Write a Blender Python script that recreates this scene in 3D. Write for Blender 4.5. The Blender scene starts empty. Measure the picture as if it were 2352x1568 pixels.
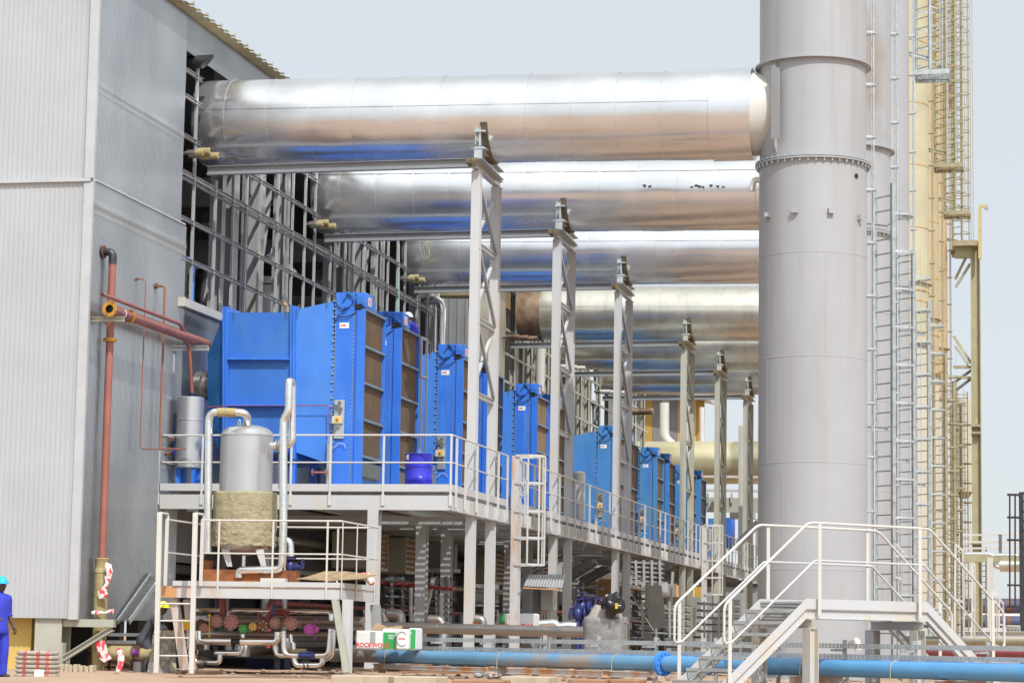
import bpy, math, random
from mathutils import Vector as V, Matrix
random.seed(7)
SC = bpy.context.scene
# ------------------------------------------------------------------ camera
F, CX, CY, H = 5690.0, 1176.0, 784.0, 0.85          # focal length in units of a 2352 wide frame
_y = V((1197.0, -700.0, -F)).normalized()
_z = V((759.0, 48184.0, -F)); _z = (_z - _y * _z.dot(_y)).normalized()
_x = _y.cross(_z)
RW = Matrix((_x, _y, _z))                            # camera axes -> world axes
CAMP = V((0, 0, H))
cd = bpy.data.cameras.new('camera'); cam = bpy.data.objects.new('camera', cd)
SC.collection.objects.link(cam)
cam.matrix_world = Matrix.Translation(CAMP) @ RW.to_4x4()
cd.sensor_width = 36.0; cd.lens = 36.0 * F / 2352.0
cd.clip_start = 0.5; cd.clip_end = 6000
SC.camera = cam
# ------------------------------------------------------------------ light
SUN = V((0.36, -0.55, 0.76)).normalized()
sd = bpy.data.lights.new('sun', 'SUN'); sd.energy = 4.9; sd.angle = math.radians(0.53); sd.color = (1.0, 0.98, 0.95)
so = bpy.data.objects.new('sun', sd); SC.collection.objects.link(so)
so.rotation_euler = SUN.to_track_quat('Z', 'Y').to_euler(); so.location = (0, 0, 60)
w = bpy.data.worlds.new('World'); SC.world = w; w.use_nodes = True
nt = w.node_tree; nt.nodes.clear()
sky = nt.nodes.new('ShaderNodeTexSky'); sky.sky_type = 'NISHITA'; sky.sun_disc = False
sky.sun_elevation = math.asin(SUN.z); sky.sun_rotation = math.atan2(SUN.x, SUN.y)
sky.air_density = 1.0; sky.dust_density = 1.2; sky.ozone_density = 2.0; sky.altitude = 200
bg = nt.nodes.new('ShaderNodeBackground'); bg.inputs['Strength'].default_value = 0.125
wo = nt.nodes.new('ShaderNodeOutputWorld')
# dusty air: a pale veil over the whole dome, brighter round the sun
tcn = nt.nodes.new('ShaderNodeTexCoord'); dt = nt.nodes.new('ShaderNodeVectorMath'); dt.operation = 'DOT_PRODUCT'; dt.inputs[1].default_value = SUN
nt.links.new(tcn.outputs['Generated'], dt.inputs[0])
mr = nt.nodes.new('ShaderNodeMapRange'); mr.inputs['From Min'].default_value = 0.3; mr.inputs['From Max'].default_value = 1.0; mr.inputs['To Min'].default_value = 1.0; mr.inputs['To Max'].default_value = 2.0; mr.interpolation_type = 'SMOOTHSTEP'
nt.links.new(dt.outputs['Value'], mr.inputs[0])
hz = nt.nodes.new('ShaderNodeVectorMath'); hz.operation = 'SCALE'; hz.inputs[0].default_value = (6.75, 7.1, 7.1); nt.links.new(mr.outputs[0], hz.inputs['Scale'])
ad = nt.nodes.new('ShaderNodeVectorMath'); ad.operation = 'ADD'; sk = nt.nodes.new('ShaderNodeVectorMath'); sk.operation = 'MULTIPLY'; sk.inputs[1].default_value = (.2, .2, .26); nt.links.new(sky.outputs[0], sk.inputs[0]); nt.links.new(sk.outputs[0], ad.inputs[0]); nt.links.new(hz.outputs[0], ad.inputs[1])
nt.links.new(ad.outputs[0], bg.inputs[0]); nt.links.new(bg.outputs[0], wo.inputs[0])
vs = SC.view_settings; vs.view_transform = 'Standard'; vs.look = 'None'; vs.gamma = 1.0; vs.exposure = -0.36
vs.use_curve_mapping = False
SC.cycles.use_denoising = True
SC.cycles.max_bounces = 8; SC.cycles.glossy_bounces = 4; SC.cycles.diffuse_bounces = 4
# ------------------------------------------------------------------ where a pixel of the photo lies in the place
def ray(x, y): return RW @ V((x - CX, -(y - CY), -F))
def P(x, y, Y): d = ray(x, y); return CAMP + d * (Y / d.y)
def PX(x, y, X): d = ray(x, y); return CAMP + d * (X / d.x)
def PZ(x, y, Z): d = ray(x, y); return CAMP + d * ((Z - H) / d.z)
def PP(x, y, p0, n):
    d = ray(x, y); return CAMP + d * ((p0 - CAMP).dot(n) / d.dot(n))
# ------------------------------------------------------------------ mesh builder
class MB:
    def __init__(s): s.v = []; s.f = []
    def add(s, vs, fs):
        k = len(s.v); s.v += [tuple(a) for a in vs]; s.f += [tuple(i + k for i in f) for f in fs]; return s
    def box(s, a, b):
        x0, y0, z0 = a; x1, y1, z1 = b
        if x0 > x1: x0, x1 = x1, x0
        if y0 > y1: y0, y1 = y1, y0
        if z0 > z1: z0, z1 = z1, z0
        return s.add([(x0,y0,z0),(x1,y0,z0),(x1,y1,z0),(x0,y1,z0),(x0,y0,z1),(x1,y0,z1),(x1,y1,z1),(x0,y1,z1)],
                     [(0,3,2,1),(4,5,6,7),(0,1,5,4),(1,2,6,5),(2,3,7,6),(3,0,4,7)])
    def obox(s, c, ux, uy, uz, sx, sy, sz):
        ps = []
        for k in ((-1,-1,-1),(1,-1,-1),(1,1,-1),(-1,1,-1),(-1,-1,1),(1,-1,1),(1,1,1),(-1,1,1)):
            ps.append(c + ux * (k[0] * sx / 2) + uy * (k[1] * sy / 2) + uz * (k[2] * sz / 2))
        return s.add(ps, [(0,3,2,1),(4,5,6,7),(0,1,5,4),(1,2,6,5),(2,3,7,6),(3,0,4,7)])
    @staticmethod
    def frame(d, up):
        d = d.normalized(); up = V(up)
        if abs(d.dot(up)) > 0.98: up = V((0, 1, 0)) if abs(d.y) < .9 else V((1, 0, 0))
        sx = d.cross(up).normalized(); return d, sx, sx.cross(d).normalized()
    def bar(s, p, q, w, h, up=(0, 0, 1)):
        p = V(p); q = V(q); d, sx, u = MB.frame(q - p, up)
        return s.obox((p + q) / 2, d, sx, u, (q - p).length, w, h)
    def ibeam(s, p, q, h, b, up=(0, 0, 1), tf=0.02, tw=0.014):
        """web stands along up, flanges b wide"""
        p = V(p); q = V(q); d, sx, u = MB.frame(q - p, up); L = (q - p).length; c = (p + q) / 2
        s.obox(c + u * (h - tf) / 2, d, sx, u, L, b, tf); s.obox(c - u * (h - tf) / 2, d, sx, u, L, b, tf)
        return s.obox(c, d, sx, u, L, tw, h - 2 * tf)
    def chan(s, p, q, h, b, up=(0, 0, 1), t=0.012, side=1):
        p = V(p); q = V(q); d, sx, u = MB.frame(q - p, up); L = (q - p).length; c = (p + q) / 2
        s.obox(c + u * (h - t) / 2 + sx * side * b / 2, d, sx, u, L, b, t)
        s.obox(c - u * (h - t) / 2 + sx * side * b / 2, d, sx, u, L, b, t)
        return s.obox(c + sx * side * t / 2, d, sx, u, L, t, h - 2 * t)
    def cyl(s, p, q, r, n=16, r2=None, cap=True):
        p = V(p); q = V(q); r2 = r if r2 is None else r2; d, a, b = MB.frame(q - p, (0, 0, 1))
        ps = [c + (a * math.cos(t) + b * math.sin(t)) * rr for c, rr in ((p, r), (q, r2)) for t in [2 * math.pi * i / n for i in range(n)]]
        fs = [(i, i + n, (i + 1) % n + n, (i + 1) % n) for i in range(n)]
        if cap: fs += [tuple(range(n)), tuple(range(2 * n - 1, n - 1, -1))]
        return s.add(ps, fs)
    def lathe(s, c, axis, prof, n=32, ends=False):
        """prof: (distance along axis, radius)"""
        c = V(c); d, a, b = MB.frame(V(axis), (0, 0, 1)); ps = []
        for t, r in prof:
            for i in range(n):
                g = 2 * math.pi * i / n; ps.append(c + d * t + (a * math.cos(g) + b * math.sin(g)) * r)
        fs = []
        for k in range(len(prof) - 1):
            for i in range(n):
                j = (i + 1) % n; fs.append((k*n+i, (k+1)*n+i, (k+1)*n+j, k*n+j))
        if ends: m = (len(prof) - 1) * n; fs += [tuple(range(n)), tuple(range(m + n - 1, m - 1, -1))]
        return s.add(ps, fs)
    def tube(s, pts, r, n=12, bend=None, seg=6, cap=True):
        pts = [V(p) for p in pts]; bend = r * 2.2 if bend is None else bend
        path = [pts[0]]
        for i in range(1, len(pts) - 1):
            a, b, c = pts[i-1], pts[i], pts[i+1]; u = (a - b); v = (c - b); lu, lv = u.length, v.length
            if lu < 1e-5 or lv < 1e-5: continue
            k = min(bend, lu * .49, lv * .49); p0 = b + u.normalized() * k; p2 = b + v.normalized() * k
            for j in range(seg + 1):
                t = j / seg; path.append(p0 * (1-t)**2 + b * 2*t*(1-t) + p2 * t*t)
        path.append(pts[-1])
        d, a, b = MB.frame(path[1] - path[0], (0, 0, 1)); ps = []
        for i, p in enumerate(path):
            if i == 0: t = path[1] - path[0]
            elif i == len(path) - 1: t = path[-1] - path[-2]
            else: t = (path[i+1] - path[i]).normalized() + (path[i] - path[i-1]).normalized()
            t = t.normalized(); a = (a - t * a.dot(t)).normalized(); b = t.cross(a)
            for k in range(n):
                g = 2 * math.pi * k / n; ps.append(p + (a * math.cos(g) + b * math.sin(g)) * r)
        fs = [(i*n+k, i*n+(k+1) % n, (i+1)*n+(k+1) % n, (i+1)*n+k) for i in range(len(path)-1) for k in range(n)]
        if cap: m = (len(path)-1) * n; fs += [tuple(range(n-1, -1, -1)), tuple(range(m, m+n))]
        return s.add(ps, fs)
    def ball(s, c, rx, ry, rz, n=16, m=10, t0=0.0, t1=math.pi, tilt=None):
        c = V(c); ps = []
        for i in range(m + 1):
            t = t0 + (t1 - t0) * i / m
            for k in range(n):
                g = 2 * math.pi * k / n; p = V((rx*math.sin(t)*math.cos(g), ry*math.sin(t)*math.sin(g), rz*math.cos(t)))
                if tilt: p = tilt @ p
                ps.append(c + p)
        return s.add(ps, [(i*n+k, (i+1)*n+k, (i+1)*n+(k+1) % n, i*n+(k+1) % n) for i in range(m) for k in range(n)])
    def limb(s, pts, rads, n=14, fl=1.0):
        pts = [V(p) for p in pts]; P2 = []; R2 = []
        for i in range(len(pts) - 1):
            for j in range(4):
                t = j / 4; P2.append(pts[i].lerp(pts[i+1], t)); R2.append(rads[i] * (1 - t) + rads[i+1] * t)
        P2.append(pts[-1]); R2.append(rads[-1])
        for _ in range(2): P2 = [P2[0]] + [(P2[i-1] + P2[i] * 2 + P2[i+1]) / 4 for i in range(1, len(P2) - 1)] + [P2[-1]]
        d, a, b = MB.frame(P2[1] - P2[0], (0, 1, 0)); ps = []
        for i, p in enumerate(P2):
            t = (P2[min(i+1, len(P2)-1)] - P2[max(i-1, 0)]).normalized(); a = (a - t * a.dot(t)).normalized(); b = t.cross(a)
            for k in range(n): g = 2 * math.pi * k / n; ps.append(p + (a * math.cos(g) + b * math.sin(g) * fl) * R2[i])
        L = len(P2); return s.add(ps, [(i*n+k, i*n+(k+1) % n, (i+1)*n+(k+1) % n, (i+1)*n+k) for i in range(L-1) for k in range(n)] + [tuple(range(n-1, -1, -1)), tuple(range((L-1)*n, L*n))])
    def prism(s, poly, a, b):
        """poly: points (V) of a face; extruded from +a to +b (vectors)"""
        a = V(a); b = V(b); n = len(poly); ps = [V(p) + a for p in poly] + [V(p) + b for p in poly]
        return s.add(ps, [tuple(range(n)), tuple(range(2*n-1, n-1, -1))] + [(i, i+n, (i+1) % n+n, (i+1) % n) for i in range(n)])
ORG = {}
def _link(o, parent):
    SC.collection.objects.link(o)
    if parent is not None: o.parent = parent; ORG[o.name] = ORG[parent.name]
def props(o, label=None, cat=None, group=None, kind=None):
    if label: o['label'] = label
    if cat: o['category'] = cat
    if group: o['group'] = group
    if kind: o['kind'] = kind
    return o
def thing(name, label, cat, loc, group=None):
    o = bpy.data.objects.new(name, None); SC.collection.objects.link(o); o.location = loc; o.empty_display_size = .2
    ORG[o.name] = V(loc); return props(o, label, cat, group)
def part(name, mb, m, parent, smooth=True, label=None, ang=35, bevel=0):
    o = _mesh(name, mb, m, ORG[parent.name], smooth, ang, bevel); _link(o, parent)
    if label: o['label'] = label
    return o
def _mesh(name, mb, m, org, smooth, ang, bevel):
    me = bpy.data.meshes.new(name); me.from_pydata([tuple(V(v) - org) for v in mb.v], [], mb.f); me.update()
    import bmesh
    bm = bmesh.new(); bm.from_mesh(me); bmesh.ops.recalc_face_normals(bm, faces=bm.faces)
    if bevel: bmesh.ops.bevel(bm, geom=list(bm.edges), offset=bevel, segments=1, affect='EDGES')
    bm.to_mesh(me); bm.free()
    if smooth:
        me.shade_smooth(); me.set_sharp_from_angle(angle=math.radians(ang))
    me.materials.append(m); return bpy.data.objects.new(name, me)
def solo(name, mb, m, label, cat, group=None, kind=None, smooth=True, ang=35, bevel=0):
    xs = [v[0] for v in mb.v]; ys = [v[1] for v in mb.v]; zs = [v[2] for v in mb.v]
    org = V(((min(xs)+max(xs))/2, (min(ys)+max(ys))/2, min(zs)))
    o = _mesh(name, mb, m, org, smooth, ang, bevel); o.location = org; SC.collection.objects.link(o); ORG[o.name] = org
    return props(o, label, cat, group, kind)
def struct(name, mb, m, smooth=True):
    o = _mesh(name, mb, m, V((0, 0, 0)), smooth, 35, 0); SC.collection.objects.link(o); ORG[o.name] = V((0, 0, 0)); o['kind'] = 'structure'; return o
def copy_tree(o, parent=None, off=None, label=None):
    c = o.copy(); SC.collection.objects.link(c)
    if parent is not None: c.parent = parent; ORG[c.name] = ORG[parent.name]
    else:
        c.location = o.location + V(off); ORG[c.name] = V(c.location)
        if label: c['label'] = label
    for ch in o.children: copy_tree(ch, c)
    return c
def text(s, size, m, parent, mat3, loc, name='lettering', ext=0.002, spacing=1.0):
    cu = bpy.data.curves.new(name, 'FONT'); cu.body = s; cu.size = size; cu.extrude = ext; cu.offset = size*.018; cu.space_character = spacing
    cu.materials.append(m); o = bpy.data.objects.new(name, cu); SC.collection.objects.link(o)
    bpy.context.view_layer.update(); me = bpy.data.meshes.new_from_object(o); bpy.data.objects.remove(o)
    me.transform(Matrix.Translation(V(loc) - ORG[parent.name]) @ mat3.to_4x4()); o = bpy.data.objects.new(name, me); SC.collection.objects.link(o)
    o.parent = parent; ORG[o.name] = ORG[parent.name]; return o
# ------------------------------------------------------------------ materials
def mat(name, col, rough=.5, metal=0.0, var=.12, scale=1.2, dirt=None, damt=.3, dscale=(1.5, 1.5, .35), bump=0.0, bscale=30, spec=.5, rvar=0.0, dthr=(.5, .72)):
    m = bpy.data.materials.new(name); m.use_nodes = True; t = m.node_tree; N = t.nodes.new; L = t.links.new
    b = t.nodes['Principled BSDF']; b.inputs['Roughness'].default_value = rough; b.inputs['Metallic'].default_value = metal
    b.inputs['Specular IOR Level'].default_value = spec
    g = N('ShaderNodeNewGeometry'); n1 = N('ShaderNodeTexNoise'); n1.inputs['Scale'].default_value = scale; n1.inputs['Detail'].default_value = 6
    L(g.outputs['Position'], n1.inputs['Vector'])
    r = N('ShaderNodeMapRange'); r.inputs['From Min'].default_value = .3; r.inputs['From Max'].default_value = .7
    r.inputs['To Min'].default_value = 1 - var; r.inputs['To Max'].default_value = 1 + var; L(n1.outputs[0], r.inputs[0])
    mx = N('ShaderNodeVectorMath'); mx.operation = 'SCALE'; mx.inputs[0].default_value = col; L(r.outputs[0], mx.inputs['Scale']); out = mx.outputs[0]
    if dirt:
        mp = N('ShaderNodeMapping'); mp.inputs['Scale'].default_value = dscale; L(g.outputs['Position'], mp.inputs[0])
        n2 = N('ShaderNodeTexNoise'); n2.inputs['Scale'].default_value = 1.0; n2.inputs['Detail'].default_value = 8; n2.inputs['Roughness'].default_value = .62; L(mp.outputs[0], n2.inputs['Vector'])
        r2 = N('ShaderNodeMapRange'); r2.inputs['From Min'].default_value = dthr[0]; r2.inputs['From Max'].default_value = dthr[1]; r2.inputs['To Max'].default_value = damt; L(n2.outputs[0], r2.inputs[0])
        mi = N('ShaderNodeMix'); mi.data_type = 'RGBA'; L(r2.outputs[0], mi.inputs['Factor']); L(out, mi.inputs['A']); mi.inputs['B'].default_value = (*dirt, 1); out = mi.outputs['Result']
    L(out, b.inputs['Base Color'])
    if rvar:
        r3 = N('ShaderNodeMapRange'); r3.inputs['From Min'].default_value = .3; r3.inputs['From Max'].default_value = .7; r3.inputs['To Min'].default_value = max(.02, rough - rvar); r3.inputs['To Max'].default_value = rough + rvar
        L(n1.outputs[0], r3.inputs[0]); L(r3.outputs[0], b.inputs['Roughness'])
    if bump:
        n3 = N('ShaderNodeTexNoise'); n3.inputs['Scale'].default_value = bscale; n3.inputs['Detail'].default_value = 5; L(g.outputs['Position'], n3.inputs['Vector'])
        bp = N('ShaderNodeBump'); bp.inputs['Strength'].default_value = bump; bp.inputs['Distance'].default_value = .03; L(n3.outputs[0], bp.inputs['Height']); L(bp.outputs[0], b.inputs['Normal'])
    return m
M = dict(
 clad_front=mat('painted_cladding', (.44,.455,.47), .5, .15, .05, .8, (.40,.25,.10), .35, (3,3,.8), dthr=(.66,.8)),
 clad_side=mat('bare_aluminium_cladding', (.365,.38,.395), .28, .85, .12, .5, (.42,.30,.16), .4, (7,7,.35), dthr=(.6,.8), rvar=.05),
 trim=mat('white_flashing', (.47,.485,.50), .45, .1, .06, 2),
 duct=mat('polished_duct_jacket', (.73,.735,.745), .25, .84, .08, .55, (.60,.60,.60), .5, (.9,3,3), bump=.09, bscale=1.1, rvar=.09),
 duct_old=mat('weathered_duct_jacket', (.66,.63,.54), .27, .85, .10, .7, (.48,.43,.33), .4, (4,1.5,.8), bump=.07, bscale=1.4, rvar=.06),
 duct_rust=mat('burnt_duct_jacket', (.35,.25,.17), .5, .6, .3, 1.5, (.12,.07,.05), .9, (1.2,1,.8), dthr=(.4,.6)),
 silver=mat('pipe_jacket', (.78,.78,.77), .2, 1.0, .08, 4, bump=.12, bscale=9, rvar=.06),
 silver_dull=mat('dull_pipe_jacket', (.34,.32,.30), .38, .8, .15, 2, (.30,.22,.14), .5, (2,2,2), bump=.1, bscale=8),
 tank=mat('aluminium_paint', (.52,.53,.54), .34, .7, .05, 1.5, (.36,.36,.36), .3, (2,2,.3)),
 stack=mat('stack_grey_paint', (.362,.370,.382), .5, 0, .05, .5, (.30,.275,.26), .5, (2.6,2.6,.16), rvar=.08),
 stack_old=mat('stack_yellowed_paint', (.46,.425,.285), .5, 0, .10, .8, (.55,.30,.10), .45, (2.5,2.5,.25), dthr=(.52,.8)),
 stack_older=mat('stack_ochre_paint', (.44,.36,.215), .5, 0, .12, .8, (.5,.22,.08), .6, (3,3,.3), dthr=(.5,.75)),
 stack_beige=mat('stack_beige_paint', (.50,.46,.38), .5, 0, .06, .8, (.40,.33,.24), .4, (2.5,2.5,.25)),
 white=mat('white_steel_paint', (.50,.505,.51), .42, 0, .04, 1.0, (.55,.45,.27), .55, (1.6,1.6,.7), dthr=(.52,.68)),
 whiter=mat('rusted_white_paint', (.52,.51,.50), .45, 0, .05, 2, (.55,.24,.05), .85, (3,3,.8), dthr=(.44,.62)),
 cream=mat('cream_rail_paint', (.57,.55,.505), .4, 0, .05, 2),
 steel=mat('grey_steel_paint', (.36,.37,.37), .45, .1, .06, 1.5, (.30,.26,.2), .4, (2,2,.6)),
 steel_beige=mat('beige_grey_steel_paint', (.40,.40,.34), .45, 0, .08, 1.5, (.34,.28,.16), .4, (2,2,.6)),
 dark_steel=mat('dark_steel_paint', (.15,.155,.16), .5, .2, .12, 2, (.2,.15,.1), .4, (2,2,.6)),
 galv=mat('galvanised_steel', (.52,.56,.57), .38, .65, .12, 6, rvar=.08),
 galv_old=mat('yellowed_galvanised_steel', (.36,.33,.215), .5, .3, .15, 4, (.35,.18,.06), .5, (4,4,1)),
 olive=mat('olive_steel_paint', (.38,.355,.22), .5, .1, .12, 2, (.7,.66,.5), .7, (5,5,2.5), dthr=(.62,.7)),
 blue=mat('blue_machine_paint', (.036,.165,.64), .42, 0, .10, 1.1, (.10,.27,.62), .55, (4,4,.7), spec=.4, dthr=(.5,.76), bump=.06, bscale=2.5),
 blue_plenum=mat('duller_blue_paint', (.030,.145,.50), .5, 0, .09, 1.2, (.06,.20,.50), .6, (2,2,.7), dthr=(.45,.7)),
 blue_trans=mat('lighter_blue_paint', (.052,.205,.66), .45, 0, .08, 1.0, (.09,.27,.62), .5, (1.5,1.5,.8), dthr=(.45,.7)),
 blue_old=mat('faded_blue_paint', (.048,.185,.50), .5, 0, .12, 1.5, (.06,.24,.42), .7, (2,2,.6), dthr=(.42,.62)),
 blue_teal=mat('stained_blue_paint', (.02,.12,.36), .38, 0, .15, 2, (.05,.22,.36), .6, (2,2,1)),
 blue_grey=mat('blue_grey_bars', (.16,.24,.34), .45, .2, .1, 3),
 screen=mat('brown_filter_cloth', (.13,.085,.052), .9, 0, .14, 2.0, (.07,.045,.03), .6, (3,6,.3), bump=.2, bscale=25),
 screen_tan=mat('tan_filter_cloth', (.26,.175,.095), .9, 0, .14, 2.0, (.13,.085,.05), .6, (3,6,.3), bump=.2, bscale=25),
 red=mat('red_oxide_pipe', (.30,.115,.085), .45, 0, .12, 2, (.24,.07,.05), .6, (3,3,.8)),
 red_dark=mat('dark_red_pipe', (.26,.05,.05), .4, 0, .1, 2),
 rust=mat('rusty_steel', (.16,.075,.04), .75, .1, .4, 5, (.35,.14,.04), .6, (4,4,4), bump=.2),
 gold=mat('zinc_yellow_flange', (.55,.28,.03), .35, .4, .12, 8),
 wool=mat('rockwool', (.34,.30,.19), .95, 0, .22, 9, (.22,.19,.11), .6, (9,9,9), bump=.9, bscale=22),
 wool_y=mat('yellow_insulation', (.36,.30,.15), .9, 0, .15, 4, (.26,.2,.08), .5, (5,5,5), bump=.5, bscale=12),
 black=mat('black_rubber', (.02,.02,.022), .5, 0, .1, 5),
 black_metal=mat('black_painted_pipe', (.05,.053,.06), .4, .4, .2, 4),
 navy=mat('blue_drum_paint', (.035,.035,.50), .25, 0, .06, 3, (.04,.03,.06), .8, (4,4,3), dthr=(.62,.7)),
 bluepipe=mat('dusty_blue_pipe_paint', (.11,.27,.43), .42, 0, .08, 1.5, (.30,.25,.21), .92, (.5,.5,.5), dthr=(.46,.56)),
 bluepipe_r=mat('clean_blue_pipe_paint', (.09,.29,.54), .42, 0, .06, 1.5, (.2,.27,.35), .4, (.7,.7,.7), dthr=(.5,.7)),
 bluepipe2=mat('bright_blue_pipe_paint', (.06,.26,.75), .4, 0, .06, 1.5),
 yellow=mat('yellow_plaster', (.62,.44,.13), .85, 0, .06, 2, (.5,.36,.14), .5, (1,1,1)),
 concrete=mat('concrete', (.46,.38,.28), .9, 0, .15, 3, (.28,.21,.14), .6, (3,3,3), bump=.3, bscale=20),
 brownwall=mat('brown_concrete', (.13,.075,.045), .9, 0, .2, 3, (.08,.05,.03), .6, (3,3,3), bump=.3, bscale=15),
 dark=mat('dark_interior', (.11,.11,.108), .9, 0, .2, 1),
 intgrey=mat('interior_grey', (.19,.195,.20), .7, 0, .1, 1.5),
 plastic=mat('clear_plastic_sheet', (.24,.235,.23), .25, .2, .2, 4, (.40,.37,.34), .6, (6,6,3), bump=.6, bscale=9),
 white_label=mat('white_label', (.75,.75,.74), .5, 0, .02, 3),
 red_label=mat('red_label', (.65,.03,.03), .5, 0, .02, 3),
 green_label=mat('green_label', (.03,.32,.09), .5, 0, .02, 3),
 grey_label=mat('grey_label', (.35,.36,.38), .5, 0, .02, 3),
 yellow_p=mat('yellow_paint', (.72,.42,.01), .4, 0, .08, 6),
 rose=mat('rose_blind_flange', (.38,.185,.155), .4, .1, .1, 8, (.26,.13,.10), .5, (9,9,9)),
 green_p=mat('green_paint', (.05,.34,.07), .4, 0, .08, 6),
 magenta=mat('magenta_paint', (.55,.07,.42), .4, 0, .08, 6),
 purple=mat('purple_paint', (.22,.04,.25), .4, 0, .08, 6),
 valve_blue=mat('valve_blue', (.025,.032,.14), .35, 0, .1, 8),
 overall=mat('blue_overall', (.035,.05,.50), .85, 0, .10, 7, (.02,.03,.33), .6, (6,6,2.5), bump=.5, bscale=14),
 skin=mat('dark_skin', (.075,.042,.03), .5, 0, .1, 8),
 helmet=mat('blue_helmet', (.02,.45,.80), .3, 0, .02, 3),
 helmet_w=mat('white_helmet', (.75,.75,.72), .3, 0, .02, 3),
 helmet_y=mat('yellow_helmet', (.80,.75,.03), .3, 0, .02, 3),
 cardboard=mat('cardboard', (.36,.25,.14), .9, 0, .08, 4),
 plywood=mat('weathered_board', (.16,.14,.13), .8, 0, .3, 6, (.40,.31,.18), .8, (8,8,3), dthr=(.48,.58)),
 salmon=mat('salmon_wall', (.52,.35,.22), .8, 0, .05, 1),
 ochre=mat('ochre_panel', (.40,.25,.05), .7, 0, .1, 1),
 orange=mat('orange_panel', (.50,.28,.13), .7, 0, .1, 1),
 tyre=mat('wood_plank', (.30,.17,.10), .9, 0, .2, 3),
 wire=mat('pale_wire', (.38,.35,.24), .6, 0, .1, 3),
 ibc=mat('cream_plastic', (.55,.50,.33), .5, 0, .05, 3),
 hvblue=mat('far_navy_paint', (.05,.06,.13), .5, 0, .2, .6, (.25,.1,.06), .4, (.4,.4,.6)),
)
# tape: red and white blotches
def tape():
    m = mat('red_white_tape', (.75,.70,.68), .35, 0, .05, 3, (.70,.03,.05), .95, (9,9,6), dthr=(.50,.53)); return m
M['tape'] = tape()
# sand
def sandm():
    m = mat('sandy_ground', (.42,.29,.20), .95, 0, .12, .35, (.36,.21,.13), .6, (.6,.6,.6), bump=.5, bscale=4, dthr=(.45,.65)); return m
M['sand'] = sandm()
def stained():
    m = mat('smoke_stained_stack_paint', (.362,.370,.382), .5, 0, .05, .5, (.30,.275,.26), .5, (2.6,2.6,.16)); t = m.node_tree; N = t.nodes.new; L = t.links.new
    b = t.nodes['Principled BSDF']; src = b.inputs['Base Color'].links[0].from_socket
    g = N('ShaderNodeNewGeometry'); sx = N('ShaderNodeVectorMath'); sx.operation = 'SUBTRACT'; sx.inputs[1].default_value = (-4.35, 68.9, 16.6); L(g.outputs['Position'], sx.inputs[0])
    sc = N('ShaderNodeVectorMath'); sc.operation = 'MULTIPLY'; sc.inputs[1].default_value = (1.6, .7, .32); L(sx.outputs[0], sc.inputs[0]); ln = N('ShaderNodeVectorMath'); ln.operation = 'LENGTH'; L(sc.outputs[0], ln.inputs[0])
    n = N('ShaderNodeTexNoise'); n.inputs['Scale'].default_value = 1.3; n.inputs['Detail'].default_value = 6; L(g.outputs['Position'], n.inputs['Vector'])
    ad = N('ShaderNodeMath'); ad.operation = 'ADD'; L(ln.outputs['Value'], ad.inputs[0]); L(n.outputs[0], ad.inputs[1])
    r = N('ShaderNodeMapRange'); r.inputs['From Min'].default_value = .7; r.inputs['From Max'].default_value = 1.35; r.inputs['To Min'].default_value = .75; r.inputs['To Max'].default_value = 0; L(ad.outputs[0], r.inputs[0])
    mi = N('ShaderNodeMix'); mi.data_type = 'RGBA'; L(r.outputs[0], mi.inputs['Factor']); L(src, mi.inputs['A']); mi.inputs['B'].default_value = (.25, .205, .16, 1); L(mi.outputs['Result'], b.inputs['Base Color']); return m
M['stack_stained'] = stained()
def Xv(x): return V((x, 0, 0))
XW = -20.284
U = [0, 10.6, 21.4, 37.2, 47.9, 58.7]
ORD = ['nearest', 'second nearest', 'third nearest', 'fourth', 'fifth', 'farthest']
GZ = -0.02
# ------------------------------------------------------------------ ground
def ground():
    m = MB(); nx, ny = 60, 60; ps = []
    xs = [-700, -300, -120, -60] + [-40 + i * 1.2 for i in range(46)] + [30, 60, 140, 400, 900]
    ys = [-60, 0, 20, 30] + [36 + i * 1.1 for i in range(30)] + [75, 90, 120, 160, 260, 500, 1200, 3500]
    rnd = random.Random(3)
    for y in ys:
        for x in xs:
            z = 0.0
            if -38 < x < 12 and 37 < y < 66: z = rnd.uniform(-.03, .05)
            if -20 < x < 3 and 38 < y < 43.5: z += .02
            ps.append((x, y, z + GZ))
    n = len(xs); fs = [(j*n+i, j*n+i+1, (j+1)*n+i+1, (j+1)*n+i) for j in range(len(ys)-1) for i in range(n-1)]
    m.add(ps, fs); struct('ground', m, M['sand'])
ground()
# ------------------------------------------------------------------ corrugated sheet: plan runs from a to b, profile normal n
def corrug(m, a, b, n, z0, z1, pitch, amp, kind='sin', bulges=(), zstep=None, zl=None):
    a = V(a); b = V(b); d = (b - a).normalized(); L = (b - a).length; k = max(1, int(L / pitch)); pr = []
    for i in range(k):
        if kind == 'sin':
            for j in range(6): pr.append(((i + j / 6) * L / k, amp * math.sin(2 * math.pi * j / 6)))
        else:                                          # trapezoid ribs
            for t, h in ((0, 0), (.56, 0), (.66, 1), (.90, 1)): pr.append(((i + t) * L / k, amp * h))
    pr.append((L, 0))
    zs = [z0, z1] if zstep is None else [z0 + (z1 - z0) * i / max(1, int((z1 - z0) / zstep)) for i in range(max(1, int((z1 - z0) / zstep)) + 1)]
    if zl: zs = zl
    ps = []
    for z in zs:
        bo = sum(A * math.exp(-((z - c) / s) ** 2) for c, s, A in bulges)
        for t, h in pr: ps.append(a + d * t + V(n) * (h + bo) + V((0, 0, z)))
    c = len(pr); m.add(ps, [(j*c+i, j*c+i+1, (j+1)*c+i+1, (j+1)*c+i) for j in range(len(zs)-1) for i in range(c-1)])
    return m
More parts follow.
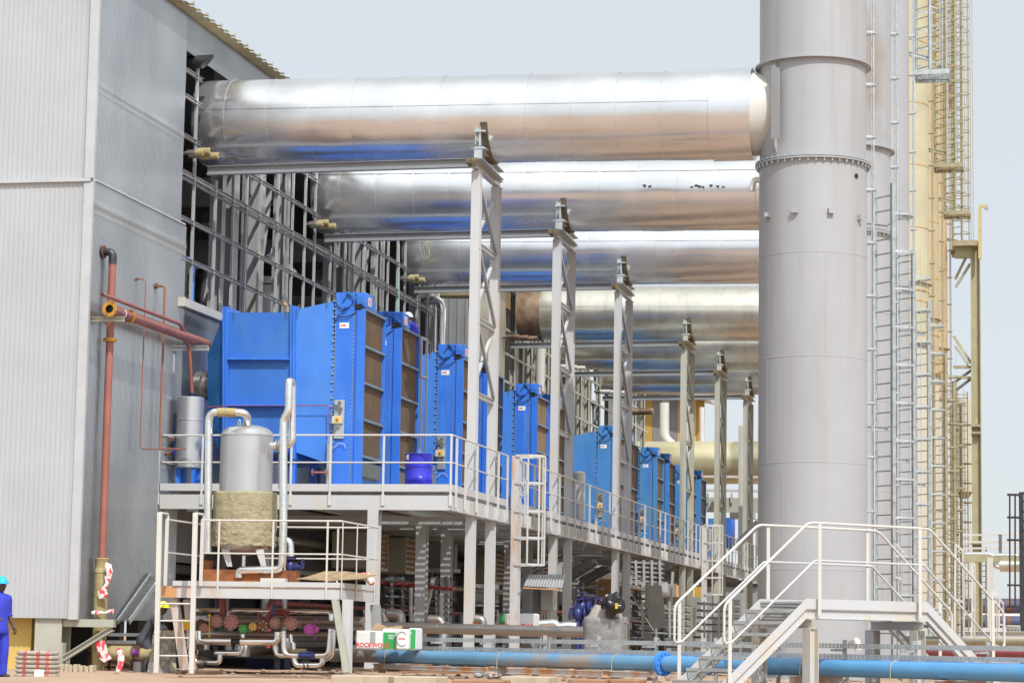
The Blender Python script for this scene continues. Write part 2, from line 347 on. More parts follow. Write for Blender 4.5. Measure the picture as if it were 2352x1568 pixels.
hall = thing('power_hall', 'tall grey corrugated metal hall with an open steel grid above the blue filter housings', 'power hall', (XW, 51, 0))
Y0, YE = 51.0, 83.2
m = MB()
corrug(m, (-31, Y0, 0), (XW - .03, Y0, 0), (0, -1, 0), 1.12, 10.74, .115, .014, 'trap')
corrug(m, (-31, Y0 + .02, 0), (XW - .03, Y0 + .02, 0), (0, -1, 0), 10.80, 19.5, .115, .014, 'trap')
part('front_cladding', m, M['clad_front'], hall, ang=20)
m = MB(); m.box((-31, Y0 - .09, 10.73), (XW - .04, Y0 + .05, 10.80)); part('drip_flashing', m, M['trim'], hall)
m = MB(); m.box((XW - .20, Y0 - .055, 1.1), (XW + .012, Y0 - .04, 10.72)); m.box((XW - .20, Y0 - .055, 10.81), (XW + .012, Y0 - .04, 19.5))
m.box((XW, Y0 - .04, 1.1), (XW + .014, Y0 + .05, 19.0))
for i in range(60): m.cyl((XW - .17, Y0 - .055, 1.3 + i * .29), (XW - .17, Y0 - .063, 1.3 + i * .29), .012, 6)
part('corner_trim', m, M['trim'], hall)
m = MB(); BU = [(12.93, .07, .017), (12.78, .05, .008), (14.4, .3, .008), (11.6, .3, -.008)]; ZU = [10.80, 11.1, 11.35, 11.6, 11.85, 12.1, 12.4, 12.6] + [12.65 + .02 * i for i in range(30)] + [13.3, 13.8, 14.1, 14.4, 14.7, 15.2, 16.02]; ZL = [1.12 + .3 * i for i in range(29)] + [9.85 + .02 * i for i in range(35)] + [10.65, 10.75]
corrug(m, (XW, Y0 + .05, 0), (XW, 56.8, 0), (1, 0, 0), 10.80, 16.02, .078, .019, 'sin', BU, None, ZU)
corrug(m, (XW + .004, Y0 + .05, 0), (XW + .004, 57.2, 0), (1, 0, 0), 1.12, 10.75, .078, .019, 'sin', [(8.7, .3, .012), (6.2, .5, .01), (4.4, .3, .012), (10.24,.08,.02), (10.05,.05,.008)], None, ZL)
corrug(m, (XW + .004, 57.2, 0), (XW + .004, YE, 0), (1, 0, 0), 4.2, 8.86, .12, .013, 'sin')
part('side_cladding', m, M['clad_side'], hall, ang=60)
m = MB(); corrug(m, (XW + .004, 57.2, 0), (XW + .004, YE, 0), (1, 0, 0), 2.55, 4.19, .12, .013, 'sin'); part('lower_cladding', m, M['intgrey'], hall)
# upper side cladding with opening (a step outwards, as a stripe under the eaves)
m = MB(); corrug(m, (XW, 56.8, 0), (XW, YE, 0), (1, 0, 0), 15.08, 16.02, .078, .011, 'sin')
part('eaves_cladding', m, M['clad_side'], hall, ang=60)
m = MB(); m.box((XW - .10, Y0+.06, 10.755), (XW + .05, 57.0, 10.795)); part('side_drip_flashing', m, M['trim'], hall)
m = MB(); m.bar((XW + .08, 56.75, 8.83), (XW + .08, YE, 8.83), .2, .2); m.box((XW-.05, 56.7, 8.72), (XW+.2, 56.76, 8.94)); part('window_sill', m, M['white'], hall)
# roof: eaves run along Y, ribbed sheet seen from below
rt = M['roof'] = mat('yellowed_roof_sheet', (.46, .40, .22), .5, .2, .12, 4, (.3, .2, .08), .4, (3, 3, 3))
m = MB(); N = 62
for i in range(N):
    y = Y0 - .6 + i * (YE - Y0 + 1) / N; w = (YE - Y0 + 1) / N
    m.prism([V((XW + .34, y + w * .0, 16.02)), V((XW + .34, y + w * .62, 16.02)), V((XW - 11, y + w * .62, 18.6)), V((XW - 11, y, 18.6))], (0, 0, 0), (0, 0, .015))
    m.prism([V((XW + .36, y + w * .62, 16.06)), V((XW + .36, y + w, 16.06)), V((XW - 11, y + w, 18.64)), V((XW - 11, y + w * .62, 18.64))], (0, 0, 0), (0, 0, .015))
m.box((XW + .012, Y0 - .6, 15.99), (XW + .30, YE + .4, 16.012)); roof = part('roof', m, rt, hall)
m = MB()
for i in range(0, N, 2):
    y = Y0 - .6 + (i + .8) * (YE - Y0 + 1) / N; m.bar((XW + .34, y, 16.10), (XW + .38, y, 16.12), .02, .07)
part('fixing_clips', m, M['galv'], roof)
# grid of posts and girts
py = [57.69, 59.36, 60.8, 61.9, 63.05, 64.64, 66.05, 67.27]
posts = sorted([y + 10.6 * k for k in range(3) for y in py if y + 10.6 * k < YE - .2]) + [YE - .1]
for y in posts:
    m = MB(); yr_ = (y - 59.3) % 10.6; cut = yr_ < 1.2 or yr_ > 9.4
    m.chan((XW + .02, y, 8.95), (XW + .02, y, 12.3 if cut else 15.06), .09, .06, (0, 1, 0), .008); part('girt_post', m, M['steel'], hall)
for z in (9.95, 10.92, 12.05, 11.9, 12.96, 13.95, 14.6):
    h = .10 if z != 12.05 else .12
    if z == 11.9: h = .06
    sg = [(56.82, YE)] if z < 12.5 or z > 14.9 else [(56.82, 58.05), (60.55, 68.65), (71.15, 79.25), (81.75, YE)]
    for ya_, yb_ in sg: m = MB(); m.chan((XW - .03, ya_, z), (XW - .03, yb_, z), h, .07, (0, 0, 1), .008); part('girt', m, M['steel'], hall)
# main columns inside the wall line
for k, y in enumerate([61.0, 61.9, 62.6, 64.2, 66.6]):
    for j in range(3):
        yy = y + 10.6 * j
        if yy > YE - .3: continue
        m = MB(); w = (.30, .42, .2, .34, .5)[k]; m.ibeam((XW - .5, yy, 2.5), (XW - .5, yy, 15.6), .34 + .1 * (k % 2), w, (1, 0, 0), .025, .02); part('steel_column', m, M['steel'] if k != 2 else M['intgrey'], hall)
for j in range(3):
    for (ya, za, yb, zb) in ((62.4, 9.2, 64.6, 14.2), (65.2, 9.0, 66.6, 13.5)):
        m = MB(); m.bar((XW - .9, ya + 10.6 * j, za), (XW - .9, yb + 10.6 * j, zb), .07, .25, (1, 0, 0)); part('brace', m, M['steel'], hall)
# inside of the hall
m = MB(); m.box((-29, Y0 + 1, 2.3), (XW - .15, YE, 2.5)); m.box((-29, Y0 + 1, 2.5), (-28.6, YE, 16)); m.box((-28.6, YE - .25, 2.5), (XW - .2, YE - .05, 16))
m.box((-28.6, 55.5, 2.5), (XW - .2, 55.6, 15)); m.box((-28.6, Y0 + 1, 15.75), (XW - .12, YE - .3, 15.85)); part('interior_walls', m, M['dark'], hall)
for j in range(3):
    o = 10.6 * j; m = MB()
    for a_, b_ in (((-26.5, 61.2 + o, 8.8), (-24.5, 63.6 + o, 12.6)), ((-26.5, 66 + o, 9), (-23.5, 67.5 + o, 11.4))):
        m = MB(); m.box(a_, b_); part('interior_machine', m, M['steel'], hall)
    for a_, b_ in (((-28, 56 + o, 13), (-20.9, 56.3 + o, 13.4)), ((-28, 64 + o, 12.8), (-20.9, 64.3 + o, 13.3))):
        m = MB(); m.box(a_, b_); part('cross_beam', m, M['steel'], hall)
for j in range(3):
    o = 10.6 * j
    m = MB(); m.cyl((-22.1, 58.2 + o, 7.5), (-22.1, 58.2 + o, 10.9), .85, 28); m.cyl((-22.1, 58.2 + o, 10.95), (-22.1, 58.2 + o, 11.15), .82, 28)
    m.tube([(-22.1, 58.2 + o, 11.1), (-22.1, 58.2 + o, 12.0), (-23.5, 58.2 + o, 12.0)], .12)
    part('expansion_tank', m, M['steel'], hall)
    m = MB(); m.tube([(-21.35, 56.4 + o, 11.75), (-21.35, 59.0 + o, 11.45)], .16); part('jacketed_pipe', m, M['silver'], hall); m = MB(); m.tube([(-21.3, 61.6 + o, 11.75), (-21.5, 64.6 + o, 11.35)], .17); m.lathe((-21.6, 62.2 + o, 9.3), (0.1, .5, 1), [(0, .1), (.5, .5), (1.0, .62), (1.1, .3)], 20)
    part('jacketed_pipe', m, M['silver'], hall)
m = MB(); m.tube([(-20.85, 59.35, 8.2), (-20.85, 59.35, 10.15), (-20.85, 59.0, 10.25), (-21.5, 58.9, 10.25)], .065); part('blue_riser', m, M['bluepipe2'], hall)
m = MB(); m.tube([(-20.8, 57.9, 10.3), (-20.8, 57.9, 11.9)], .03); part('blue_hose', m, M['valve_blue'], hall)
# plinth and corner column
m = MB(); m.box((-31, 51.45, -.3), (-21.52, 51.8, 1.2)); part('plinth', m, M['yellow'], hall)
m = MB(); m.ibeam((-20.98, 51.35, -.1), (-20.98, 51.35, 1.12), .55, .62, (0, 1, 0), .03, .02); m.box((-21.35, 51.0, 0.0), (-20.6, 51.7, .03)); part('corner_column', m, M['steel_beige'], hall)
m = MB(); m.bar((-20.66, 51.2, 1.03), (-19.5, 51.2, 1.03), .16, .17); m.ibeam((-20.66, 51.2, .25), (-19.55, 51.2, .92), .12, .14); m.box((-20.68, 51.1, .1), (-20.64, 51.3, .6)); part('bracket', m, M['steel_beige'], hall)
# concrete wall of the open basement
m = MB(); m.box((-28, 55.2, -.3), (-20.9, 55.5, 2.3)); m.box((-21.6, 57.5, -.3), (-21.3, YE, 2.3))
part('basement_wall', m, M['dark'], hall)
m = MB()
for i in range(5):
    for k in range(3): m.box((-20.9 + .55 * i, 53.2, -.25 + k * .31), (-20.42 + .55 * i, 53.5, .03 + k * .31))
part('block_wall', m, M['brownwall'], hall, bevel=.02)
M['louvre'] = mat('rusty_louvre', (.30,.16,.08), .75, .1, .3, 5, (.40,.24,.12), .6, (4,4,4))
# openings of air louvres below the filters
for k, (xa_, xb_) in enumerate([(842, 888), (929, 968), (1137, 1162), (1246, 1264), (1288, 1299)]):
    xf = -17.2; y = PX(xa_, 1260, xf).y; w = PX(xb_, 1260, xf).y - y
    b = MB(); b.box((xf - .95, y, 2.62), (xf, y + w, 3.58)); bx = part('louvre_box', b, M['steel_beige'], hall)
    b = MB()
    b.box((xf, y, 2.6), (xf + .05, y + .06, 3.6)); b.box((xf, y + w - .06, 2.6), (xf + .05, y + w, 3.6)); b.box((xf, y + .06, 2.6), (xf + .05, y + w - .06, 2.66)); b.box((xf, y + .06, 3.54), (xf + .05, y + w - .06, 3.6))
    part('louvre_frame', b, M['steel_beige'], bx)
    b = MB()
    for i in range(6): b.bar((xf + .05, y + .06, 2.73 + i * .145), (xf + .05, y + w - .06, 2.73 + i * .145), .13, .012, (-.6, 0, 1))
    part('louvre_blades', b, M['louvre'], bx)
# ------------------------------------------------------------------ black mitred exhaust
m = MB(); n = 20; ps = []
a0 = V((-20.5, 57.6, 14.98)); r = .17
for t in range(n):
    g = 2 * math.pi * t / n; ps.append(a0 + V((0, math.cos(g) * r, math.sin(g) * r)))
for t in range(n):
    g = 2 * math.pi * t / n; ps.append(V((-20.02 + .16 * math.sin(g) , 57.6 + math.cos(g) * r, 14.98 + math.sin(g) * r)))
m.add(ps, [(i, (i+1) % n, (i+1) % n + n, i + n) for i in range(n)])
vp = thing('exhaust_outlet', 'black pipe outlet with slanting mesh mouth sticking out of the wall above the topmost duct', 'vent pipe', (-20.3, 57.6, 14.8))
part('pipe', m, M['black_metal'], vp)
g_ = MB()
for i in range(-7, 8):
    o = i * r / 8; hh = math.sqrt(max(0, r * r - o * o)) * .97
    g_.bar((-20.02 - .16*hh/r, 57.6 + o, 14.98 - hh), (-20.02 + .16*hh/r, 57.6 + o, 14.98 + hh), .008, .008)
    g_.bar((-20.02 + .16*o/r, 57.6 - hh, 14.98 + o), (-20.02 + .16*o/r, 57.6 + hh, 14.98 + o), .008, .008)
part('mesh_guard', g_, M['black'], vp)
# ------------------------------------------------------------------ second hall behind
H2 = 88.3; hall2 = thing('second_hall', 'second weathered hall with beige side panels where the rusty duct comes out', 'power hall', (XW, H2, 0))
M['beige_clad'] = mat('weathered_cladding', (.40, .39, .34), .4, .5, .1, .6, (.33, .22, .12), .6, (3, 3, .4), dthr=(.45, .7))
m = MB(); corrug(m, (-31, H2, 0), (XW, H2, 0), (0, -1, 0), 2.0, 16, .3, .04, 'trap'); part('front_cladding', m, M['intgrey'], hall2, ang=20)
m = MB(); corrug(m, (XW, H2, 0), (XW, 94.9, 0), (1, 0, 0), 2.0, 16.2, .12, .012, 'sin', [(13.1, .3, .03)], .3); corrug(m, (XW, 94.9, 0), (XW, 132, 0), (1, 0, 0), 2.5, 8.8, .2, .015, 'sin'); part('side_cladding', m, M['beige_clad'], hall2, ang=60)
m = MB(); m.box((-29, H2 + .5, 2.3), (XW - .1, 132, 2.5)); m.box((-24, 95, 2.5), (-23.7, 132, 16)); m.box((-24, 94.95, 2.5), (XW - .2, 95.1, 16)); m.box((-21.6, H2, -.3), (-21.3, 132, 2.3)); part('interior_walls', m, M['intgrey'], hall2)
m = MB(); m.prism([V((XW + 1, H2 - .6, 16.1)), V((XW + 1, 132.5, 16.1)), V((XW - 11, 132.5, 18.5)), V((XW - 11, H2 - .6, 18.5))], (0, 0, 0), (0, 0, .15)); part('roof', m, rt, hall2)
for k, y in enumerate([96.9, 98.6, 100.4, 102, 104, 106.2, 108.4, 110.2, 112, 114, 117, 119.5, 122, 125, 128, 131]):
    m = MB(); m.ibeam((XW - .1, y, 8.8), (XW - .1, y, 15.8), .2, .28, (1, 0, 0)); part('steel_column', m, M['steel_beige'], hall2)
    if k % 3 != 1:
        y2 = y + 1.5; m = MB(); m.box((XW - .2, y + .15, 8.9), (XW - .16, y2, 13.9 - (k % 4) * .8)); part('wall_panel', m, M['beige_clad'] if k % 2 else M['steel_beige'], hall2)
for z in (8.9, 10.9, 12.0, 12.96, 14.6): m = MB(); m.bar((XW - .02, 94.95, z), (XW - .02, 132, z), .06, .1); part('girt', m, M['steel_beige'], hall2)
# far hall closing the view
hall3 = thing('far_hall', 'far hall front of ochre, salmon and grey upright panels behind the last duct', 'hall', (-17, 150, 0))
xs = [(1395, 1420, 'intgrey'), (1420, 1451, 'steel_beige'), (1451, 1464, 'steel'), (1464, 1482, 'intgrey'), (1482, 1500, 'ochre'), (1500, 1520, 'intgrey'), (1520, 1540, 'steel'), (1540, 1556, 'intgrey'), (1556, 1574, 'orange'), (1574, 1586, 'steel_beige'), (1586, 1600, 'yellow'), (1600, 1618, 'ochre')]
for a, b, c in xs:
    p = P(a, 900, 150); q = P(b, 900, 150); m = MB(); m.box((p.x, 150, 3.5), (q.x - .02, 150.3, 17)); part('wall_panel', m, M[c], hall3)
p = P(1617, 900, 149); m = MB(); m.prism([V((-24, 148.5, 16.4)), V((p.x + .4, 148.5, 15.3)), V((p.x + .4, 148.5, 17.5)), V((-24, 148.5, 18.6))], (0, 0, 0), (0, 3, 0)); part('roof', m, M['trim'], hall3)
m = MB(); m.tube([P(1526, 925, 147), P(1526, 1005, 147), P(1545, 1022, 147)], .28); m.tube([P(1583, 925, 147), P(1583, 1020, 147)], .3); m.tube([P(1612, 935, 147), P(1612, 1018, 147)], .15); part('downpipe', m, M['cream'], hall3)
YC = 59.3; TX = -13.3
# ------------------------------------------------------------------ exhaust ducts
def duct(i):
    o = U[i]; yc = YC + o; zl, zr = 13.78, 13.62; x0, x1, x2 = (-20.62, -7.55, -6.55)
    if i == 3: x0 = -20.0
    st = ['duct', 'duct', 'duct', 'duct_old', 'duct_old', 'duct_old'][i]
    lab = ['topmost polished duct running from the hall opening into the big grey stack', 'polished duct with small black scuffs, second below the topmost one', 'polished duct with a looped rope hanging at its left end, third from top',
           'yellowish duct burnt rusty brown at its hall end', 'streaky yellowish duct just under the burnt one', 'smallest streaky duct, the lowest of the six running side by side'][i]
    t = thing('exhaust_duct', lab, 'exhaust duct', (x0, yc, zl), 'exhaust ducts between hall and stacks')
    rnd = random.Random(10 + i); seams = [x0] + [-19.78 + 1.107 * k + rnd.uniform(-.02, .02) for k in range(11)] + [x1]
    ax = V((x2 - x0, 0, zr - zl)).normalized(); zc = lambda x: zl + (zr - zl) * (x - x0) / (x2 - x0)
    m = MB(); n = 64
    for s in range(len(seams) - 1):
        a, b = seams[s], seams[s + 1]; ps = []; q = 9; ph = rnd.uniform(0, 6); am = rnd.uniform(.002, .007)
        for j in range(q + 1):
            x = a + (b - a) * j / q; e = math.sin(math.pi * j / q)
            for g in range(n):
                th = 2 * math.pi * g / n
                rr = 1.085 + .004 * e + am * e * math.sin(3 * th + ph) + am * .6 * math.sin(7 * th + ph * 2 + j * .35) * e + (s % 2) * .003
                ps.append((x, yc + rr * math.cos(th), zc(x) + rr * math.sin(th)))
        m.add(ps, [(j*n+g, j*n+(g+1) % n, (j+1)*n+(g+1) % n, (j+1)*n+g) for j in range(q) for g in range(n)])
    sh = part('duct_jacket', m, M[st], t)
    m = MB()
    for x in seams[1:]: m.lathe((x, yc, zc(x)), (1, 0, 0), [(-.014, 1.088), (-.010, 1.099), (.010, 1.099), (.014, 1.088)], 64)
    for s in range(len(seams) - 1):
        for th in (math.radians((187, 206, 190, 187, 188, 187)[i]),):
            a, b = seams[s] + .02, seams[s+1] - .02; rr = 1.097; m.bar((a, yc + rr*math.cos(th), zc(a) - rr*math.sin(th)), (b, yc + rr*math.cos(th), zc(b) - rr*math.sin(th)), .012, .02, (0, 1, 0))
    part('seam_bands', m, M[st], t)
    m = MB(); m.lathe((x1, yc, zc(x1)), (1, 0, 0), [(0, 1.10), (.01, 1.13), (x2 - x1 - .01, 1.13), (x2 - x1, 1.0)], 64); part('end_sleeve', m, M[st], t)
    m = MB(); m.lathe((x2 - .02, yc, zr), (1, 0, 0), [(0, 1.02), (.35, .98), (.9, .9)], 48); part('connector', m, M['cream'], t)
    if i == 3:
        m = MB(); m.lathe((x0, yc, zl), (1, 0, 0), [(.0, 1.118), (.95, 1.122)], 64); part('burnt_sleeve', m, M['duct_rust'], t)
    if i == 1:
        m = MB()
        for k, x in enumerate((1477, 1490, 1586, 1596, 1603, 1611, 1630, 1645, 1658)):
            p = P(x, 427 + (k % 3) * 2, yc - 1.06)
            for q in range(3): m.box((p.x + q*.03, p.y - .05, p.z - .05*rnd.random()), (p.x + q*.03 + .025, p.y - .03, p.z + .03))
        part('scuff_marks', m, M['black'], t)
    return t
for i in range(6): duct(i)
yd = 133.0; a = P(1440, 1062, yd); b = P(1760, 1062, yd)
m = MB(); m.lathe(a, b - a, [(0, 1.15), (3, 1.15)] + [(3 + k * 1.5, 1.15 + .015 * (k % 2)) for k in range(1, 4)] + [((b - a).length, 1.15)], 40)
solo('far_duct', m, mat('cream_duct_paint', (.60, .54, .34), .3, .5, .08, 1), 'pale cream horizontal duct low in front of the far hall', 'duct')
# ------------------------------------------------------------------ stacks
M['rust_ring'] = mat('faint_rust_ring', (.46,.30,.12), .6, 0, .3, 4)
def stack(i):
    o = U[i]; yc = YC + o; x = -5.12; r = 1.295
    up = M['stack_stained'] if i == 1 else M['stack'] if i < 3 else (M['stack_old'] if i == 3 else M['stack_older'])
    lo = M['stack'] if i < 3 else M['stack_beige']
    lab = ['big light grey steel stack in front with bolted flange and crossover stairs before it', 'light grey stack with a brown smoke stain, directly behind the big front stack', 'plain light grey stack between the stained one and the yellow ones',
           'yellow upper stack with faint horizontal rust rings, first of the yellow ones', 'ochre stack half hidden between the yellow one and the last one', 'last ochre stack with orange rust streaks beside the olive pipe bridge leg'][i]
    t = thing('exhaust_stack', lab, 'stack', (x, yc, 0), 'exhaust stacks in a row')
    m = MB(); m.lathe((x, yc, .35), (0, 0, 1), [(0, r), (11.93, r)], 96); part('lower_shell', m, lo, t)
    m = MB(); m.lathe((x, yc, 12.34), (0, 0, 1), [(0, r - .015), (2.36, r - .015)], 96); m.lathe((x, yc, 14.72), (0, 0, 1), [(0, r), (9 + 1.5 * i, r), (9 + 1.5 * i, r - .1)], 96); part('upper_shell', m, up, t)
    m = MB(); m.lathe((x, yc, 14.70), (0, 0, 1), [(0, r - .02), (0, r + .11), (.035, r + .11), (.035, r - .02)], 96); part('stiffening_ring', m, up, t)
    m = MB(); m.lathe((x, yc, 12.27), (0, 0, 1), [(0, r - .02), (0, r + .10), (.035, r + .10), (.035, r - .02)], 96); m.lathe((x, yc, 12.32), (0, 0, 1), [(0, r - .02), (0, r + .10), (.03, r + .10), (.03, r - .02)], 96)
    fl = part('flange', m, lo if i < 3 else M['gold'], t)
    m = MB()
    for k in range(44):
        g = 2 * math.pi * k / 44; p = V((x + (r + .055) * math.cos(g), yc + (r + .055) * math.sin(g), 12.20)); m.cyl(p, p + V((0, 0, .07)), .022, 6); m.cyl(p + V((0, 0, .15)), p + V((0, 0, .19)), .018, 6)
    part('bolts', m, M['galv'], fl)
    m = MB()
    for z in (2.55, 5.05, 7.55, 10.02): m.lathe((x, yc, z), (0, 0, 1), [(-.012, r), (-.006, r + .006), (.006, r + .006), (.012, r)], 96)
    for k, z in enumerate((2.55, 5.05, 7.55)):
        g = math.radians(-118 + 23 * k * (-1) ** k); p = V((x + (r + .002) * math.cos(g), yc + (r + .002) * math.sin(g), z)); m.bar(p, p + V((0, 0, 2.46)), .014, .006, (math.cos(g), math.sin(g), 0))
    part('weld_seams', m, lo, t)
    if i >= 3:
        for k in range(7):
            m = MB(); z = 15.6 + 2.45 * k - .4 * i; m.lathe((x, yc, z), (0, 0, 1), [(-.03, r), (-.02, r + .012), (.02, r + .012), (.03, r)], 64); part('rusty_weld_ring', m, M['rust_ring'], t)
        for k in range(2):
            m = MB(); z = 12.8 + 1.2 * k; m.lathe((x, yc, z), (0, 0, 1), [(-.03, r - .015), (-.02, r), (.02, r), (.03, r - .015)], 64); part('rusty_weld_ring', m, M['rust_ring'], t)
    if i == 0:
        g = math.radians(-127); d = V((math.cos(g), math.sin(g), 0)); c = V((x, yc, 0)); m = MB()
        w = V((-d.y, d.x, 0)); m.prism([c + d*(r-.02) + V((0,0,12.42)), c + d*(r+.16) + V((0,0,12.75)), c + d*(r+.16) + V((0,0,14.5)), c + d*(r-.02) + V((0,0,14.68))], -w*.01, w*.01)
        m.prism([c + d*(r+.16) - w*.02+ V((0,0,12.75)), c + d*(r+.16) + w*.24 + V((0,0,12.75)), c + d*(r+.16) + w*.24 + V((0,0,14.45)), c + d*(r+.16) -w*.02+ V((0,0,14.55))], (0,0,0), d*.012)
        part('gusset_plate', m, up, t)
        for px_, py_ in ((1763, 490), (1828, 487), (1909, 487), (1971, 493)):
            q = P(px_, py_, yc - 1.1); v = V((q.x - x, 0, 0)); g = -math.acos(max(-1, min(1, v.x / (r + .02)))); d = V((math.cos(g), math.sin(g), 0)); w = V((-d.y, d.x, 0)); c = V((x, yc, q.z)) + d * r
            m = MB(); m.obox(c + d*.05 - V((0,0,.05)), w, d, V((0,0,1)), .14, .10, .012); m.obox(c + d*.05 - w*.066 + V((0,0,.012)), w, d, V((0,0,1)), .012, .10, .11); part('lug', m, lo, t)
        q = P(1965, 401, yc - .9); g = -math.acos((q.x - x) / r); d = V((math.cos(g), math.sin(g), 0)); c = V((x, yc, q.z)) + d * (r - .01)
        m = MB(); m.cyl(c, c + d*.03, .06, 20, cap=False); m.cyl(c, c + d*.02, .048, 20); part('test_hole', m, M['black'], t)
        c = P(1742, 425, yc - .3); m = MB(); m.tube([V((x - r + .05, yc - .3, c.z + .12)), V((x - r - .1, yc - .3, c.z + .13)), V((x - r - .16, yc - .3, c.z - .14))], .07, 14); part('drain_elbow', m, M['cream'], t)
        m = MB(); m.tube([P(1955, 1475, yc - 1.28), P(1968, 1470, yc - 1.9), P(1972, 1492, yc - 1.9)], .08, 14); part('drain_stub', m, M['cream'], t)
    m = MB(); m.lathe((x, yc, 0), (0, 0, 1), [(0, r + .15), (.05, r + .15), (.05, r + .02), (.33, r + .02), (.33, r + .14), (.36, r + .14)], 64); part('base_skirt', m, lo, t)
    # conduit riser on stand off brackets
    m = MB(); xr = x + r + .155; m.cyl((xr, yc + .12, .6), (xr, yc + .12, 22 + 3.5 * i), .022, 8); m.cyl((xr - .06, yc + .30, .6), (xr - .06, yc + .30, 22 + 3.5 * i), .014, 8)
    rs = part('conduit_riser', m, M['galv'] if i < 3 else M['galv_old'], t)
    for k in range(16 + 2 * i):
        m = MB(); z = 1.4 + 1.29 * k; pts = []
        for q in range(9):
            g = -math.pi/2 + math.pi * q / 8; pts.append(V((x + r - .02 + .24 * math.cos(g) + .0, yc + .18 + .18 * math.sin(g), z)))
        for q in range(8): m.bar(pts[q], pts[q+1], .012, .045)
        part('clamp_band', m, M['galv'] if i < 3 else M['galv_old'], rs)
    return t
for i in range(6): stack(i)
# ------------------------------------------------------------------ caged ladders of the stacks
RG = {}
def ladder(root, c, a, out, w, z0, z1, m, pitch=.35, cage=None, cz0=None, cz1=None, hoop=1.28, cr=.38, st=(.012, .075)):
    """c foot centre, a rung direction, out climbing side; parts stile (two), rung, cage_hoop, cage_strap"""
    a = V(a).normalized(); out = V(out).normalized(); c = (c[0], c[1], 0)
    for s in (-1, 1):
        q = MB(); p = V(c) + a * s * w / 2; q.bar((p.x, p.y, z0), (p.x, p.y, z1), st[0], st[1], out); part('stile', q, m, root)
    k = 0; z = z0 + .2; first = None
    while z < z1 - .02:
        if first is None:
            q = MB(); p = V((c[0], c[1], z)); q.bar(p - a*(w/2 - .008), p + a*(w/2 - .008), .03, .03); first = part('rung', q, m, root)
        else:
            r_ = first.copy(); SC.collection.objects.link(r_); r_.location = (0, 0, z - z0 - .2); ORG[r_.name] = ORG[root.name]
        z += pitch; k += 1
    if cage is not None:
        z = cz0; first = None; n = 12
        while z <= cz1 + .01:
            if first is None:
                q = MB(); pts = []
                for j in range(n + 1):
                    g = math.pi * j / n; ca = -math.cos(g); pts.append(V((c[0], c[1], z)) + a * ca * cr + out * (.06 + math.sin(g) * cr * 1.9))
                for j in range(n): q.bar(pts[j], pts[j+1], .008, .05)
                first = part('cage_hoop', q, m, root)
            else:
                r_ = first.copy(); SC.collection.objects.link(r_); r_.location = (0, 0, z - cz0); ORG[r_.name] = ORG[root.name]
            z += hoop
        for g in (math.pi*.22, math.pi*.5, math.pi*.78):
            p = V((c[0], c[1], 0)) - a * math.cos(g) * cr + out * (.06 + math.sin(g) * cr * 1.9); q = MB(); q.bar((p.x, p.y, cz0), (p.x, p.y, cz1), .008, .045, a.cross(V((0,0,1)))); part('cage_strap', q, m, root)
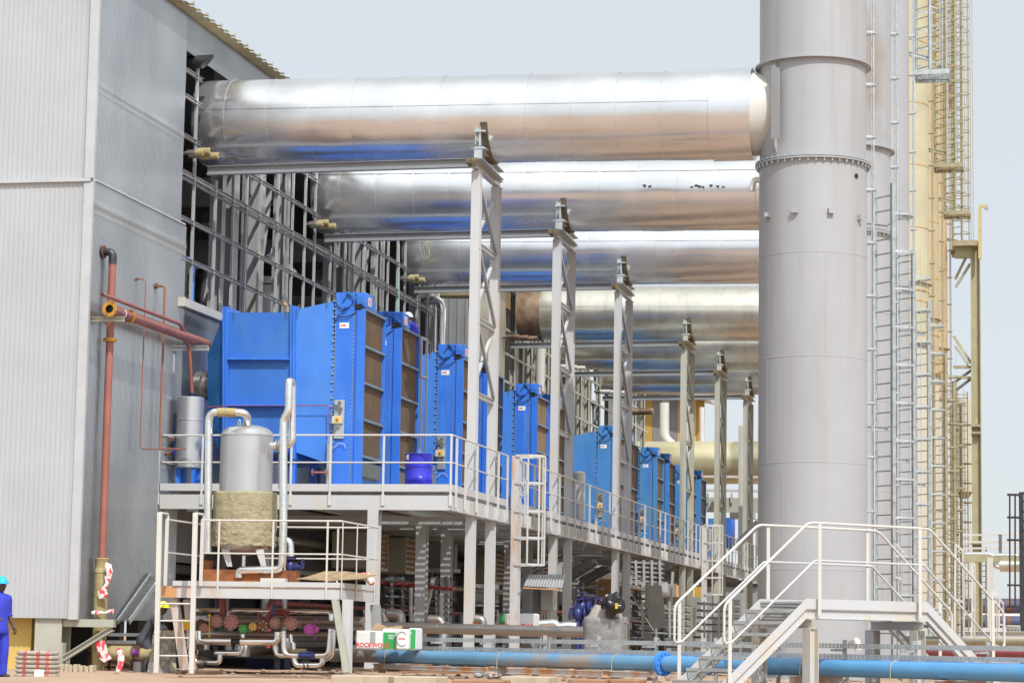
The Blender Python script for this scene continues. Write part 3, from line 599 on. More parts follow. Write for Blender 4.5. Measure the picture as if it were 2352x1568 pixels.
for i in range(6):
    o = U[i]; yc = YC + o; cx, cy = -5.12 + 1.62, yc + 1.35; mm = M['galv'] if i < 3 else M['galv_old']
    lab = ['caged galvanised ladder standing beside the big front stack', 'galvanised ladder of the second stack, just right of the nearest ladder', 'galvanised ladder of the third grey stack, before the first yellow stack', 'tall ladder at the foot of the yellow stack', 'yellowed ladder at the foot of the ochre stack', 'yellowed ladder next to the olive bridge leg'][i]
    t = thing('stack_ladder', lab, 'ladder', (cx, cy, 0), 'ladders at the stack feet')
    top = 12.05 if i < 3 else 12.2
    ladder(t, (cx, cy), (.72, -.72, 0), (-.70, -.70, 0), .66, .2, top, mm, .355, None, st=(.08, .11))
    for z in (6.0, 10.95, 1.8):
        m = MB(); m.ibeam((-5.12 + 1.15, yc + .55, z), (cx + .1, cy - .2, z + .02), .12, .07)
        part('wall_bracket', m, lo if False else (M['stack'] if i < 3 else M['galv_old']), t)
    for z in [1.1 + .92 * k for k in range(12)]:
        m = MB()
        for j in range(8):
            g0 = math.pi * j / 8 - math.pi * .25; g1 = math.pi * (j + 1) / 8 - math.pi * .25; R = .42
            m.bar((cx + .32 + R*math.sin(g0+.8), cy - .1 + R*math.cos(g0+.8) - .2, z), (cx + .32 + R*math.sin(g1+.8), cy - .1 + R*math.cos(g1+.8) - .2, z), .008, .05)
        part('cage_hoop', m, mm, t)
    m = MB(); m.bar((cx + .64, cy - .2, 1.1), (cx + .64, cy - .2, 12.2), .012, .08, (0,1,0)); m.bar((cx + .42, cy + .05, 1.1), (cx + .42, cy + .05, 12.2), .012, .07, (0,1,0)); part('cage_strap', m, mm, t)
    # upper flight hanging from the shell, with a rest platform at its foot
    if i >= 2:
        lab = [None, None, 'galvanised rest platform and ladder high on the third grey stack', 'greenish rest platform and ladder high on the first yellow stack', 'olive rest platform and ladder on the ochre stack', 'rest platform with caged ladder above the olive bridge leg'][i]
        mu = M['galv'] if i == 2 else M['galv_old']; t = thing('ladder_platform', lab, 'ladder platform', (cx, cy, 18.5), 'rest platforms on the stacks')
        ky = yc + 1.3; k_ = ky / 80.9; q0 = P(2373 - 275 / k_, 1480 - 1323 / k_, ky); q1 = P(2373 - 195 / k_, 1480 - 1323 / k_, ky); pz = q0.z
        m = MB(); x0, x1, y0, y1 = q0.x, q1.x, ky - .55, ky + .75
        for a, b in (((x0, y0), (x1, y0)), ((x0, y1), (x1, y1)), ((x0, y0), (x0, y1)), ((x1, y0), (x1, y1))): m.bar((a[0], a[1], pz), (b[0], b[1], pz), .04, .16)
        part('platform_frame', m, mu, t)
        m = MB()
        for k in range(12): m.bar((x0, y0 + .05 + k * .11, pz + .05), (x1, y0 + .05 + k * .11, pz + .05), .02, .03)
        for k in range(8): m.bar((x0 + .05 + k*.14, y0, pz + .02), (x0 + .05 + k*.14, y1, pz + .02), .008, .03)
        part('grating', m, mu, t)
        m = MB(); m.ibeam((-5.12 + 1.2, yc + .3, pz + .55), (x0 + .5, y0 + .3, pz + .5), .14, .08); part('wall_bracket', m, mu, t)
        ladder(t, (x0 + .27, ky - .1), (.72, -.72, 0), (.72, .72, 0), .66, pz + .05, pz + 7.5 + 2.6 * max(0, i - 2), mu, .34, True, pz + .4, pz + 7.5 + 2.6 * max(0, i - 2), .62, .36, (.05, .10))
        m = MB(); m.bar((x1 - .1, ky, pz), (x1 - .1, ky, pz + 7 + 3 * (i - 2)), .03, .06); m.bar((x0 + .9, ky + .3, pz), (x0 + .9, ky + .3, pz + 7 + 3 * (i - 2)), .03, .06); part('cage_strap', m, mu, t)
# ------------------------------------------------------------------ blue intake filter housings
YA = 57.3
def z1(a, b): return (.31637 * a + 459.4, .31637 * b + 643.1)
def A_(a, b, y=YA): return P(*z1(a, b), y)
XF = A_(1185, 700).x                                   # the screen face
def fz(b, a=1000): return A_(a, b).z
def fx(a, b=700): return A_(a, b).x
def filt(idx, y0, depth, blue, screen, label, full, drum=True):
    """side panels look at the camera (y0), the screen looks to +X"""
    t = thing('intake_filter', label, 'filter housing', (XF, y0, 4.3), 'blue intake filter housings')
    Bm, Sm = M[blue], M[screen]; zt = fz(215); zb = fz(1500); y1 = y0 + depth
    xL, xR = fx(975), XF
    # filter casing (open towards the screen)
    m = MB(); m.box((xL, y0, zb), (fx(1112), y1, fz(90))); m.box((fx(1112), y0 + .03, zb), (xR - .12, y1, zt)); part('casing', m, Bm, t)
    m = MB(); m.box((fx(1132), y0 - .02, zb), (xR + .02, y0 + .0, zt + .0)); m.box((xR - .12, y0 + .0, zb), (xR + .02, y0 + .05, zt)); m.box((xR - .12, y1 - .05, zb + .3), (xR + .02, y1, zt)); part('screen_frame', m, Bm, t)
    m = MB(); m.box((xR - .10, y0 + .05, fz(1275)), (xR - .05, y1 - .05, zt - .02)); part('filter_screen', m, Sm, t)
    m = MB(); m.box((xR - .12, y0 + .05, zt - .02), (xR + .04, y1 - .02, zt + .03)); part('screen_hood', m, M['blue_grey'], t)
    for b in (480, 745, 1010, 1275):
        m = MB(); m.box((xR - .05, y0 + .04, fz(b) - .03), (xR + .03, y1 - .04, fz(b) + .03)); part('screen_bar', m, M['blue_grey'], t)
    m = MB(); z0 = fz(1340); m.prism([V((xR - .55, y0 + .12, zb + .02)), V((xR - .02, y0 + .12, zb + .28)), V((xR - .02, y0 + .12, z0 + .1)), V((xR - .38, y0 + .12, z0 + .1))], (0, 0, 0), (0, depth - .2, 0)); part('dust_chute', m, M['dark_steel'], t)
    # drive box with sticker, half drum and levers
    m = MB(); m.box((fx(1112) + .02, y0 + .05, fz(200)), (fx(1190), y0 + .75, fz(90))); bx = part('drive_box', m, Bm, t, bevel=.012)
    m = MB(); xx = fx(1190) + .002; m.box((xx, y0 + .25, fz(178)), (xx + .004, y0 + .52, fz(118))); part('sticker', m, M['white_label'], bx)
    m = MB()
    for k in range(3): m.box((xx + .004, y0 + .30 + .06 * k, fz(170)), (xx + .006, y0 + .335 + .06 * k, fz(126)))
    part('sticker_print', m, M['red_label'], bx)
    m = MB(); c = V((fx(1040), y0 - .06, fz(150))); m.cyl(c, c + V((0, .055, 0)), .195, 28); part('half_drum', m, Bm, t, bevel=0)
    m = MB()
    m.bar((fx(1065), y0 - .10, fz(92)), (fx(1190), y0 - .10, fz(172)), .05, .06, (0, 1, 0)); m.bar((fx(1030), y0 - .09, fz(158)), (fx(1075), y0 - .09, fz(98)), .03, .03)
    m.bar((fx(1000), y0 - .09, fz(228)), (fx(1060), y0 - .09, fz(196)), .03, .035); m.cyl((fx(1158), y0 - .14, fz(150)), (fx(1158), y0 - .04, fz(150)), .03, 8); m.cyl((fx(1068), y0 - .14, fz(95)), (fx(1068), y0 - .04, fz(95)), .035, 8)
    part('lever', m, M['blue_teal'], t)
    m = MB(); m.tube([(fx(1120), y0 - .02, fz(235)), (fx(1075), y0 - .05, fz(268)), (fx(1000), y0 - .05, fz(270)), (fx(972), y0 - .03, fz(300))], .012, 6, bend=.1); m.tube([(fx(1185), y0 - .04, fz(190)), (fx(1165), y0 - .05, fz(208)), (fx(1115), y0 - .05, fz(203))], .012, 6, bend=.06); m.box((fx(1115), y0 - .03, fz(200)), (fx(1165), y0 + .04, fz(176)))
    part('cable', m, M['black'], t)
    # bolt rows
    m = MB()
    for k in range(46):
        z = fz(150) - k * (fz(150) - fz(1480)) / 45
        m.cyl((xL - .015, y0 - .012, z), (xL - .015, y0 + .01, z), .013, 6); m.cyl((fx(1105), y0 - .012, z), (fx(1105), y0 + .01, z), .011, 6)
        if k % 2 == 0: m.box((xL - .07, y0 - .03, z - .012), (xL - .03, y0 - .0, z + .012))
    part('bolts', m, M['galv'], t)
    m = MB(); m.box((xL - .008, y0 - .008, fz(1470)), (xL + .010, y0, fz(150))); m.box((fx(1108), y0 - .008, fz(1440)), (fx(1110) + .008, y0, fz(230))); part('seam_strip', m, M['bluepipe'] if blue == 'blue_old' else M['blue_grey'], t)
    # arrow sticker
    m = MB(); m.box((fx(1005), y0 - .006, fz(350)), (fx(1073), y0 - .001, fz(310))); st = part('arrow_sticker', m, M['white_label'], t)
    m = MB(); zc_ = fz(330); xa = fx(1010); q = y0 - .009
    for k in range(2):
        x_ = xa + .055 * k; m.prism([V((x_, q, zc_)), V((x_ + .055, q, zc_ + .033)), V((x_ + .055, q, zc_ - .033))], (0, 0, 0), (0, .002, 0))
    m.box((xa + .11, q, zc_ - .012), (xa + .135, q + .002, zc_ + .012)); part('arrow', m, M['red_label'], st)
    # control panel
    if full < 3:
        zt2, zb2 = fz(870), fz(1150); xa, xb = fx(985), fx(1058)
        m = MB(); m.box((xa, y0 - .05, zb2), (xb, y0 - .03, zt2)); pn = part('control_panel', m, M['galv'], t)
        m = MB(); m.box((xa - .03, y0 - .16, fz(1045)), (xb - .03, y0 - .05, fz(990))); part('switch_box', m, M['ibc'] if full else M['white_label'], pn, bevel=.008)
        m = MB(); m.box((xa + .07, y0 - .175, fz(1028)), (xa + .16, y0 - .16, fz(1002))); part('switch_knob', m, M['yellow_p'], pn)
        m = MB(); m.cyl((xa + .11, y0 - .2, fz(1015)), (xa + .11, y0 - .175, fz(1015)), .022, 10); part('red_knob', m, M['red_label'], pn)
        m = MB(); m.box((xa + .02, y0 - .12, fz(940)), (xa + .10, y0 - .05, fz(905))); m.box((xa + .1, y0 - .1, fz(960)), (xa + .17, y0 - .05, fz(925))); m.cyl((xa + .13, y0 - .1, fz(892)), (xa + .13, y0 - .05, fz(892)), .04, 12); m.tube([(xa + .03, y0 - .1, fz(1060)), (xa + .1, y0 - .12, fz(1080)), (xa - .02, y0 - .1, fz(1110)), (xa - .03, y0 - .06, fz(1150))], .012, 6); m.tube([(xa + .08, y0 - .1, fz(905)), (xa + .2, y0 - .1, fz(930)), (xa + .12, y0 - .08, fz(985))], .01, 6)
        part('pneumatic_valves', m, M['dark_steel'], pn)
        m = MB(); m.tube([(xa + .02, y0 - .07, fz(1165)), (xa - .1, y0 - .06, fz(1200)), (xa + .02, y0 - .06, fz(1225)), (xa + .12, y0 - .06, fz(1180)), (xa + .28, y0 - .06, fz(1190)), (xa + .3, y0 - .05, fz(1220))], .008, 6, bend=.08); part('hose', m, M['white'], pn)
        m = MB(); m.box((fx(950), y0 - .12, 4.36), (fx(980), y0 - .10, fz(1190)))
        for k in range(24): m.box((fx(950), y0 - .135, 4.4 + k * .052), (fx(980), y0 - .12, 4.425 + k * .052))
        m.box((fx(948), y0 - .15, 4.36), (fx(950), y0 - .10, fz(1185))); m.box((fx(980), y0 - .15, 4.36), (fx(982), y0 - .10, fz(1185))); part('cable_tray', m, M['galv'], t)
    # air duct towards the hall
    def poly(pts, ya, yb): mm = MB(); mm.prism([A_(a, b) - V((0, YA, 0)) for a, b in pts], (0, ya, 0), (0, yb, 0)); return mm
    part('transition', poly([(695, 215), (970, 152), (970, 1345), (695, 1248)], y0 + .012, y1), M['blue_trans'] if idx < 3 else Bm, t)
    if full:
        xl = fx(210); m = MB()
        part('plenum', poly([(205, 235), (660, 232), (660, 1248), (205, 1248)], y0 + .03, y1 - .03), M['blue_plenum'], t)
        m = poly([(168, 195), (210, 195), (210, 1300), (168, 1300)], y0 - .06, y1 + .05); part('flange_frame', m, Bm, t)
        m = poly([(657, 188), (697, 188), (697, 1300), (657, 1300)], y0 - .06, y1 + .05); part('flange_frame', m, Bm, t)
        m = poly([(188, 200), (192, 200), (192, 1290), (188, 1290)], y0 - .075, y0 - .06); m2 = poly([(675, 196), (679, 196), (679, 1290), (675, 1290)], y0 - .075, y0 - .06); m.add(m2.v, m2.f); part('flange_seam', m, M['blue_teal'], t)
        part('ledge', poly([(211, 565), (656, 568), (656, 582), (211, 580)], y0 - .13, y0 + .028), Bm, t)
        part('ledge', poly([(211, 905), (656, 905), (656, 917), (211, 917)], y0 - .17, y0 + .028), Bm, t)
        # end cap tapering to the round connector
        q = [(167, 258), (20, 530), (20, 1010), (120, 1240), (167, 1290)]; off = [0, .35, .35, .2, .05]; ps = []
        for (a, b), o in zip(q, off): ps.append(A_(a, b) + V((0, y0 - YA + .02 + o, 0)))
        for (a, b), o in zip(q, off): ps.append(A_(a, b) + V((0, y0 - YA + depth - .03 - o, 0)))
        n = 5; m = MB(); m.add(ps, [(0, 1, 2, 3, 4), (9, 8, 7, 6, 5)] + [(i, i + n, (i + 1) % n + n, (i + 1) % n) for i in range(n)]); part('end_cap', m, M['blue_teal'], t)
        m = MB(); c = V((-20.24, y0 + .95, A_(0, 740).z)); e = V((A_(20, 700).x + .05, y0 + .95, c.z)); L = (e - c).length
        m.lathe(c, (1, 0, 0), [(0, .36), (L * .3, .36), (L * .3, .39), (L * .36, .39), (L * .36, .34), (L * .6, .34), (L * .6, .38), (L * .66, .38), (L * .66, .35), (L, .35)], 28); part('bellows', m, M['silver_dull'], t)
        m = MB()
        for k in range(20):
            g = 2 * math.pi * k / 20; p = V((e.x - .09, y0 + .95 + .41 * math.cos(g), c.z + .41 * math.sin(g))); m.cyl(p, p + V((.1, 0, 0)), .018, 6)
        m.lathe((e.x - .05, y0 + .95, c.z), (1, 0, 0), [(0, .35), (0, .44), (.03, .44), (.03, .35)], 28); part('bolt_ring', m, M['dark_steel'], t)
        for a in (250, 630, 712, 925):
            m = MB(); p = A_(a, 205 if a < 900 else 130) + V((0, y0 - YA - .03, 0)); m.tube([p + V((0, 0, -.22)), p + V((0, 0, .03)), p + V((.03, 0, .08)), p + V((.06, 0, .03))], .012, 6); part('lifting_hook', m, M['dark_steel'], t)
        m = MB(); m.tube([A_(585, 240) + V((0, y0 - YA + .6, -.1)), A_(585, 165) + V((0, y0 - YA + .6, 0)), A_(555, 140) + V((0, y0 - YA + .6, 0))], .03, 8); part('vent_pipe', m, M['orange'], t)
        for a, ya in ((680, y0 + .05), (180, y0 + .05), (680, y1 - .2)):
            m = MB(); m.box((A_(a, 0).x, ya, 4.25), (A_(a + 42, 0).x, ya + .15, fz(1298))); part('leg', m, Bm, t)
    else:
        part('plenum', poly([(205, 235), (693, 232), (693, 1248), (205, 1248)], y0 + .03, y1 - .03), Bm, t)
    return t
LA = ['big blue filter housing in front with panelled duct, facing the jacketed tank', 'blue filter housing behind the blue drum with control panel at rail height', 'blue filter housing between the second and third tower legs, right of the walkway ladder',
      'faded blue housing by the fourth tower with a slanting plain top', 'blue housing beside the fifth tower, brown screen seen edge on', 'last front blue housing before the pale beams across the view']
LB = ['blue filter housing on which the white helmeted worker leans', 'blue filter housing seen between both legs of the first lattice tower', 'blue filter housing just behind the second lattice tower',
      'blue filter housing tucked behind the fourth tower leg with dark screens', 'darker blue housing right behind the fifth tower', 'rearmost small blue filter housing beneath the cream duct']
for i in range(6):
    bl = 'blue' if i < 3 else 'blue_old'; sc = ['screen', 'screen', 'screen_tan', 'screen_tan', 'screen', 'screen'][i]
    filt(i, YA + U[i], 1.95, bl, sc, LA[i], 1)
    filt(i, YA + 3.55 + U[i], 1.9, bl, 'screen', LB[i], 0 if i else 0)
# ------------------------------------------------------------------ lattice towers under the ducts
C1, C2 = 58.6, 60.85
M['cradle'] = mat('rusty_cradle', (.13,.10,.065), .6, .2, .3, 6, (.3,.2,.08), .6, (6,6,6)); M['tie'] = mat('shaded_grey_beam_paint', (.24,.25,.26), .5, 0, .08, 1.5)  # tie: steel grey darkened, shade on the beams put into the colour
def tower(i):
    o = U[i]; mm = M['white'] if i < 3 else M['steel_beige']
    lab = ['white lattice tower carrying the topmost duct, its feet by the walkway corner', 'white lattice tower under the scuffed duct, right of the walkway ladder', 'slimmer white tower holding the third duct', 'grey lattice tower under the burnt duct', 'grey lattice tower left of the last narrow one', 'narrow grey tower partly hidden beside the big stack'][i]
    t = thing('duct_tower', lab, 'support tower', (TX, (C1 + C2) / 2 + o, 0), 'lattice towers under the ducts')
    for c in (C1, C2):
        m = MB(); m.ibeam((TX, c + o, .3), (TX, c + o, 12.25), .24, .225, (0, 1, 0), .016, .012); m.box((TX - .2, c + o - .2, .28), (TX + .2, c + o + .2, .30)); part('column', m, mm, t)
    zs = [5.1, 6.75, 8.6, 10.45, 12.05]
    for z in zs[1:-1]:
        m = MB(); m.ibeam((TX, C1 + o + .13, z), (TX, C2 + o - .13, z), .14, .10); part('strut', m, mm, t)
    for k in range(1, len(zs) - 1):
        a, b = zs[k] + .08, zs[k+1] - .08
        m = MB(); m.bar((TX + .07, C1 + o + .1, b), (TX + .07, C2 + o - .12, a), .09, .03, (1, 0, 0)); m.bar((TX + .03, C1 + o + .1, b), (TX + .03, C2 + o - .12, a), .03, .05, (1, 0, 0)); part('brace', m, M['steel'] if i < 3 else mm, t)  # near towers: grey instead of white paints shade onto these diagonals
        m = MB(); m.bar((TX - .04, C1 + o + .12, a + .1), (TX - .04, C2 + o - .1, b - .1), .07, .08, (1, 0, 0)); part('brace', m, mm, t)
    m = MB(); m.ibeam((TX, C1 + o - .5, 12.37), (TX, C2 + o + .45, 12.37), .2, .16, (0, 0, 1), .016, .014); hb = part('head_beam', m, mm, t)
    m = MB(); m.box((TX - .1, C1 + o - .52, 12.26), (TX + .1, C1 + o - .5, 12.48)); m.box((TX - .12, C1 + o - .78, 12.30), (TX - .02, C1 + o - .5, 12.42)); part('rusty_end', m, M['cradle'], hb)
    # saddle: cross stool, clip and rod against the front of the duct
    m = MB(); y = C1 + o - .45; m.ibeam((TX + .12, y, 12.58), (TX + .12, y + 2.5, 12.50), .22, .24, (0, 0, 1), .015, .02); m.box((TX - .06, y, 12.71), (TX + .32, y + .3, 12.73)); m.box((TX + .02, y + .02, 12.73), (TX + .26, y + .2, 12.77)); m.box((TX + .02, y - .01, 12.485), (TX + .22, y - .002, 12.69)); part('saddle', m, M['galv'] if i < 3 else mm, t)
    m = MB(); m.bar((TX + .14, y + .1, 12.80), (TX + .14, y + .1, 13.18), .05, .05); m.box((TX, y + .02, 13.14), (TX + .28, y + .2, 13.18)); m.cyl((TX + .14, y + .1, 13.18), (TX + .14, y + .1, 13.42), .014, 6); m.bar((TX + .02, y + .16, 12.85), (TX + .02, y + .12, 13.28), .03, .06); part('hold_down', m, M['galv'], t)
    m = MB(); zc2 = 13.78 - .16 * (TX + 20.6) / 14.0; R_ = 1.125; pts = [V((TX + .22, YC + o + R_ * math.cos(g), zc2 + R_ * math.sin(g))) for g in [math.radians(196 + 8 * k) for k in range(17)]]
    for a_, b_ in zip(pts[:-1], pts[1:]): m.bar(a_, b_, .16, .03, (b_ - a_).cross(V((1, 0, 0))))
    part('cradle_band', m, M['cradle'], t)
    # tie back to the hall
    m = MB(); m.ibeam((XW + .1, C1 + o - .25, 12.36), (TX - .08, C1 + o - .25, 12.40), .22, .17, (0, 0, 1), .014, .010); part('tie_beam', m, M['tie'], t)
for i in range(6): tower(i)
# insulated pipe stubs beside every duct
LS = ['trio of wool wrapped pipe ends under the left end of the topmost duct', 'wool wrapped pipe ends under the left end of the scuffed duct', 'wool wrapped pipe ends beneath the duct with the looped rope', 'scorched smoking pipe stubs below the burnt duct', 'pipe stubs with a wisp of steam, behind the second tower', 'three pale round pipe ends beside the third tower']
for i in range(6):
    o = U[i]; t = thing('pipe_stub_group', LS[i], 'pipe ends', (XW, 57.2 + o, 12.4), 'insulated pipe ends at the hall')
    ps = [(0.0, 0, .50), (.16, .14, .62), (.36, -.02, .78)] if i < 3 else [(0, 0, .8), (.3, 0, 1.1), (.6, 0, 1.4)]
    for k, (dy, dz, L) in enumerate(ps):
        a = V((XW - .1, 57.15 + o + dy, 12.58 + dz * .5)); b = a + V((L, 0, 0)); m = MB(); m.cyl(a, b, .05, 12, cap=False); m.cyl(a, b - V((.05, 0, 0)), .045, 12); part('pipe', m, M['silver_dull'], t)
        m = MB(); m.lathe(a + V((.3, 0, 0)), (1, 0, 0), [(0, .05), (0, .085), (L - .32, .09), (L - .30, .05), (L - .36, .045)], 14); part('insulation', m, M['wool_y'] if i < 3 else (M['duct_rust'] if i == 3 else M['cream']), t)
# looped rope on the third duct
m = MB(); pts = [P(965, 545, 79.4), P(968, 585, 79.4), P(975, 600, 79.4), P(984, 590, 79.4), P(985, 570, 79.4), P(976, 530, 79.4), P(972, 565, 79.4), P(978, 596, 79.4), P(988, 590, 79.4), P(984, 555, 79.4), P(978, 530, 79.4)]
m.tube([p for p in pts], .012, 6, bend=.2); solo('rope', m, M['wire'], 'pale looped rope hanging in front of the third duct', 'rope')
m = MB(); m.tube([P(1007, 692, 83), P(982, 690, 83) ], .1); m = MB(); m.tube([P(975, 690, 82.2), P(1014, 689, 82.2), P(1012, 820, 82.2)], .16, 16, bend=.35); solo('jacketed_downpipe', m, M['silver'], 'shiny jacketed pipe bending down at the end of the first hall', 'pipe')
m = MB(); m.tube([P(915, 560, 78), P(914, 740, 78)], .05); solo('green_hose', m, mat('pale_green_hose', (.25, .42, .40), .5), 'thin pale green pipe running straight down in front of the hall grid', 'pipe')
m = MB(); m.cyl(P(1012, 675, 84.5), P(1100, 676, 84.5), .16, 16); solo('yellow_pipe', m, M['wool_y'], 'short yellow pipe between both halls behind the first tower', 'pipe')
m = MB(); m.cyl(P(1242, 790, 100), P(1240, 900, 100), .2, 14); solo('cream_downpipe', m, M['cream'], 'cream upright pipe behind the third blue housing', 'pipe')
m = MB(); m.tube([P(1350, 925, 118), P(1366, 925, 118), P(1368, 1000, 118)], .14, 12); solo('white_downpipe', m, M['trim'], 'small white pipe bending down above the faded blue housing', 'pipe')
m = MB(); m.tube([P(1455, 945, 125), P(1500, 944, 125)], .18, 12); solo('side_outlet', m, M['duct_rust'], 'short horizontal outlet pipe with scorched tip before the ochre panels', 'pipe')
for k, (x, y, Y) in enumerate([(1045, 1, 86), (1065, 1, 86)]):
    pass
# ------------------------------------------------------------------ walkway
WX = -13.15; D0 = 55.8; ZD = 4.18; WE = 126.0
wk = thing('walkway', 'long white steel walkway with railing along the blue filter housings', 'walkway', (WX, D0, ZD))
m = MB()
def grating(m, x0, y0, x1, y1, z, pitch=.11, cross=.28, t=.012):
    k = 0
    y = y0
    while y < y1: m.box((x0, y, z - .03), (x1, y + .045, z)); y += pitch
    x = x0
    while x < x1: m.box((x, y0, z - .036), (x + t, y1, z - .031)); x += cross
grating(m, XW + .3, D0 + .05, WX - .05, 57.2, ZD + .03, .06, .1); grating(m, -15.6, 57.2, WX - .05, 84, ZD + .03); m.box((-15.6, 84, ZD), (WX - .05, WE, ZD + .03)); part('deck_grating', m, M['galv'], wk)
m = MB(); m.box((-20.1, 57.2, ZD - .02), (-15.6, 84, ZD + .02)); part('floor_plate', m, M['steel'], wk)
m = MB(); m.chan((XW + .05, D0, 3.93), (WX, D0, 3.93), .34, .10, (0, 0, 1), .014, -1); part('front_beam', m, M['white'], wk)
m = MB(); m.chan((WX, D0 + .0, 3.93), (WX, WE, 3.93), .34, .10, (0, 0, 1), .014, -1)
y = D0 + .5
while y < WE: m.box((WX - .012 + .014, y, 3.78), (WX + .09, y + .012, 4.08)); y += 1.06
part('edge_beam', m, M['white'], wk)
m = MB(); m.box((XW + .05, D0 - .012, 4.19), (WX + .012, D0, 4.36)); m.box((WX, D0 + .001, 4.19), (WX + .012, 62.0, 4.36)); m.box((WX, 62.9, 4.19), (WX + .012, 99.5, 4.36)); m.box((WX, 100.4, 4.19), (WX + .012, WE, 4.36)); part('toe_board', m, M['white'], wk)
for x in (-18.4, -16.4, -14.6):
    m = MB(); m.ibeam((x, D0 + .12, 3.88), (x, WE if x > -15 else 84, 3.88), .26, .14); part('joist', m, M['steel'], wk)
for k in range(22):
    y = 58.6 + k * 3.1; m = MB(); m.ibeam((XW + .5 if y < 84 else -17, y, 3.65), (WX - .15, y, 3.65), .2, .14); part('cross_beam', m, M['steel'], wk)
rail = thing  # railing: posts, top rail and mid rail
rl = MB(); rl.tube([V((XW + .1, D0 - .02, 5.50)), V((WX - .03, D0 - .02, 5.50)), V((WX + .02, D0 + .05, 5.50)), V((WX + .02, 62.0, 5.48))], .022, 8, bend=.08)
rr = part('railing', rl, M['cream'], wk)
def addrail(nm, pts, r=.022): m = MB(); m.tube(pts, r, 8, bend=.06); part(nm, m, M['cream'], rr)
addrail('mid_rail', [(XW + .1, D0 - .02, 4.86), (WX - .03, D0 - .02, 4.86), (WX + .02, D0 + .05, 4.86), (WX + .02, 62.0, 4.86)], .018)
addrail('top_rail', [(WX + .02, 62.95, 5.48), (WX + .02, 99.4, 5.48)]); addrail('mid_rail', [(WX + .02, 62.95, 4.86), (WX + .02, 99.4, 4.86)], .018)
addrail('top_rail', [(WX + .02, 100.5, 5.48), (WX + .02, WE, 5.48)]); addrail('mid_rail', [(WX + .02, 100.5, 4.86), (WX + .02, WE, 4.86)], .018)
addrail('top_rail', [(XW + .1, D0 - .02, 5.50), (XW + .1, 57.4, 5.50)]); addrail('mid_rail', [(XW + .1, D0 - .02, 4.86), (XW + .1, 57.4, 4.86)], .018)
def post(x, y, front):
    m = MB()
    if front: m.box((x - .025, y - .032, 3.95), (x + .025, y - .020, 5.48)); m.box((x - .04, y - .034, 3.86), (x + .04, y - .012, 4.12))
    else: m.box((x + .014, y - .006, 3.85), (x + .072, y + .006, 5.46)); m.box((x + .013, y - .035, 3.84), (x + .022, y + .035, 4.12))
    return m
for x in [PX(0, 0, 0)] and [P(a, 1050, D0).x for a in (366, 466, 566, 670, 760, 882, 1037)]: part('post', post(x, D0, 1), M['cream'], rr)
ys = [D0 + .35, 57.1, 58.35, 59.6, 60.8, 61.9, 63.0]; y = 64.2
while y < WE: ys.append(y); y += 1.22
for y in ys:
    if abs(y - 100) < .4: continue
    part('post', post(WX, y, 0), M['white'], rr)
# other columns under the deck
cols = [('column', -18.0 + 3.05, D0 + .15, .24, 'white')]
m = MB(); c = P(860, 1200, D0 + .12); m.ibeam((c.x, c.y, .1), (c.x, c.y, 3.76), .3, .26, (0, 1, 0), .016, .012); part('column', m, M['white'], wk)
for y in (60.2, 62.9, 70.8, 73.5, 81.4, 92, 97.8, 108.5, 119):
    m = MB(); m.ibeam((-14.9, y, .1), (-14.9, y, 3.7), .3, .26, (0, 1, 0), .016, .012); part('column', m, M['steel'], wk)
    m = MB(); m.ibeam((-18.9, y + .6, .1), (-18.9, y + .6, 3.6), .25, .25, (0, 1, 0), .016, .012); part('column', m, M['intgrey'], wk)
# ------------------------------------------------------------------ caged ladders up the walkway
def wladder(y, label, mm):
    x = WX + .09; t = thing('walkway_ladder', label, 'ladder', (x, y, 0), 'caged ladders up to the walkway')
    for dy, z1, w in ((-.24, 5.62, .20), (.24, 5.55, .16)):
        m = MB(); m.ibeam((x + .10, y + dy, .25), (x + .10, y + dy, 5.5), .07, w if dy < 0 else .12, (0, 1, 0), .008, .008); part('stile', m, mm if dy < 0 else M['white'], t)
    m0 = None
    for k in range(16):
        if m0 is None: m = MB(); m.bar((x + .10, y - .18, .55), (x + .10, y + .18, .55), .03, .03); m0 = part('rung', m, M['white'], t)
        else: r_ = m0.copy(); SC.collection.objects.link(r_); r_.location = (0, 0, .33 * k); ORG[r_.name] = ORG[t.name]
    for z in (5.50, 4.80, 4.08, 3.40, 2.72):
        m = MB(); pts = [V((x + .1, y - .3, z)), V((x + .45, y - .34, z)), V((x + .72, y - .22, z)), V((x + .82, y, z)), V((x + .72, y + .22, z)), V((x + .45, y + .34, z)), V((x + .1, y + .3, z))]
        for a, b in zip(pts[:-1], pts[1:]): m.bar(a, b, .008, .06)
        part('cage_hoop', m, M['cream'] if z > 5 else M['white'], t)
    for dx, dy in ((.45, -.345), (.72, -.225), (.825, 0), (.72, .225)):
        m = MB(); m.bar((x + dx, y + dy, 2.70), (x + dx, y + dy, 5.5), .045, .01, (0, 1, 0)); part('cage_strap', m, M['cream'], t)
    for s in (-.2, .2):
        m = MB(); m.tube([(x + .02, y + s, 4.5), (x + .3, y + s, 4.5), (x + .3, y + s, 5.35), (x + .02, y + s, 5.35)], .016, 8, bend=.08); part('grab_rail', m, M['cream'], t)
wladder(62.45, 'cream caged ladder up to the walkway just right of the first tower', M['whiter'])
wladder(99.95, 'small caged ladder at the far part of the walkway, left of the crossover stairs', M['cream'])
def r1(a, b): return (a * .33389, 1044.6 + b * .33389)
def r2(a, b): return (367.5 + a * .33389, 1044.6 + b * .33389)
def r3(a, b): return (826.9 + a * .33389, 1044.6 + b * .33389)
def r4(a, b): return (1286.3 + a * .33389, 1044.6 + b * .33389)
def r5(a, b): return (1764 + a * .33389, 1044.6 + b * .33389)
def z5(a, b): return (367.5 + .19531 * a, 1359.75 + .19531 * b)
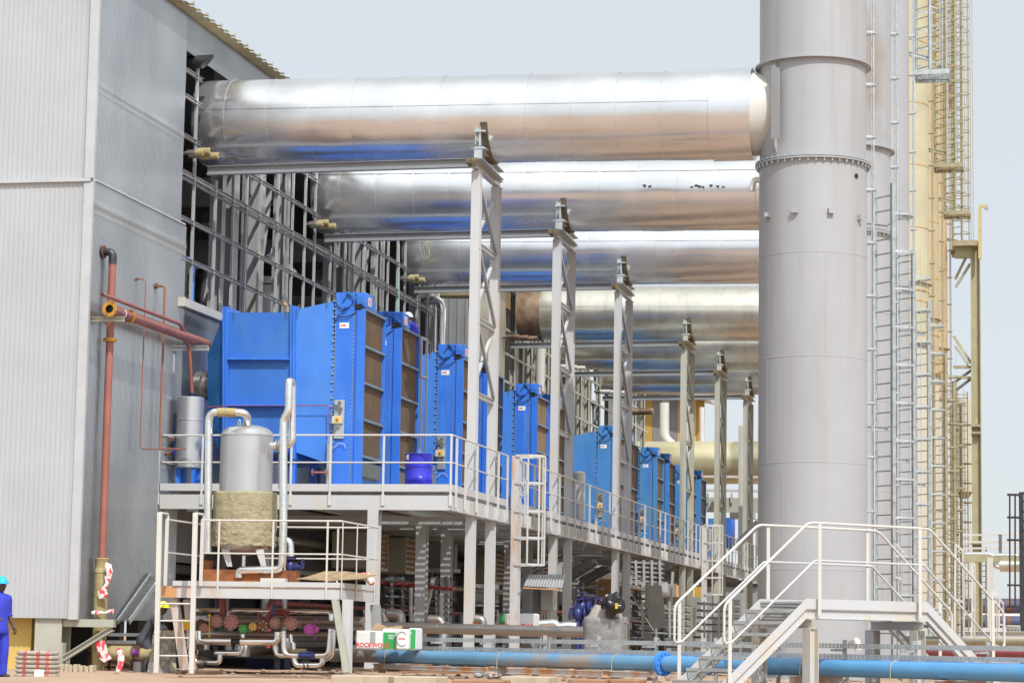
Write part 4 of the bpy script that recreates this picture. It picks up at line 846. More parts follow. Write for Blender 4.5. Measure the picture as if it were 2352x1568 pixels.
def wz(a, b): return (.33402 * a, 522.8 + .33402 * b)
def s1(a, b): return (1323 + .2619 * a, 1157.6 + .2619 * b)
def s2(a, b): return (1745.6 + .26193 * a, 1157.6 + .26193 * b)
def u3(a, b): return (790.1 + .2619 * a, 1157.6 + .2619 * b)
def l6(a, b): return (.1799 * a, 1286.25 + .1799 * b)
def Q(f, a, b, Y): return P(*f(a, b), Y)
YF = 49.5
# ------------------------------------------------------------------ small skid platform with its ladder
zf = P(620, 1347, YF).z; XL = P(365, 1350, YF).x; XR = P(779, 1350, YF).x; YB = 52.5
sp = thing('skid_platform', 'small rust streaked steel platform under the wool wrapped tank, in front of the long walkway', 'platform', ((XL + XR) / 2, YF, 0))
m = MB(); m.box((XL + .3, YF, zf), (XR - .01, YF + .012, zf + .105)); m.box((XR - .01, YF, zf), (XR + .002, YB, zf + .105)); part('toe_board', m, M['white'], sp)
xm_ = XL + (XR - XL) * .30; m = MB(); m.chan((XL, YF + .02, zf - .145), (xm_, YF + .02, zf - .145), .20, .08, (0, 0, 1), .012, -1); part('front_beam', m, M['whiter'], sp, label='rust streaked left length of the front beam'); m = MB(); m.chan((xm_ + .003, YF + .02, zf - .145), (XR, YF + .02, zf - .145), .20, .08, (0, 0, 1), .012, -1); part('front_beam', m, M['white'], sp, label='clean white right length of the front beam')
m = MB(); m.chan((XR, YF + .02, zf - .145), (XR, YB, zf - .145), .20, .08, (0, 0, 1), .012, -1); part('side_beam', m, M['white'], sp)
m = MB(); m.box((XL, YF + .03, zf - .04), (XR - .02, YB, zf - .005)); part('deck_plate', m, M['whiter'], sp)
zt = P(620, 1195, YF).z; zm = P(620, 1271, YF).z; XA = P(466, 1195, YF).x
m = MB(); m.tube([(XA, YF, zt), (XR, YF, zt), (XR + .01, YF + .1, zt), (XR + .01, YB, zt), (XR - 1.2, YB, zt), (XR - 2.6, YB, zt)], .02, 8, bend=.05); rl = part('railing', m, M['cream'], sp)
m = MB(); m.tube([(XA - .02, YF, zm), (XR, YF, zm), (XR + .01, YF + .1, zm), (XR + .01, YB, zm), (XR - 2.6, YB, zm)], .017, 8, bend=.05); part('mid_rail', m, M['cream'], rl)
for a in (397, 770, 1145):
    x = Q(r2, a, 900, YF).x; m = MB(); m.box((x - .02, YF - .012, zf - .24), (x + .02, YF - .002, zt)); part('post', m, M['cream'], rl)
for y in (YF + .12, YF + 1.25, YF + 2.75):
    m = MB(); m.box((XR + .012, y - .025, zf - .24), (XR + .024, y + .025, zt)); part('post', m, M['cream'], rl)
for x in (XR - .9, XR - 2.1):
    m = MB(); m.box((x - .02, YB - .01, zf), (x + .02, YB, zt)); part('post', m, M['cream'], rl)
m = MB(); xs_ = P(392, 1190, YF).x; m.tube([(xs_, YF - .1, zt), (xs_, YF + 2.2, zt)], .02, 8); m.tube([(xs_, YF - .1, zm), (xs_, YF + 2.2, zm)], .017, 8); m.box((xs_ - .01, YF + 1.6, zf), (xs_ + .01, YF + 1.68, zt)); part('side_rail', m, M['cream'], rl)
# legs
def leg(a, b, Y, w, mm, Y2=None, up=(0, 1, 0)):
    m = MB(); m.ibeam(P(*a, Y), P(*b, Y if Y2 is None else Y2), w, w * .9, up, .012, .01); part('leg', m, mm, sp)
leg((401, 1374), (424, 1538), YF + .25, .17, M['whiter']); leg((430, 1376), (447, 1538), YF + .9, .15, M['whiter'])
leg((799, 1376), (796, 1545), YF + .1, .2, M['white']); leg((770, 1376), (797, 1543), YF - .02, .14, M['steel_beige'], YF - .1)
leg((862, 1388), (866, 1470), YB, .2, M['steel'])
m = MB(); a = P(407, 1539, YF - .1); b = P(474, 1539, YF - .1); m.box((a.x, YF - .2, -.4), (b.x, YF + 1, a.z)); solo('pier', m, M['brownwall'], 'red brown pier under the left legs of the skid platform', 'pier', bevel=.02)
# ladder
YL = 48.9; ld = thing('platform_ladder', 'cream ladder leading up to the small skid platform beside the leaning board', 'ladder', (P(400, 1540, YL).x, YL, 0))
for (xb, yb, xt, ytp) in ((359, 1544, 367, 1176), (440, 1546, 449, 1177)):
    a = P(xb, yb, YL - .15); b = P(xt, ytp, YL); m = MB(); m.bar(a, b, .10, .05, (0, 1, 0)); part('stile', m, M['cream'], ld)
    m = MB(); m.tube([b + V((0, -.02, -1.2)), b + V((0, -.02, -.01)), b + V((.0, .52, -.01)), V((b.x, b.y + .52, zf))], .026, 8, bend=.07); m.box((b.x - .035, b.y + .46, zf), (b.x + .035, b.y + .49, b.z - .1)); part('hand_loop', m, M['cream'], ld)
for b_ in (1020, 1138, 1255, 1378):
    a = Q(r1, 1098 - (b_ - 1020) * .045, b_, YL - .06); b = Q(r1, 1318 - (b_ - 1020) * .045, b_ + 2, YL - .06); m = MB(); m.cyl(a, b, .018, 8); part('rung', m, M['cream'], ld)
# ------------------------------------------------------------------ tank
YT = 51.0
def tz(y): return P(565, y, YT).z
c = P(565, 1100, YT); R = 62 * YT / 5690 * 1.02
tk = thing('jacketed_tank', 'upright silver tank with domed top, its lower half wrapped in grey rock wool', 'tank', (c.x, YT, tz(1272)))
prof = [(tz(1275), .1), (tz(1272), R * .5), (tz(1262), R * .85), (tz(1250), R)] + [(tz(1003), R), (tz(1002), R + .012), (tz(999), R + .012), (tz(998), R), (tz(990), R * .93), (tz(983), R * .78), (tz(978), R * .5), (tz(975.5), R * .22), (tz(975), .01)]
m = MB(); m.lathe((c.x, YT, 0), (0, 0, 1), prof, 56); part('shell', m, M['tank'], tk)
m = MB(); n = 120; rows = 44; rnd = random.Random(5); ps = []
from mathutils import noise
za, zb = tz(1131), tz(1254)
for j in range(rows + 1):
    for i in range(n):
        g = 2 * math.pi * i / n; z = za + (zb - za) * j / rows; f = j / rows
        p = V((math.cos(g) * 3, math.sin(g) * 3, z * 3)); d = .022 * noise.noise(p * 1.3) + .020 * noise.noise(p * 4) * (.3 + f) + .014 * noise.noise(p * 10) * (.2 + f * 1.3)
        if f < .45: d += .006 * math.sin(z * 120) * math.sin(g * 60)
        rr = R + .115 + d - (.02 if j == 0 else 0); zz = z
        if j == rows: zz += .05 * noise.noise(p * 1.5) + .02 * noise.noise(p * 8)
        if j == 0: zz += .02 * noise.noise(p * 2)
        ps.append((c.x + rr * math.cos(g), YT + rr * math.sin(g), zz))
for j, rr in ((0, R + .01), (rows, R + .01)):
    for i in range(n):
        g = 2 * math.pi * i / n; q = ps[j * n + i]; ps.append((c.x + rr * math.cos(g), YT + rr * math.sin(g), q[2] + (.0 if j else .01)))
fs = [(j*n+i, j*n+(i+1) % n, (j+1)*n+(i+1) % n, (j+1)*n+i) for j in range(rows) for i in range(n)]
t0 = (rows + 1) * n; fs += [(i, (i+1) % n, t0 + (i+1) % n, t0 + i) for i in range(n)]; t1 = t0 + n; fs += [(rows*n+i, rows*n+(i+1) % n, t1 + (i+1) % n, t1 + i) for i in range(n)]
m.add(ps, fs); part('rock_wool_wrap', m, M['wool'], tk, ang=80)
m = MB(); m.tube([(c.x - .1, YT - .2, tz(978)), (c.x - .1, YT - .2, tz(968)), (c.x - .13, YT - .2, tz(965)), (c.x - .15, YT - .2, tz(970)), (c.x - .14, YT - .2, tz(980))], .012, 8, bend=.03); part('lifting_eye', m, M['galv'], tk)
m = MB()
for s in (-1, 1):
    x = c.x + s * .38 + .1; m.prism([V((x - .09, YT - .42, tz(1262))), V((x + .09, YT - .42, tz(1262))), V((x + .16, YT - .42, tz(1302))), V((x + .05, YT - .42, tz(1302)))], (0, 0, 0), (0, .02, 0))
    part('support_leg', m, M['white'], tk); m = MB()
m.cyl((c.x, YT, tz(1275)), (c.x, YT, tz(1300)), .04, 12); part('drain', m, M['silver'], tk)
# rusty skid frame beneath
m = MB(); a = Q(r2, 300, 785, YT - .5); b = Q(r2, 860, 865, YT - .5); m.box((a.x, YT - .5, zf), (b.x, YT + .6, a.z)); 
fr = thing('rusty_skid', 'orange brown rusty base frame below the jacketed tank', 'base frame', ((a.x + b.x) / 2, YT, zf)); rst = mat('orange_rust', (.27, .09, .025), .8, 0, .3, 5, (.10, .04, .02), .8, (3, 3, 5)); part('frame', m, rst, fr)
m = MB(); b1 = Q(r2, 305, 725, YT + .5); b2 = Q(r2, 355, 785, YT + .5); m.box((b1.x, YT + .4, b2.z), (b2.x, YT + .6, b1.z)); part('bracket', m, rst, fr)
m = MB(); b1 = Q(r2, 690, 845, YT - .7); b2 = Q(r2, 860, 860, YT - .7); m.box((b1.x, YT - .7, zf), (b2.x, YT - .52, b1.z)); part('pale_block', m, M['cream'], fr)
# pipes round the tank
YP = 50.45
pp = thing('tank_inlet_pipe', 'silver pipe arching from left over the tank top with a yellow wrapped piece', 'pipe', P(479, 1270, YP), 'pipes around the wrapped tank')
m = MB(); m.tube([P(477, 1268, YP), P(479.5, 946, YP), P(568, 947, YP), P(568, 976, YP + .3)], .085, 16, bend=.2, seg=4); part('pipe', m, M['silver'], pp)
m = MB(); m.cyl(P(501, 946.5, YP), P(543, 947.5, YP), .098, 18); part('insulation', m, M['wool_y'], pp)
for (a, b) in ((1000, 1), (1120, 1), (1190, 1)):
    m = MB(); x = P(478.5, a, YP); m.cyl(x, x + V((0, 0, .02)), .089, 16); part('seam', m, M['silver'], pp)
pp = thing('tank_outlet_pipe', 'silver pipe right of the tank, doubling back at its top', 'pipe', P(651, 1300, YP), 'pipes around the wrapped tank')
m = MB(); m.tube([P(549, 1326, YP), P(549.5, 1309, YP), P(648, 1307, YP), P(651, 1200, YP), P(651, 962, YP), P(663, 944, YP), P(664, 884, YP), P(664, 876, YP), P(671, 876, YP + .25), P(671, 1021, YP + .25), P(622, 1023, YP + .25)], .085, 16, bend=.15, seg=4); part('pipe', m, M['silver'], pp)
m = MB(); x = P(636, 1023, YP + .25); m.cyl(x, x + V((.025, 0, 0)), .14, 18); m.cyl(x + V((.05, 0, 0)), x + V((.075, 0, 0)), .14, 18); part('flange_pair', m, M['tank'], pp)
m = MB(); m.tube([P(641, 1040, YP + .1), P(640, 1085, YP + .1), P(640, 1122, YP + .1)], .012, 8); m.box(P(638.5, 1072, YP + .05), P(643, 1058, YP + .15)); part('gauge_line', m, M['steel'], pp)
pp = thing('valve_branch', 'blue gate valve with handwheel on the skid platform, fed by a silver elbow', 'valve', P(666, 1330, 51.2))
m = MB(); m.tube([P(640, 1241, 51.4), P(666, 1240, 51.4), P(667, 1277, 51.4)], .085, 14, bend=.18, seg=4); part('elbow', m, M['silver'], pp)
m = MB(); x = P(667, 1280, 51.3); m.cyl(x, x - V((0, 0, .03)), .13, 14); m.ball(x - V((0, 0, .2)), .1, .1, .15, 12, 8); m.cyl(x - V((0, 0, .36)), x - V((0, 0, .39)), .13, 14); m.cyl(x - V((0, 0, .2)), x - V((-.24, 0, .2)), .05, 10); m.cyl(x - V((-.12, 0, .2)), x - V((-.14, 0, .2)), .1, 10); part('valve_body', m, M['valve_blue'], pp)
m = MB(); x = P(695, 1294, 51.3); m.lathe(x, (1, 0, 0), [(-.01, .10), (.0, .115), (.01, .10), (0, .09), (-.01, .10)], 20); m.bar(x - V((0, .1, 0)), x + V((0, .1, 0)), .015, .02); m.bar(x - V((0, 0, .1)), x + V((0, 0, .1)), .015, .02, (0, 1, 0)); part('handwheel', m, M['valve_blue'], pp)
m = MB(); a = P(681, 1327, 50.2); b = P(850, 1320, 50.2); z = a.z
m.add([a, P(752, 1332, 49.7), P(835, 1326, 49.9), b + V((0, .5, .02)), P(795, 1311, 51.3), P(745, 1311, 51.3), P(700, 1325, 51.0)], [(0, 1, 2, 3, 4, 5, 6)]); k = len(m.v); m.v += [(v[0], v[1], v[2] - .02) for v in m.v[:7]]; m.f += [(13, 12, 11, 10, 9, 8, 7)] + [(i, (i+1) % 7, (i+1) % 7 + 7, i + 7) for i in range(7)]
solo('cardboard_sheet', m, M['cardboard'], 'brown sheet lying loose on the right part of the skid platform', 'sheet')
m = MB(); rnd = random.Random(2)
for k in range(7): p = P(845 + rnd.uniform(-10, 8), 1325 + rnd.uniform(-6, 12), 51.0); m.ball(p, .09, .09, .07, 8, 5)
solo('tape_bundle', m, M['tape'], 'crumpled red and white tape at the right corner of the skid platform', 'tape')
# ------------------------------------------------------------------ separator on the walkway deck
YS = 56.5; c = P(436, 1000, YS); rs = 33 * 1.02 * YS / 5690 * .98
t = thing('separator_vessel', 'silver upright cylinder on blue legs at the left end of the walkway', 'vessel', (c.x, YS, 4.2))
z = lambda y: P(436, y, YS).z
m = MB(); m.lathe((c.x, YS, 0), (0, 0, 1), [(z(1075), rs * .8), (z(1074), rs), (z(967), rs), (z(966.5), rs + .01), (z(964), rs + .01), (z(963.5), rs), (z(914), rs), (z(912.5), rs * .96), (z(912), .02)], 40, True); part('shell', m, M['tank'], t)
for g in (20, 140, 200, 320):
    m = MB(); x = c.x + (rs - .08) * math.cos(math.radians(g)); y = YS + (rs - .08) * math.sin(math.radians(g)); m.box((x - .05, y - .05, 4.22), (x + .05, y + .05, z(1076))); part('leg', m, M['blue'], t)
m = MB(); x = P(465, 1020, YS - .2); m.cyl(x, x + V((.06, 0, 0)), .11, 14); part('blue_nozzle', m, M['blue_old'], t)
m = MB(); m.cyl((c.x + .02, YS, z(912)), (c.x + .02, YS, z(903)), .07, 14); m.cyl((c.x + .02, YS, z(905)), (c.x + .02, YS, z(903)), .11, 14); part('top_flange', m, M['valve_blue'], t)
m = MB(); m.tube([Q(wz, 1100, 1550, YS - .35), Q(wz, 1165, 1548, YS - .35)], .03, 8); x = Q(wz, 1175, 1546, YS - .35); m.cyl(x, x + V((.02, 0, 0)), .07, 12); m.tube([Q(wz, 1135, 1550, YS - .3), Q(wz, 1135, 1460, YS - .3), Q(wz, 1200, 1458, YS - .3)], .014, 6); part('side_branch', m, M['red'], t)
m = MB(); x = Q(wz, 1182, 1546, YS - .35); m.cyl(x, x + V((.05, 0, 0)), .065, 12); m.cyl(x + V((.05, 0, 0)), x + V((.08, 0, 0)), .08, 12); part('side_valve', m, M['valve_blue'], t)
# ------------------------------------------------------------------ red pipes on the wall
XP = -20.0
t = thing('red_riser', 'thick red riser pipe running up the side wall to a grey elbow', 'pipe', (XP, 51.6, 1.5))
top = PX(*wz(778, 250), XP); bot = PX(234, 1280, XP)
m = MB(); m.cyl((XP, 51.6, 2.2), (XP, 51.6, top.z), .085, 18); part('pipe', m, M['red'], t)
m = MB(); m.tube([(XP, 51.6, top.z), (XP, 51.6, top.z + .27), (XW - .1, 51.6, top.z + .27)], .09, 18, bend=.25, seg=10); part('elbow', m, M['black_metal'], t)
m = MB(); m.cyl((XP - .02 - .2, 51.6, top.z + .27), (XP - .2 , 51.6, top.z + .27), .15, 18); m.cyl((XP, 51.6, top.z + .0), (XP, 51.6, top.z - .02), .092, 16); part('wall_flange', m, M['rust'], t)
zc_ = PX(*wz(762, 785), XP).z; m = MB(); m.cyl((XP, 51.6, zc_), (XP, 51.6, zc_ + .03), .15, 20); m.cyl((XP, 51.6, zc_ + .04), (XP, 51.6, zc_ + .07), .15, 20); part('flange', m, M['gold'], t)
m = MB(); rnd = random.Random(4); pr = []
zz = PX(234, 1283, XP).z; k = 0
pr = [(-.25, .15)] + [(-.1 + .09 * i, .150 + rnd.uniform(-.004, .004)) for i in range(int((zz + .0) / .09))] + [(zz - .3, .165), (zz - .29, .15), (zz - .03, .148), (zz, .165), (zz + .02, .155), (zz + .01, .09)]
m.lathe((XP, 51.6, 0), (0, 0, 1), pr, 24); part('insulation', m, M['wool_y'], t)
m = MB(); m.tube([(XP, 51.6, .6), (XP, 51.6, .42), Q(l6, 1350, 1180, 51.5), Q(l6, 1690, 1185, 51.5)], .16, 20, bend=.25); part('insulation', m, M['wool_y'], t)
m = MB(); m.cyl(Q(l6, 1700, 1180, 51.5), Q(l6, 1830, 1180, 51.5), .08, 14); part('bare_pipe', m, M['purple'], t)
m = MB(); m.cyl(Q(l6, 1800, 1190, 51.5), Q(l6, 1990, 1190, 51.5), .15, 18); part('insulation', m, M['wool_y'], t)
# tape strips tied round the wrap
def strip(nm, lab, f, pts, Y, wdt, thk=.022):
    m = MB(); n = 8; rnd = random.Random(len(pts)); P3 = [Q(f, a, b, Y + rnd.uniform(-.03, .03)) for a, b in pts]; ps = []
    for i, p in enumerate(P3):
        d = (P3[min(i+1, len(P3)-1)] - P3[max(i-1, 0)]).normalized(); s = d.cross(V((0, 1, 0))).normalized(); wd = wdt[i] / 2
        for k in range(n):
            g = 2 * math.pi * k / n; ps.append(p + s * wd * math.cos(g) * (1 + .35 * math.sin(3 * g + i * 1.7)) + V((0, thk * math.sin(g) * (1 + .3 * math.cos(2 * g + i * 2)), 0)))
    L = len(P3); m.add(ps, [(i*n+k, i*n+(k+1) % n, (i+1)*n+(k+1) % n, (i+1)*n+k) for i in range(L-1) for k in range(n)] + [tuple(range(n)), tuple(range((L-1)*n, L*n))])
    solo(nm, m, M['tape'], lab, 'tape', 'torn red and white tape strips', ang=70)
strip('barrier_tape', 'crumpled red white tape hanging high on the wrapped riser', l6, [(1350, 30), (1375, 80), (1400, 150), (1385, 220), (1365, 290), (1340, 340), (1315, 400), (1330, 450), (1350, 480)], 51.35, [.05, .14, .16, .15, .08, .09, .2, .22, .1])
strip('barrier_tape', 'red white tape knotted round the wrapped riser above the bracket', l6, [(1170, 670), (1230, 675), (1300, 665), (1340, 670), (1400, 650), (1450, 655)], 51.35, [.08, .10, .07, .05, .08, .1])
strip('barrier_tape', 'wide torn tape draped over the bend of the wrapped pipe', l6, [(1240, 1010), (1270, 1060), (1310, 1140), (1345, 1220), (1370, 1280)], 51.2, [.12, .2, .24, .22, .2])
strip('barrier_tape', 'long torn tape dangling from the horizontal wrapped pipe to the ground', l6, [(1500, 1120), (1530, 1200), (1550, 1290), (1530, 1380), (1510, 1470), (1500, 1520)], 51.2, [.1, .14, .16, .13, .15, .12])
# big header with open flange
XH = -19.75
a = PX(*wz(752, 558), XH); b = PX(*wz(1420, 800), XH); t = thing('red_header', 'red header pipe ending in an open orange flange on the side wall', 'pipe', a)
m = MB(); m.cyl(a + V((0, .05, 0)), V((XH, b.y, a.z)), .115, 20, cap=False); m.cyl((XH, b.y - .02, a.z), (XH, b.y, a.z), .112, 20); part('pipe', m, M['red'], t)
m = MB(); m.lathe(a, (0, 1, 0), [(0, .09), (0, .165), (.04, .165), (.04, .11)], 28)
for k in range(8): g = 2 * math.pi * (k + .5) / 8; q = a + V((.135 * math.cos(g), -.012, .135 * math.sin(g))); m.cyl(q, q + V((0, .014, 0)), .015, 6)
part('flange', m, M['gold'], t); m = MB(); m.cyl(a + V((0, .12, 0)), a + V((0, .3, 0)), .105, 20, cap=True); m.lathe(a, (0, 1, 0), [(-.0, .09), (.2, .09)], 24); part('bore', m, M['black'], t)
m = MB(); y = PX(*wz(890, 605), XH).y; m.lathe((XH, y, a.z), (0, 1, 0), [(0, .1), (0, .15), (.03, .15), (.03, .1)], 20); part('collar', m, M['gold'], t)
m = MB(); y = PX(*wz(835, 580), XH).y; m.lathe((XH, y, a.z), (0, 1, 0), [(0, .116), (0, .126), (.02, .126), (.02, .116)], 20); part('clamp', m, M['white_label'], t)
def bracket(a0, b0, Yb, lab, mm, L=.75):
    p = Q(wz, a0, b0, Yb); q = V((XW, Yb, p.z)); m = MB(); m.chan(q, q + V((L, 0, 0)), .1, .08, (0, 0, 1), .01); return m, q
m, q = bracket(650, 632, 51.15, '', None, .78); bt = thing('pipe_bracket', 'beige bracket under the open orange flange on the side wall', 'bracket', q); part('arm', m, M['steel_beige'], bt)
q2 = PX(*wz(1205, 830), XW + .05); m = MB(); m.chan((XW, q2.y, q2.z), (XW + .9, q2.y, q2.z), .12, .08, (0, 0, 1), .01); m.bar((XW + .03, q2.y, q2.z - .06), (XW + .03, q2.y, q2.z - .7), .04, .05); bt = thing('pipe_bracket', 'white bracket carrying the far end of the red header', 'bracket', q2); part('arm', m, M['trim'], bt)
t = thing('slim_red_pipe', 'slim red pipe slanting above the header and dropping into the separator', 'pipe', PX(*wz(703, 460), -19.6))
a = PX(*wz(703, 458), -19.65); y1 = PX(*wz(1240, 660), -19.65).y
m = MB(); m.tube([a, V((-19.65, y1, a.z)), V((c.x + .02, 56.2, a.z - .45)), V((c.x + .02, YS, z(903)))], .045, 12, bend=.1); part('pipe', m, M['red'], t)
m = MB(); m.cyl(a - V((0, .01, 0)), a + V((0, .02, 0)), .036, 12); part('bore', m, M['black'], t)
for nm, a0, b0, b1, r, lab in (('thin_red_pipe', 1003, 352, 1520, .016, 'thinnest red line dropping down the wall then running right behind the tank'), ('thin_red_pipe', 1135, 400, 1530, .03, 'thin red line on the wall just left of the separator')):
    a = PX(*wz(a0, b0), XP); b = PX(*wz(a0 - 38, b1), XP); pts = [V((XW, a.y, a.z)), V((XP, a.y, a.z)), V((XP, a.y, b.z))]
    if r < .02: pts.append(V((-18.9, a.y, b.z)))
    m = MB(); m.tube(pts, r, 8, bend=.1); t = thing(nm, lab, 'pipe', pts[0]); part('pipe', m, M['red'], t)
    m = MB(); m.cyl((XW + .06, a.y, a.z), (XW + .09, a.y, a.z), r * 2.4, 12); part('wall_flange', m, M['rust'], t)
m = MB(); m.tube([Q(z1, 45, 922, YA - .16), Q(z1, 200, 912, YA - .16), Q(z1, 415, 910, YA - .16), Q(z1, 938, 910, YA - .16), Q(z1, 938, 1080, YA - .16)], .014, 6, bend=.05); solo('air_line', m, M['red_dark'], 'dark red air line running level across the big blue housing', 'pipe')
m = MB(); p = Q(z1, 815, 1395, 57.0); m.cyl(p, p + V((.35, 0, 0)), .025, 10); m.cyl(p, p + V((.02, 0, 0)), .085, 14); m.cyl(p + V((.33, 0, 0)), p + V((.36, 0, 0)), .07, 12); solo('red_hydrant', m, M['red'], 'small red flanged pipe stub under the big blue housing', 'pipe stub')
# ------------------------------------------------------------------ cable ladder leaning on the wall
m = MB(); a = Q(l6, 1500, 785, 53.2); b = Q(l6, 1925, 195, 55.0); cc = Q(l6, 2060, 195, 55.6)
t = thing('cable_ladder', 'galvanised cable ladder slanting up the side wall behind the platform ladder', 'cable ladder', a)
for s in (-.0, .28):
    m = MB(); o = V((s, 0, 0)); m.bar(a + o, b + o, .02, .12); m.bar(b + o, cc + o, .02, .1); part('side_rail', m, M['galv'], t)
m = MB()
for k in range(22): p = a + (b - a) * (k + .5) / 22; m.bar(p, p + V((.28, 0, 0)), .05, .02)
part('rungs', m, M['dark_steel'], t)
# ------------------------------------------------------------------ leaning board
a = Q(r1, 1060, 1205, 50.6); m = MB(); m.add([Q(r1, 1060, 1205, 51), Q(r1, 1200, 1205, 51), Q(r1, 1215, 1566, 50.2), Q(r1, 1000, 1566, 50.2)], [(0, 1, 2, 3)]); k = 4; m.v += [(v[0], v[1] + .03, v[2]) for v in m.v[:4]]; m.f += [(7, 6, 5, 4)] + [(i, (i+1) % 4, (i+1) % 4 + 4, i + 4) for i in range(4)]
solo('leaning_board', m, M['plywood'], 'stained black and tan board leaning behind the platform ladder', 'board')
# ------------------------------------------------------------------ manifold below the skid platform
YM = 50.4
def flange(a, b, r, mk, lab, Y=YM, bolts=8, bm='rust'):
    p = Q(z5, a, b, Y); R_ = r * .19531 * Y / 5690; t = thing('blind_flange', lab, 'blind flange', p, 'coloured blind flanges below the skid platform')
    m = MB(); m.cyl(p, p + V((0, .035, 0)), R_, 30); part('disc', m, M[mk], t)
    if bolts:
        m = MB(); m.cyl(p + V((0, .045, 0)), p + V((0, .08, 0)), R_, 24); m.cyl(p + V((0, .05, 0)), p + V((0, .5, 0)), R_ * .6, 16); part('neck', m, M[mk], t)
        for k in range(bolts):
            g = 2 * math.pi * (k + .5) / bolts; q = p + V((R_ * .8 * math.cos(g), 0, R_ * .8 * math.sin(g))); m = MB(); m.cyl(q - V((0, .03, 0)), q, .014, 6); part('bolt', m, M[bm], t)
flange(293, 375, 70, 'yellow_p', 'plain yellow disc below the platform ladder', YM - .3, 0)
flange(470, 360, 50, 'rust', 'brown round flange half hidden behind the ladder stile', YM + .4, 6)
flange(515, 420, 60, 'rose', 'lower rosy flange just right of the ladder stile', YM, 6, 'gold')
flange(660, 335, 78, 'rose', 'rosy blind flange second in size, left of the largest one')
flange(832, 348, 92, 'rose', 'largest rosy blind flange of the row')
flange(973, 430, 55, 'green_p', 'green blind flange among the rosy ones', YM, 6)
flange(1090, 403, 50, 'gold', 'small golden flange with pale bolts', YM, 6, 'cream')
flange(1215, 385, 60, 'rust', 'rust brown flange with pale bolts right of the golden one', YM, 6, 'cream')
flange(1350, 362, 72, 'rose', 'rosy flange with some pale bolts under the blue lever', YM, 8)
flange(1535, 365, 82, 'rose', 'dark rosy flange right of the brown pipe loop', YM)
flange(1755, 433, 68, 'magenta', 'bright magenta blind flange', YM, 8, 'purple')
def mp(nm, lab, pts, r, mk, Y, bend=None, extra=None, seg=4):
    m = MB(); P3 = [Q(z5, a, b, Y + (q[0] if q else 0)) for a, b, *q in pts]; m.tube(P3, r * .19531 * Y / 5690, 14, bend=bend or r * .19531 * Y / 5690 * 2.6, seg=seg)
    t = thing(nm, lab, 'pipe', P3[0], 'jacketed pipes below the skid platform'); part('pipe', m, M[mk], t)
    if extra:
        for k, (a, b, w_, h_, mk2) in enumerate(extra):
            p = Q(z5, a, b, Y); W = w_ * .19531 * Y / 5690; Hh = h_ * .19531 * Y / 5690; m = MB()
            m.cyl(p - V((W / 2, 0, 0)), p - V((W / 2 - .02, 0, 0)), Hh / 2, 14); m.cyl(p + V((W / 2 - .02, 0, 0)), p + V((W / 2, 0, 0)), Hh / 2, 14); m.cyl(p - V((W / 2 - .02, 0, 0)), p + V((W / 2 - .02, 0, 0)), Hh * .3, 12); m.cyl(p, p + V((0, 0, Hh * .8)), .015, 8); m.bar(p + V((-.1, -.02, Hh * .5)), p + V((.12, -.02, Hh * .45)), .02, .03)
            part('valve', m, M[mk2], t)
mp('jacketed_pipe', 'fat shiny jacketed pipe below the green and golden flanges', [(455, 450), (455, 570), (845, 573)], 46, 'silver', YM - .1)
mp('jacketed_pipe', 'fat shiny pipe turning up beneath the rosy flanges', [(950, 577), (1385, 580), (1385, 465)], 46, 'silver', YM - .1, extra=[(895, 577, 110, 90, 'black')])
mp('jacketed_pipe', 'slimmer bent pipe below the fat one at the left', [(345, 180), (345, 690), (445, 700)], 28, 'silver', YM + .1)
mp('jacketed_pipe', 'slim bent pipe rising to the green flange', [(650, 712), (970, 712), (975, 490)], 30, 'silver', YM + .05, extra=[(545, 712, 190, 60, 'black')])
mp('jacketed_pipe', 'lowest left U shaped pipe piece near the ladder foot', [(395, 730), (410, 820), (705, 825), (705, 735)], 32, 'silver', YM, extra=[(540, 822, 40, 90, 'black')])
mp('jacketed_pipe', 'bent pipe dropping left of the small blue valve', [(1352, 600, .2), (1365, 735, .2), (1500, 740, .2)], 36, 'silver', YM)
mp('jacketed_pipe', 'bent pipe leading level to the small blue valve', [(1455, 455), (1455, 735), (1630, 740)], 34, 'silver', YM - .1, extra=[(1725, 740, 170, 90, 'valve_blue')])
mp('jacketed_pipe', 'pipe rising right of the small blue valve', [(1830, 740), (1985, 740), (2008, 425)], 34, 'silver', YM - .1)
mp('jacketed_pipe', 'lowest right U shaped pipe piece under the small blue valve', [(1578, 760), (1590, 855), (1905, 852), (1912, 760)], 35, 'silver', YM - .05, extra=[(1725, 855, 60, 90, 'black')])
mp('jacketed_pipe', 'pipe rising behind at the right of the lower U', [(1915, 800, .3), (2030, 740, .3), (2035, 440, .3)], 32, 'silver', YM)
mp('jacketed_pipe', 'long level pipe above all the flanges, bending down at the right', [(810, 290), (835, 212), (2010, 232), (2010, 330)], 32, 'silver', YM + .5)
mp('jacketed_pipe', 'level pipe left above the flanges behind the ladder', [(345, 330), (350, 205), (700, 210)], 28, 'silver', YM + .5)
mp('jacketed_pipe', 'stub pipe hanging left of the yellow wrap', [(1535, 490), (1540, 570), (1570, 600), (1572, 670)], 26, 'silver', YM + .1)
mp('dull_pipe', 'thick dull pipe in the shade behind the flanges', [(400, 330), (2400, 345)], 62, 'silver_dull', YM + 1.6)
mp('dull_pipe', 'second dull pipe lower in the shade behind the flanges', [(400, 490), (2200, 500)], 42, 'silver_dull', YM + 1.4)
mp('brown_pipe_loop', 'brown loop of pipe arching behind the pale bolted flange', [(1272, 380), (1275, 240), (1500, 235), (1510, 400)], 36, 'red_dark', YM + .25, bend=.16)
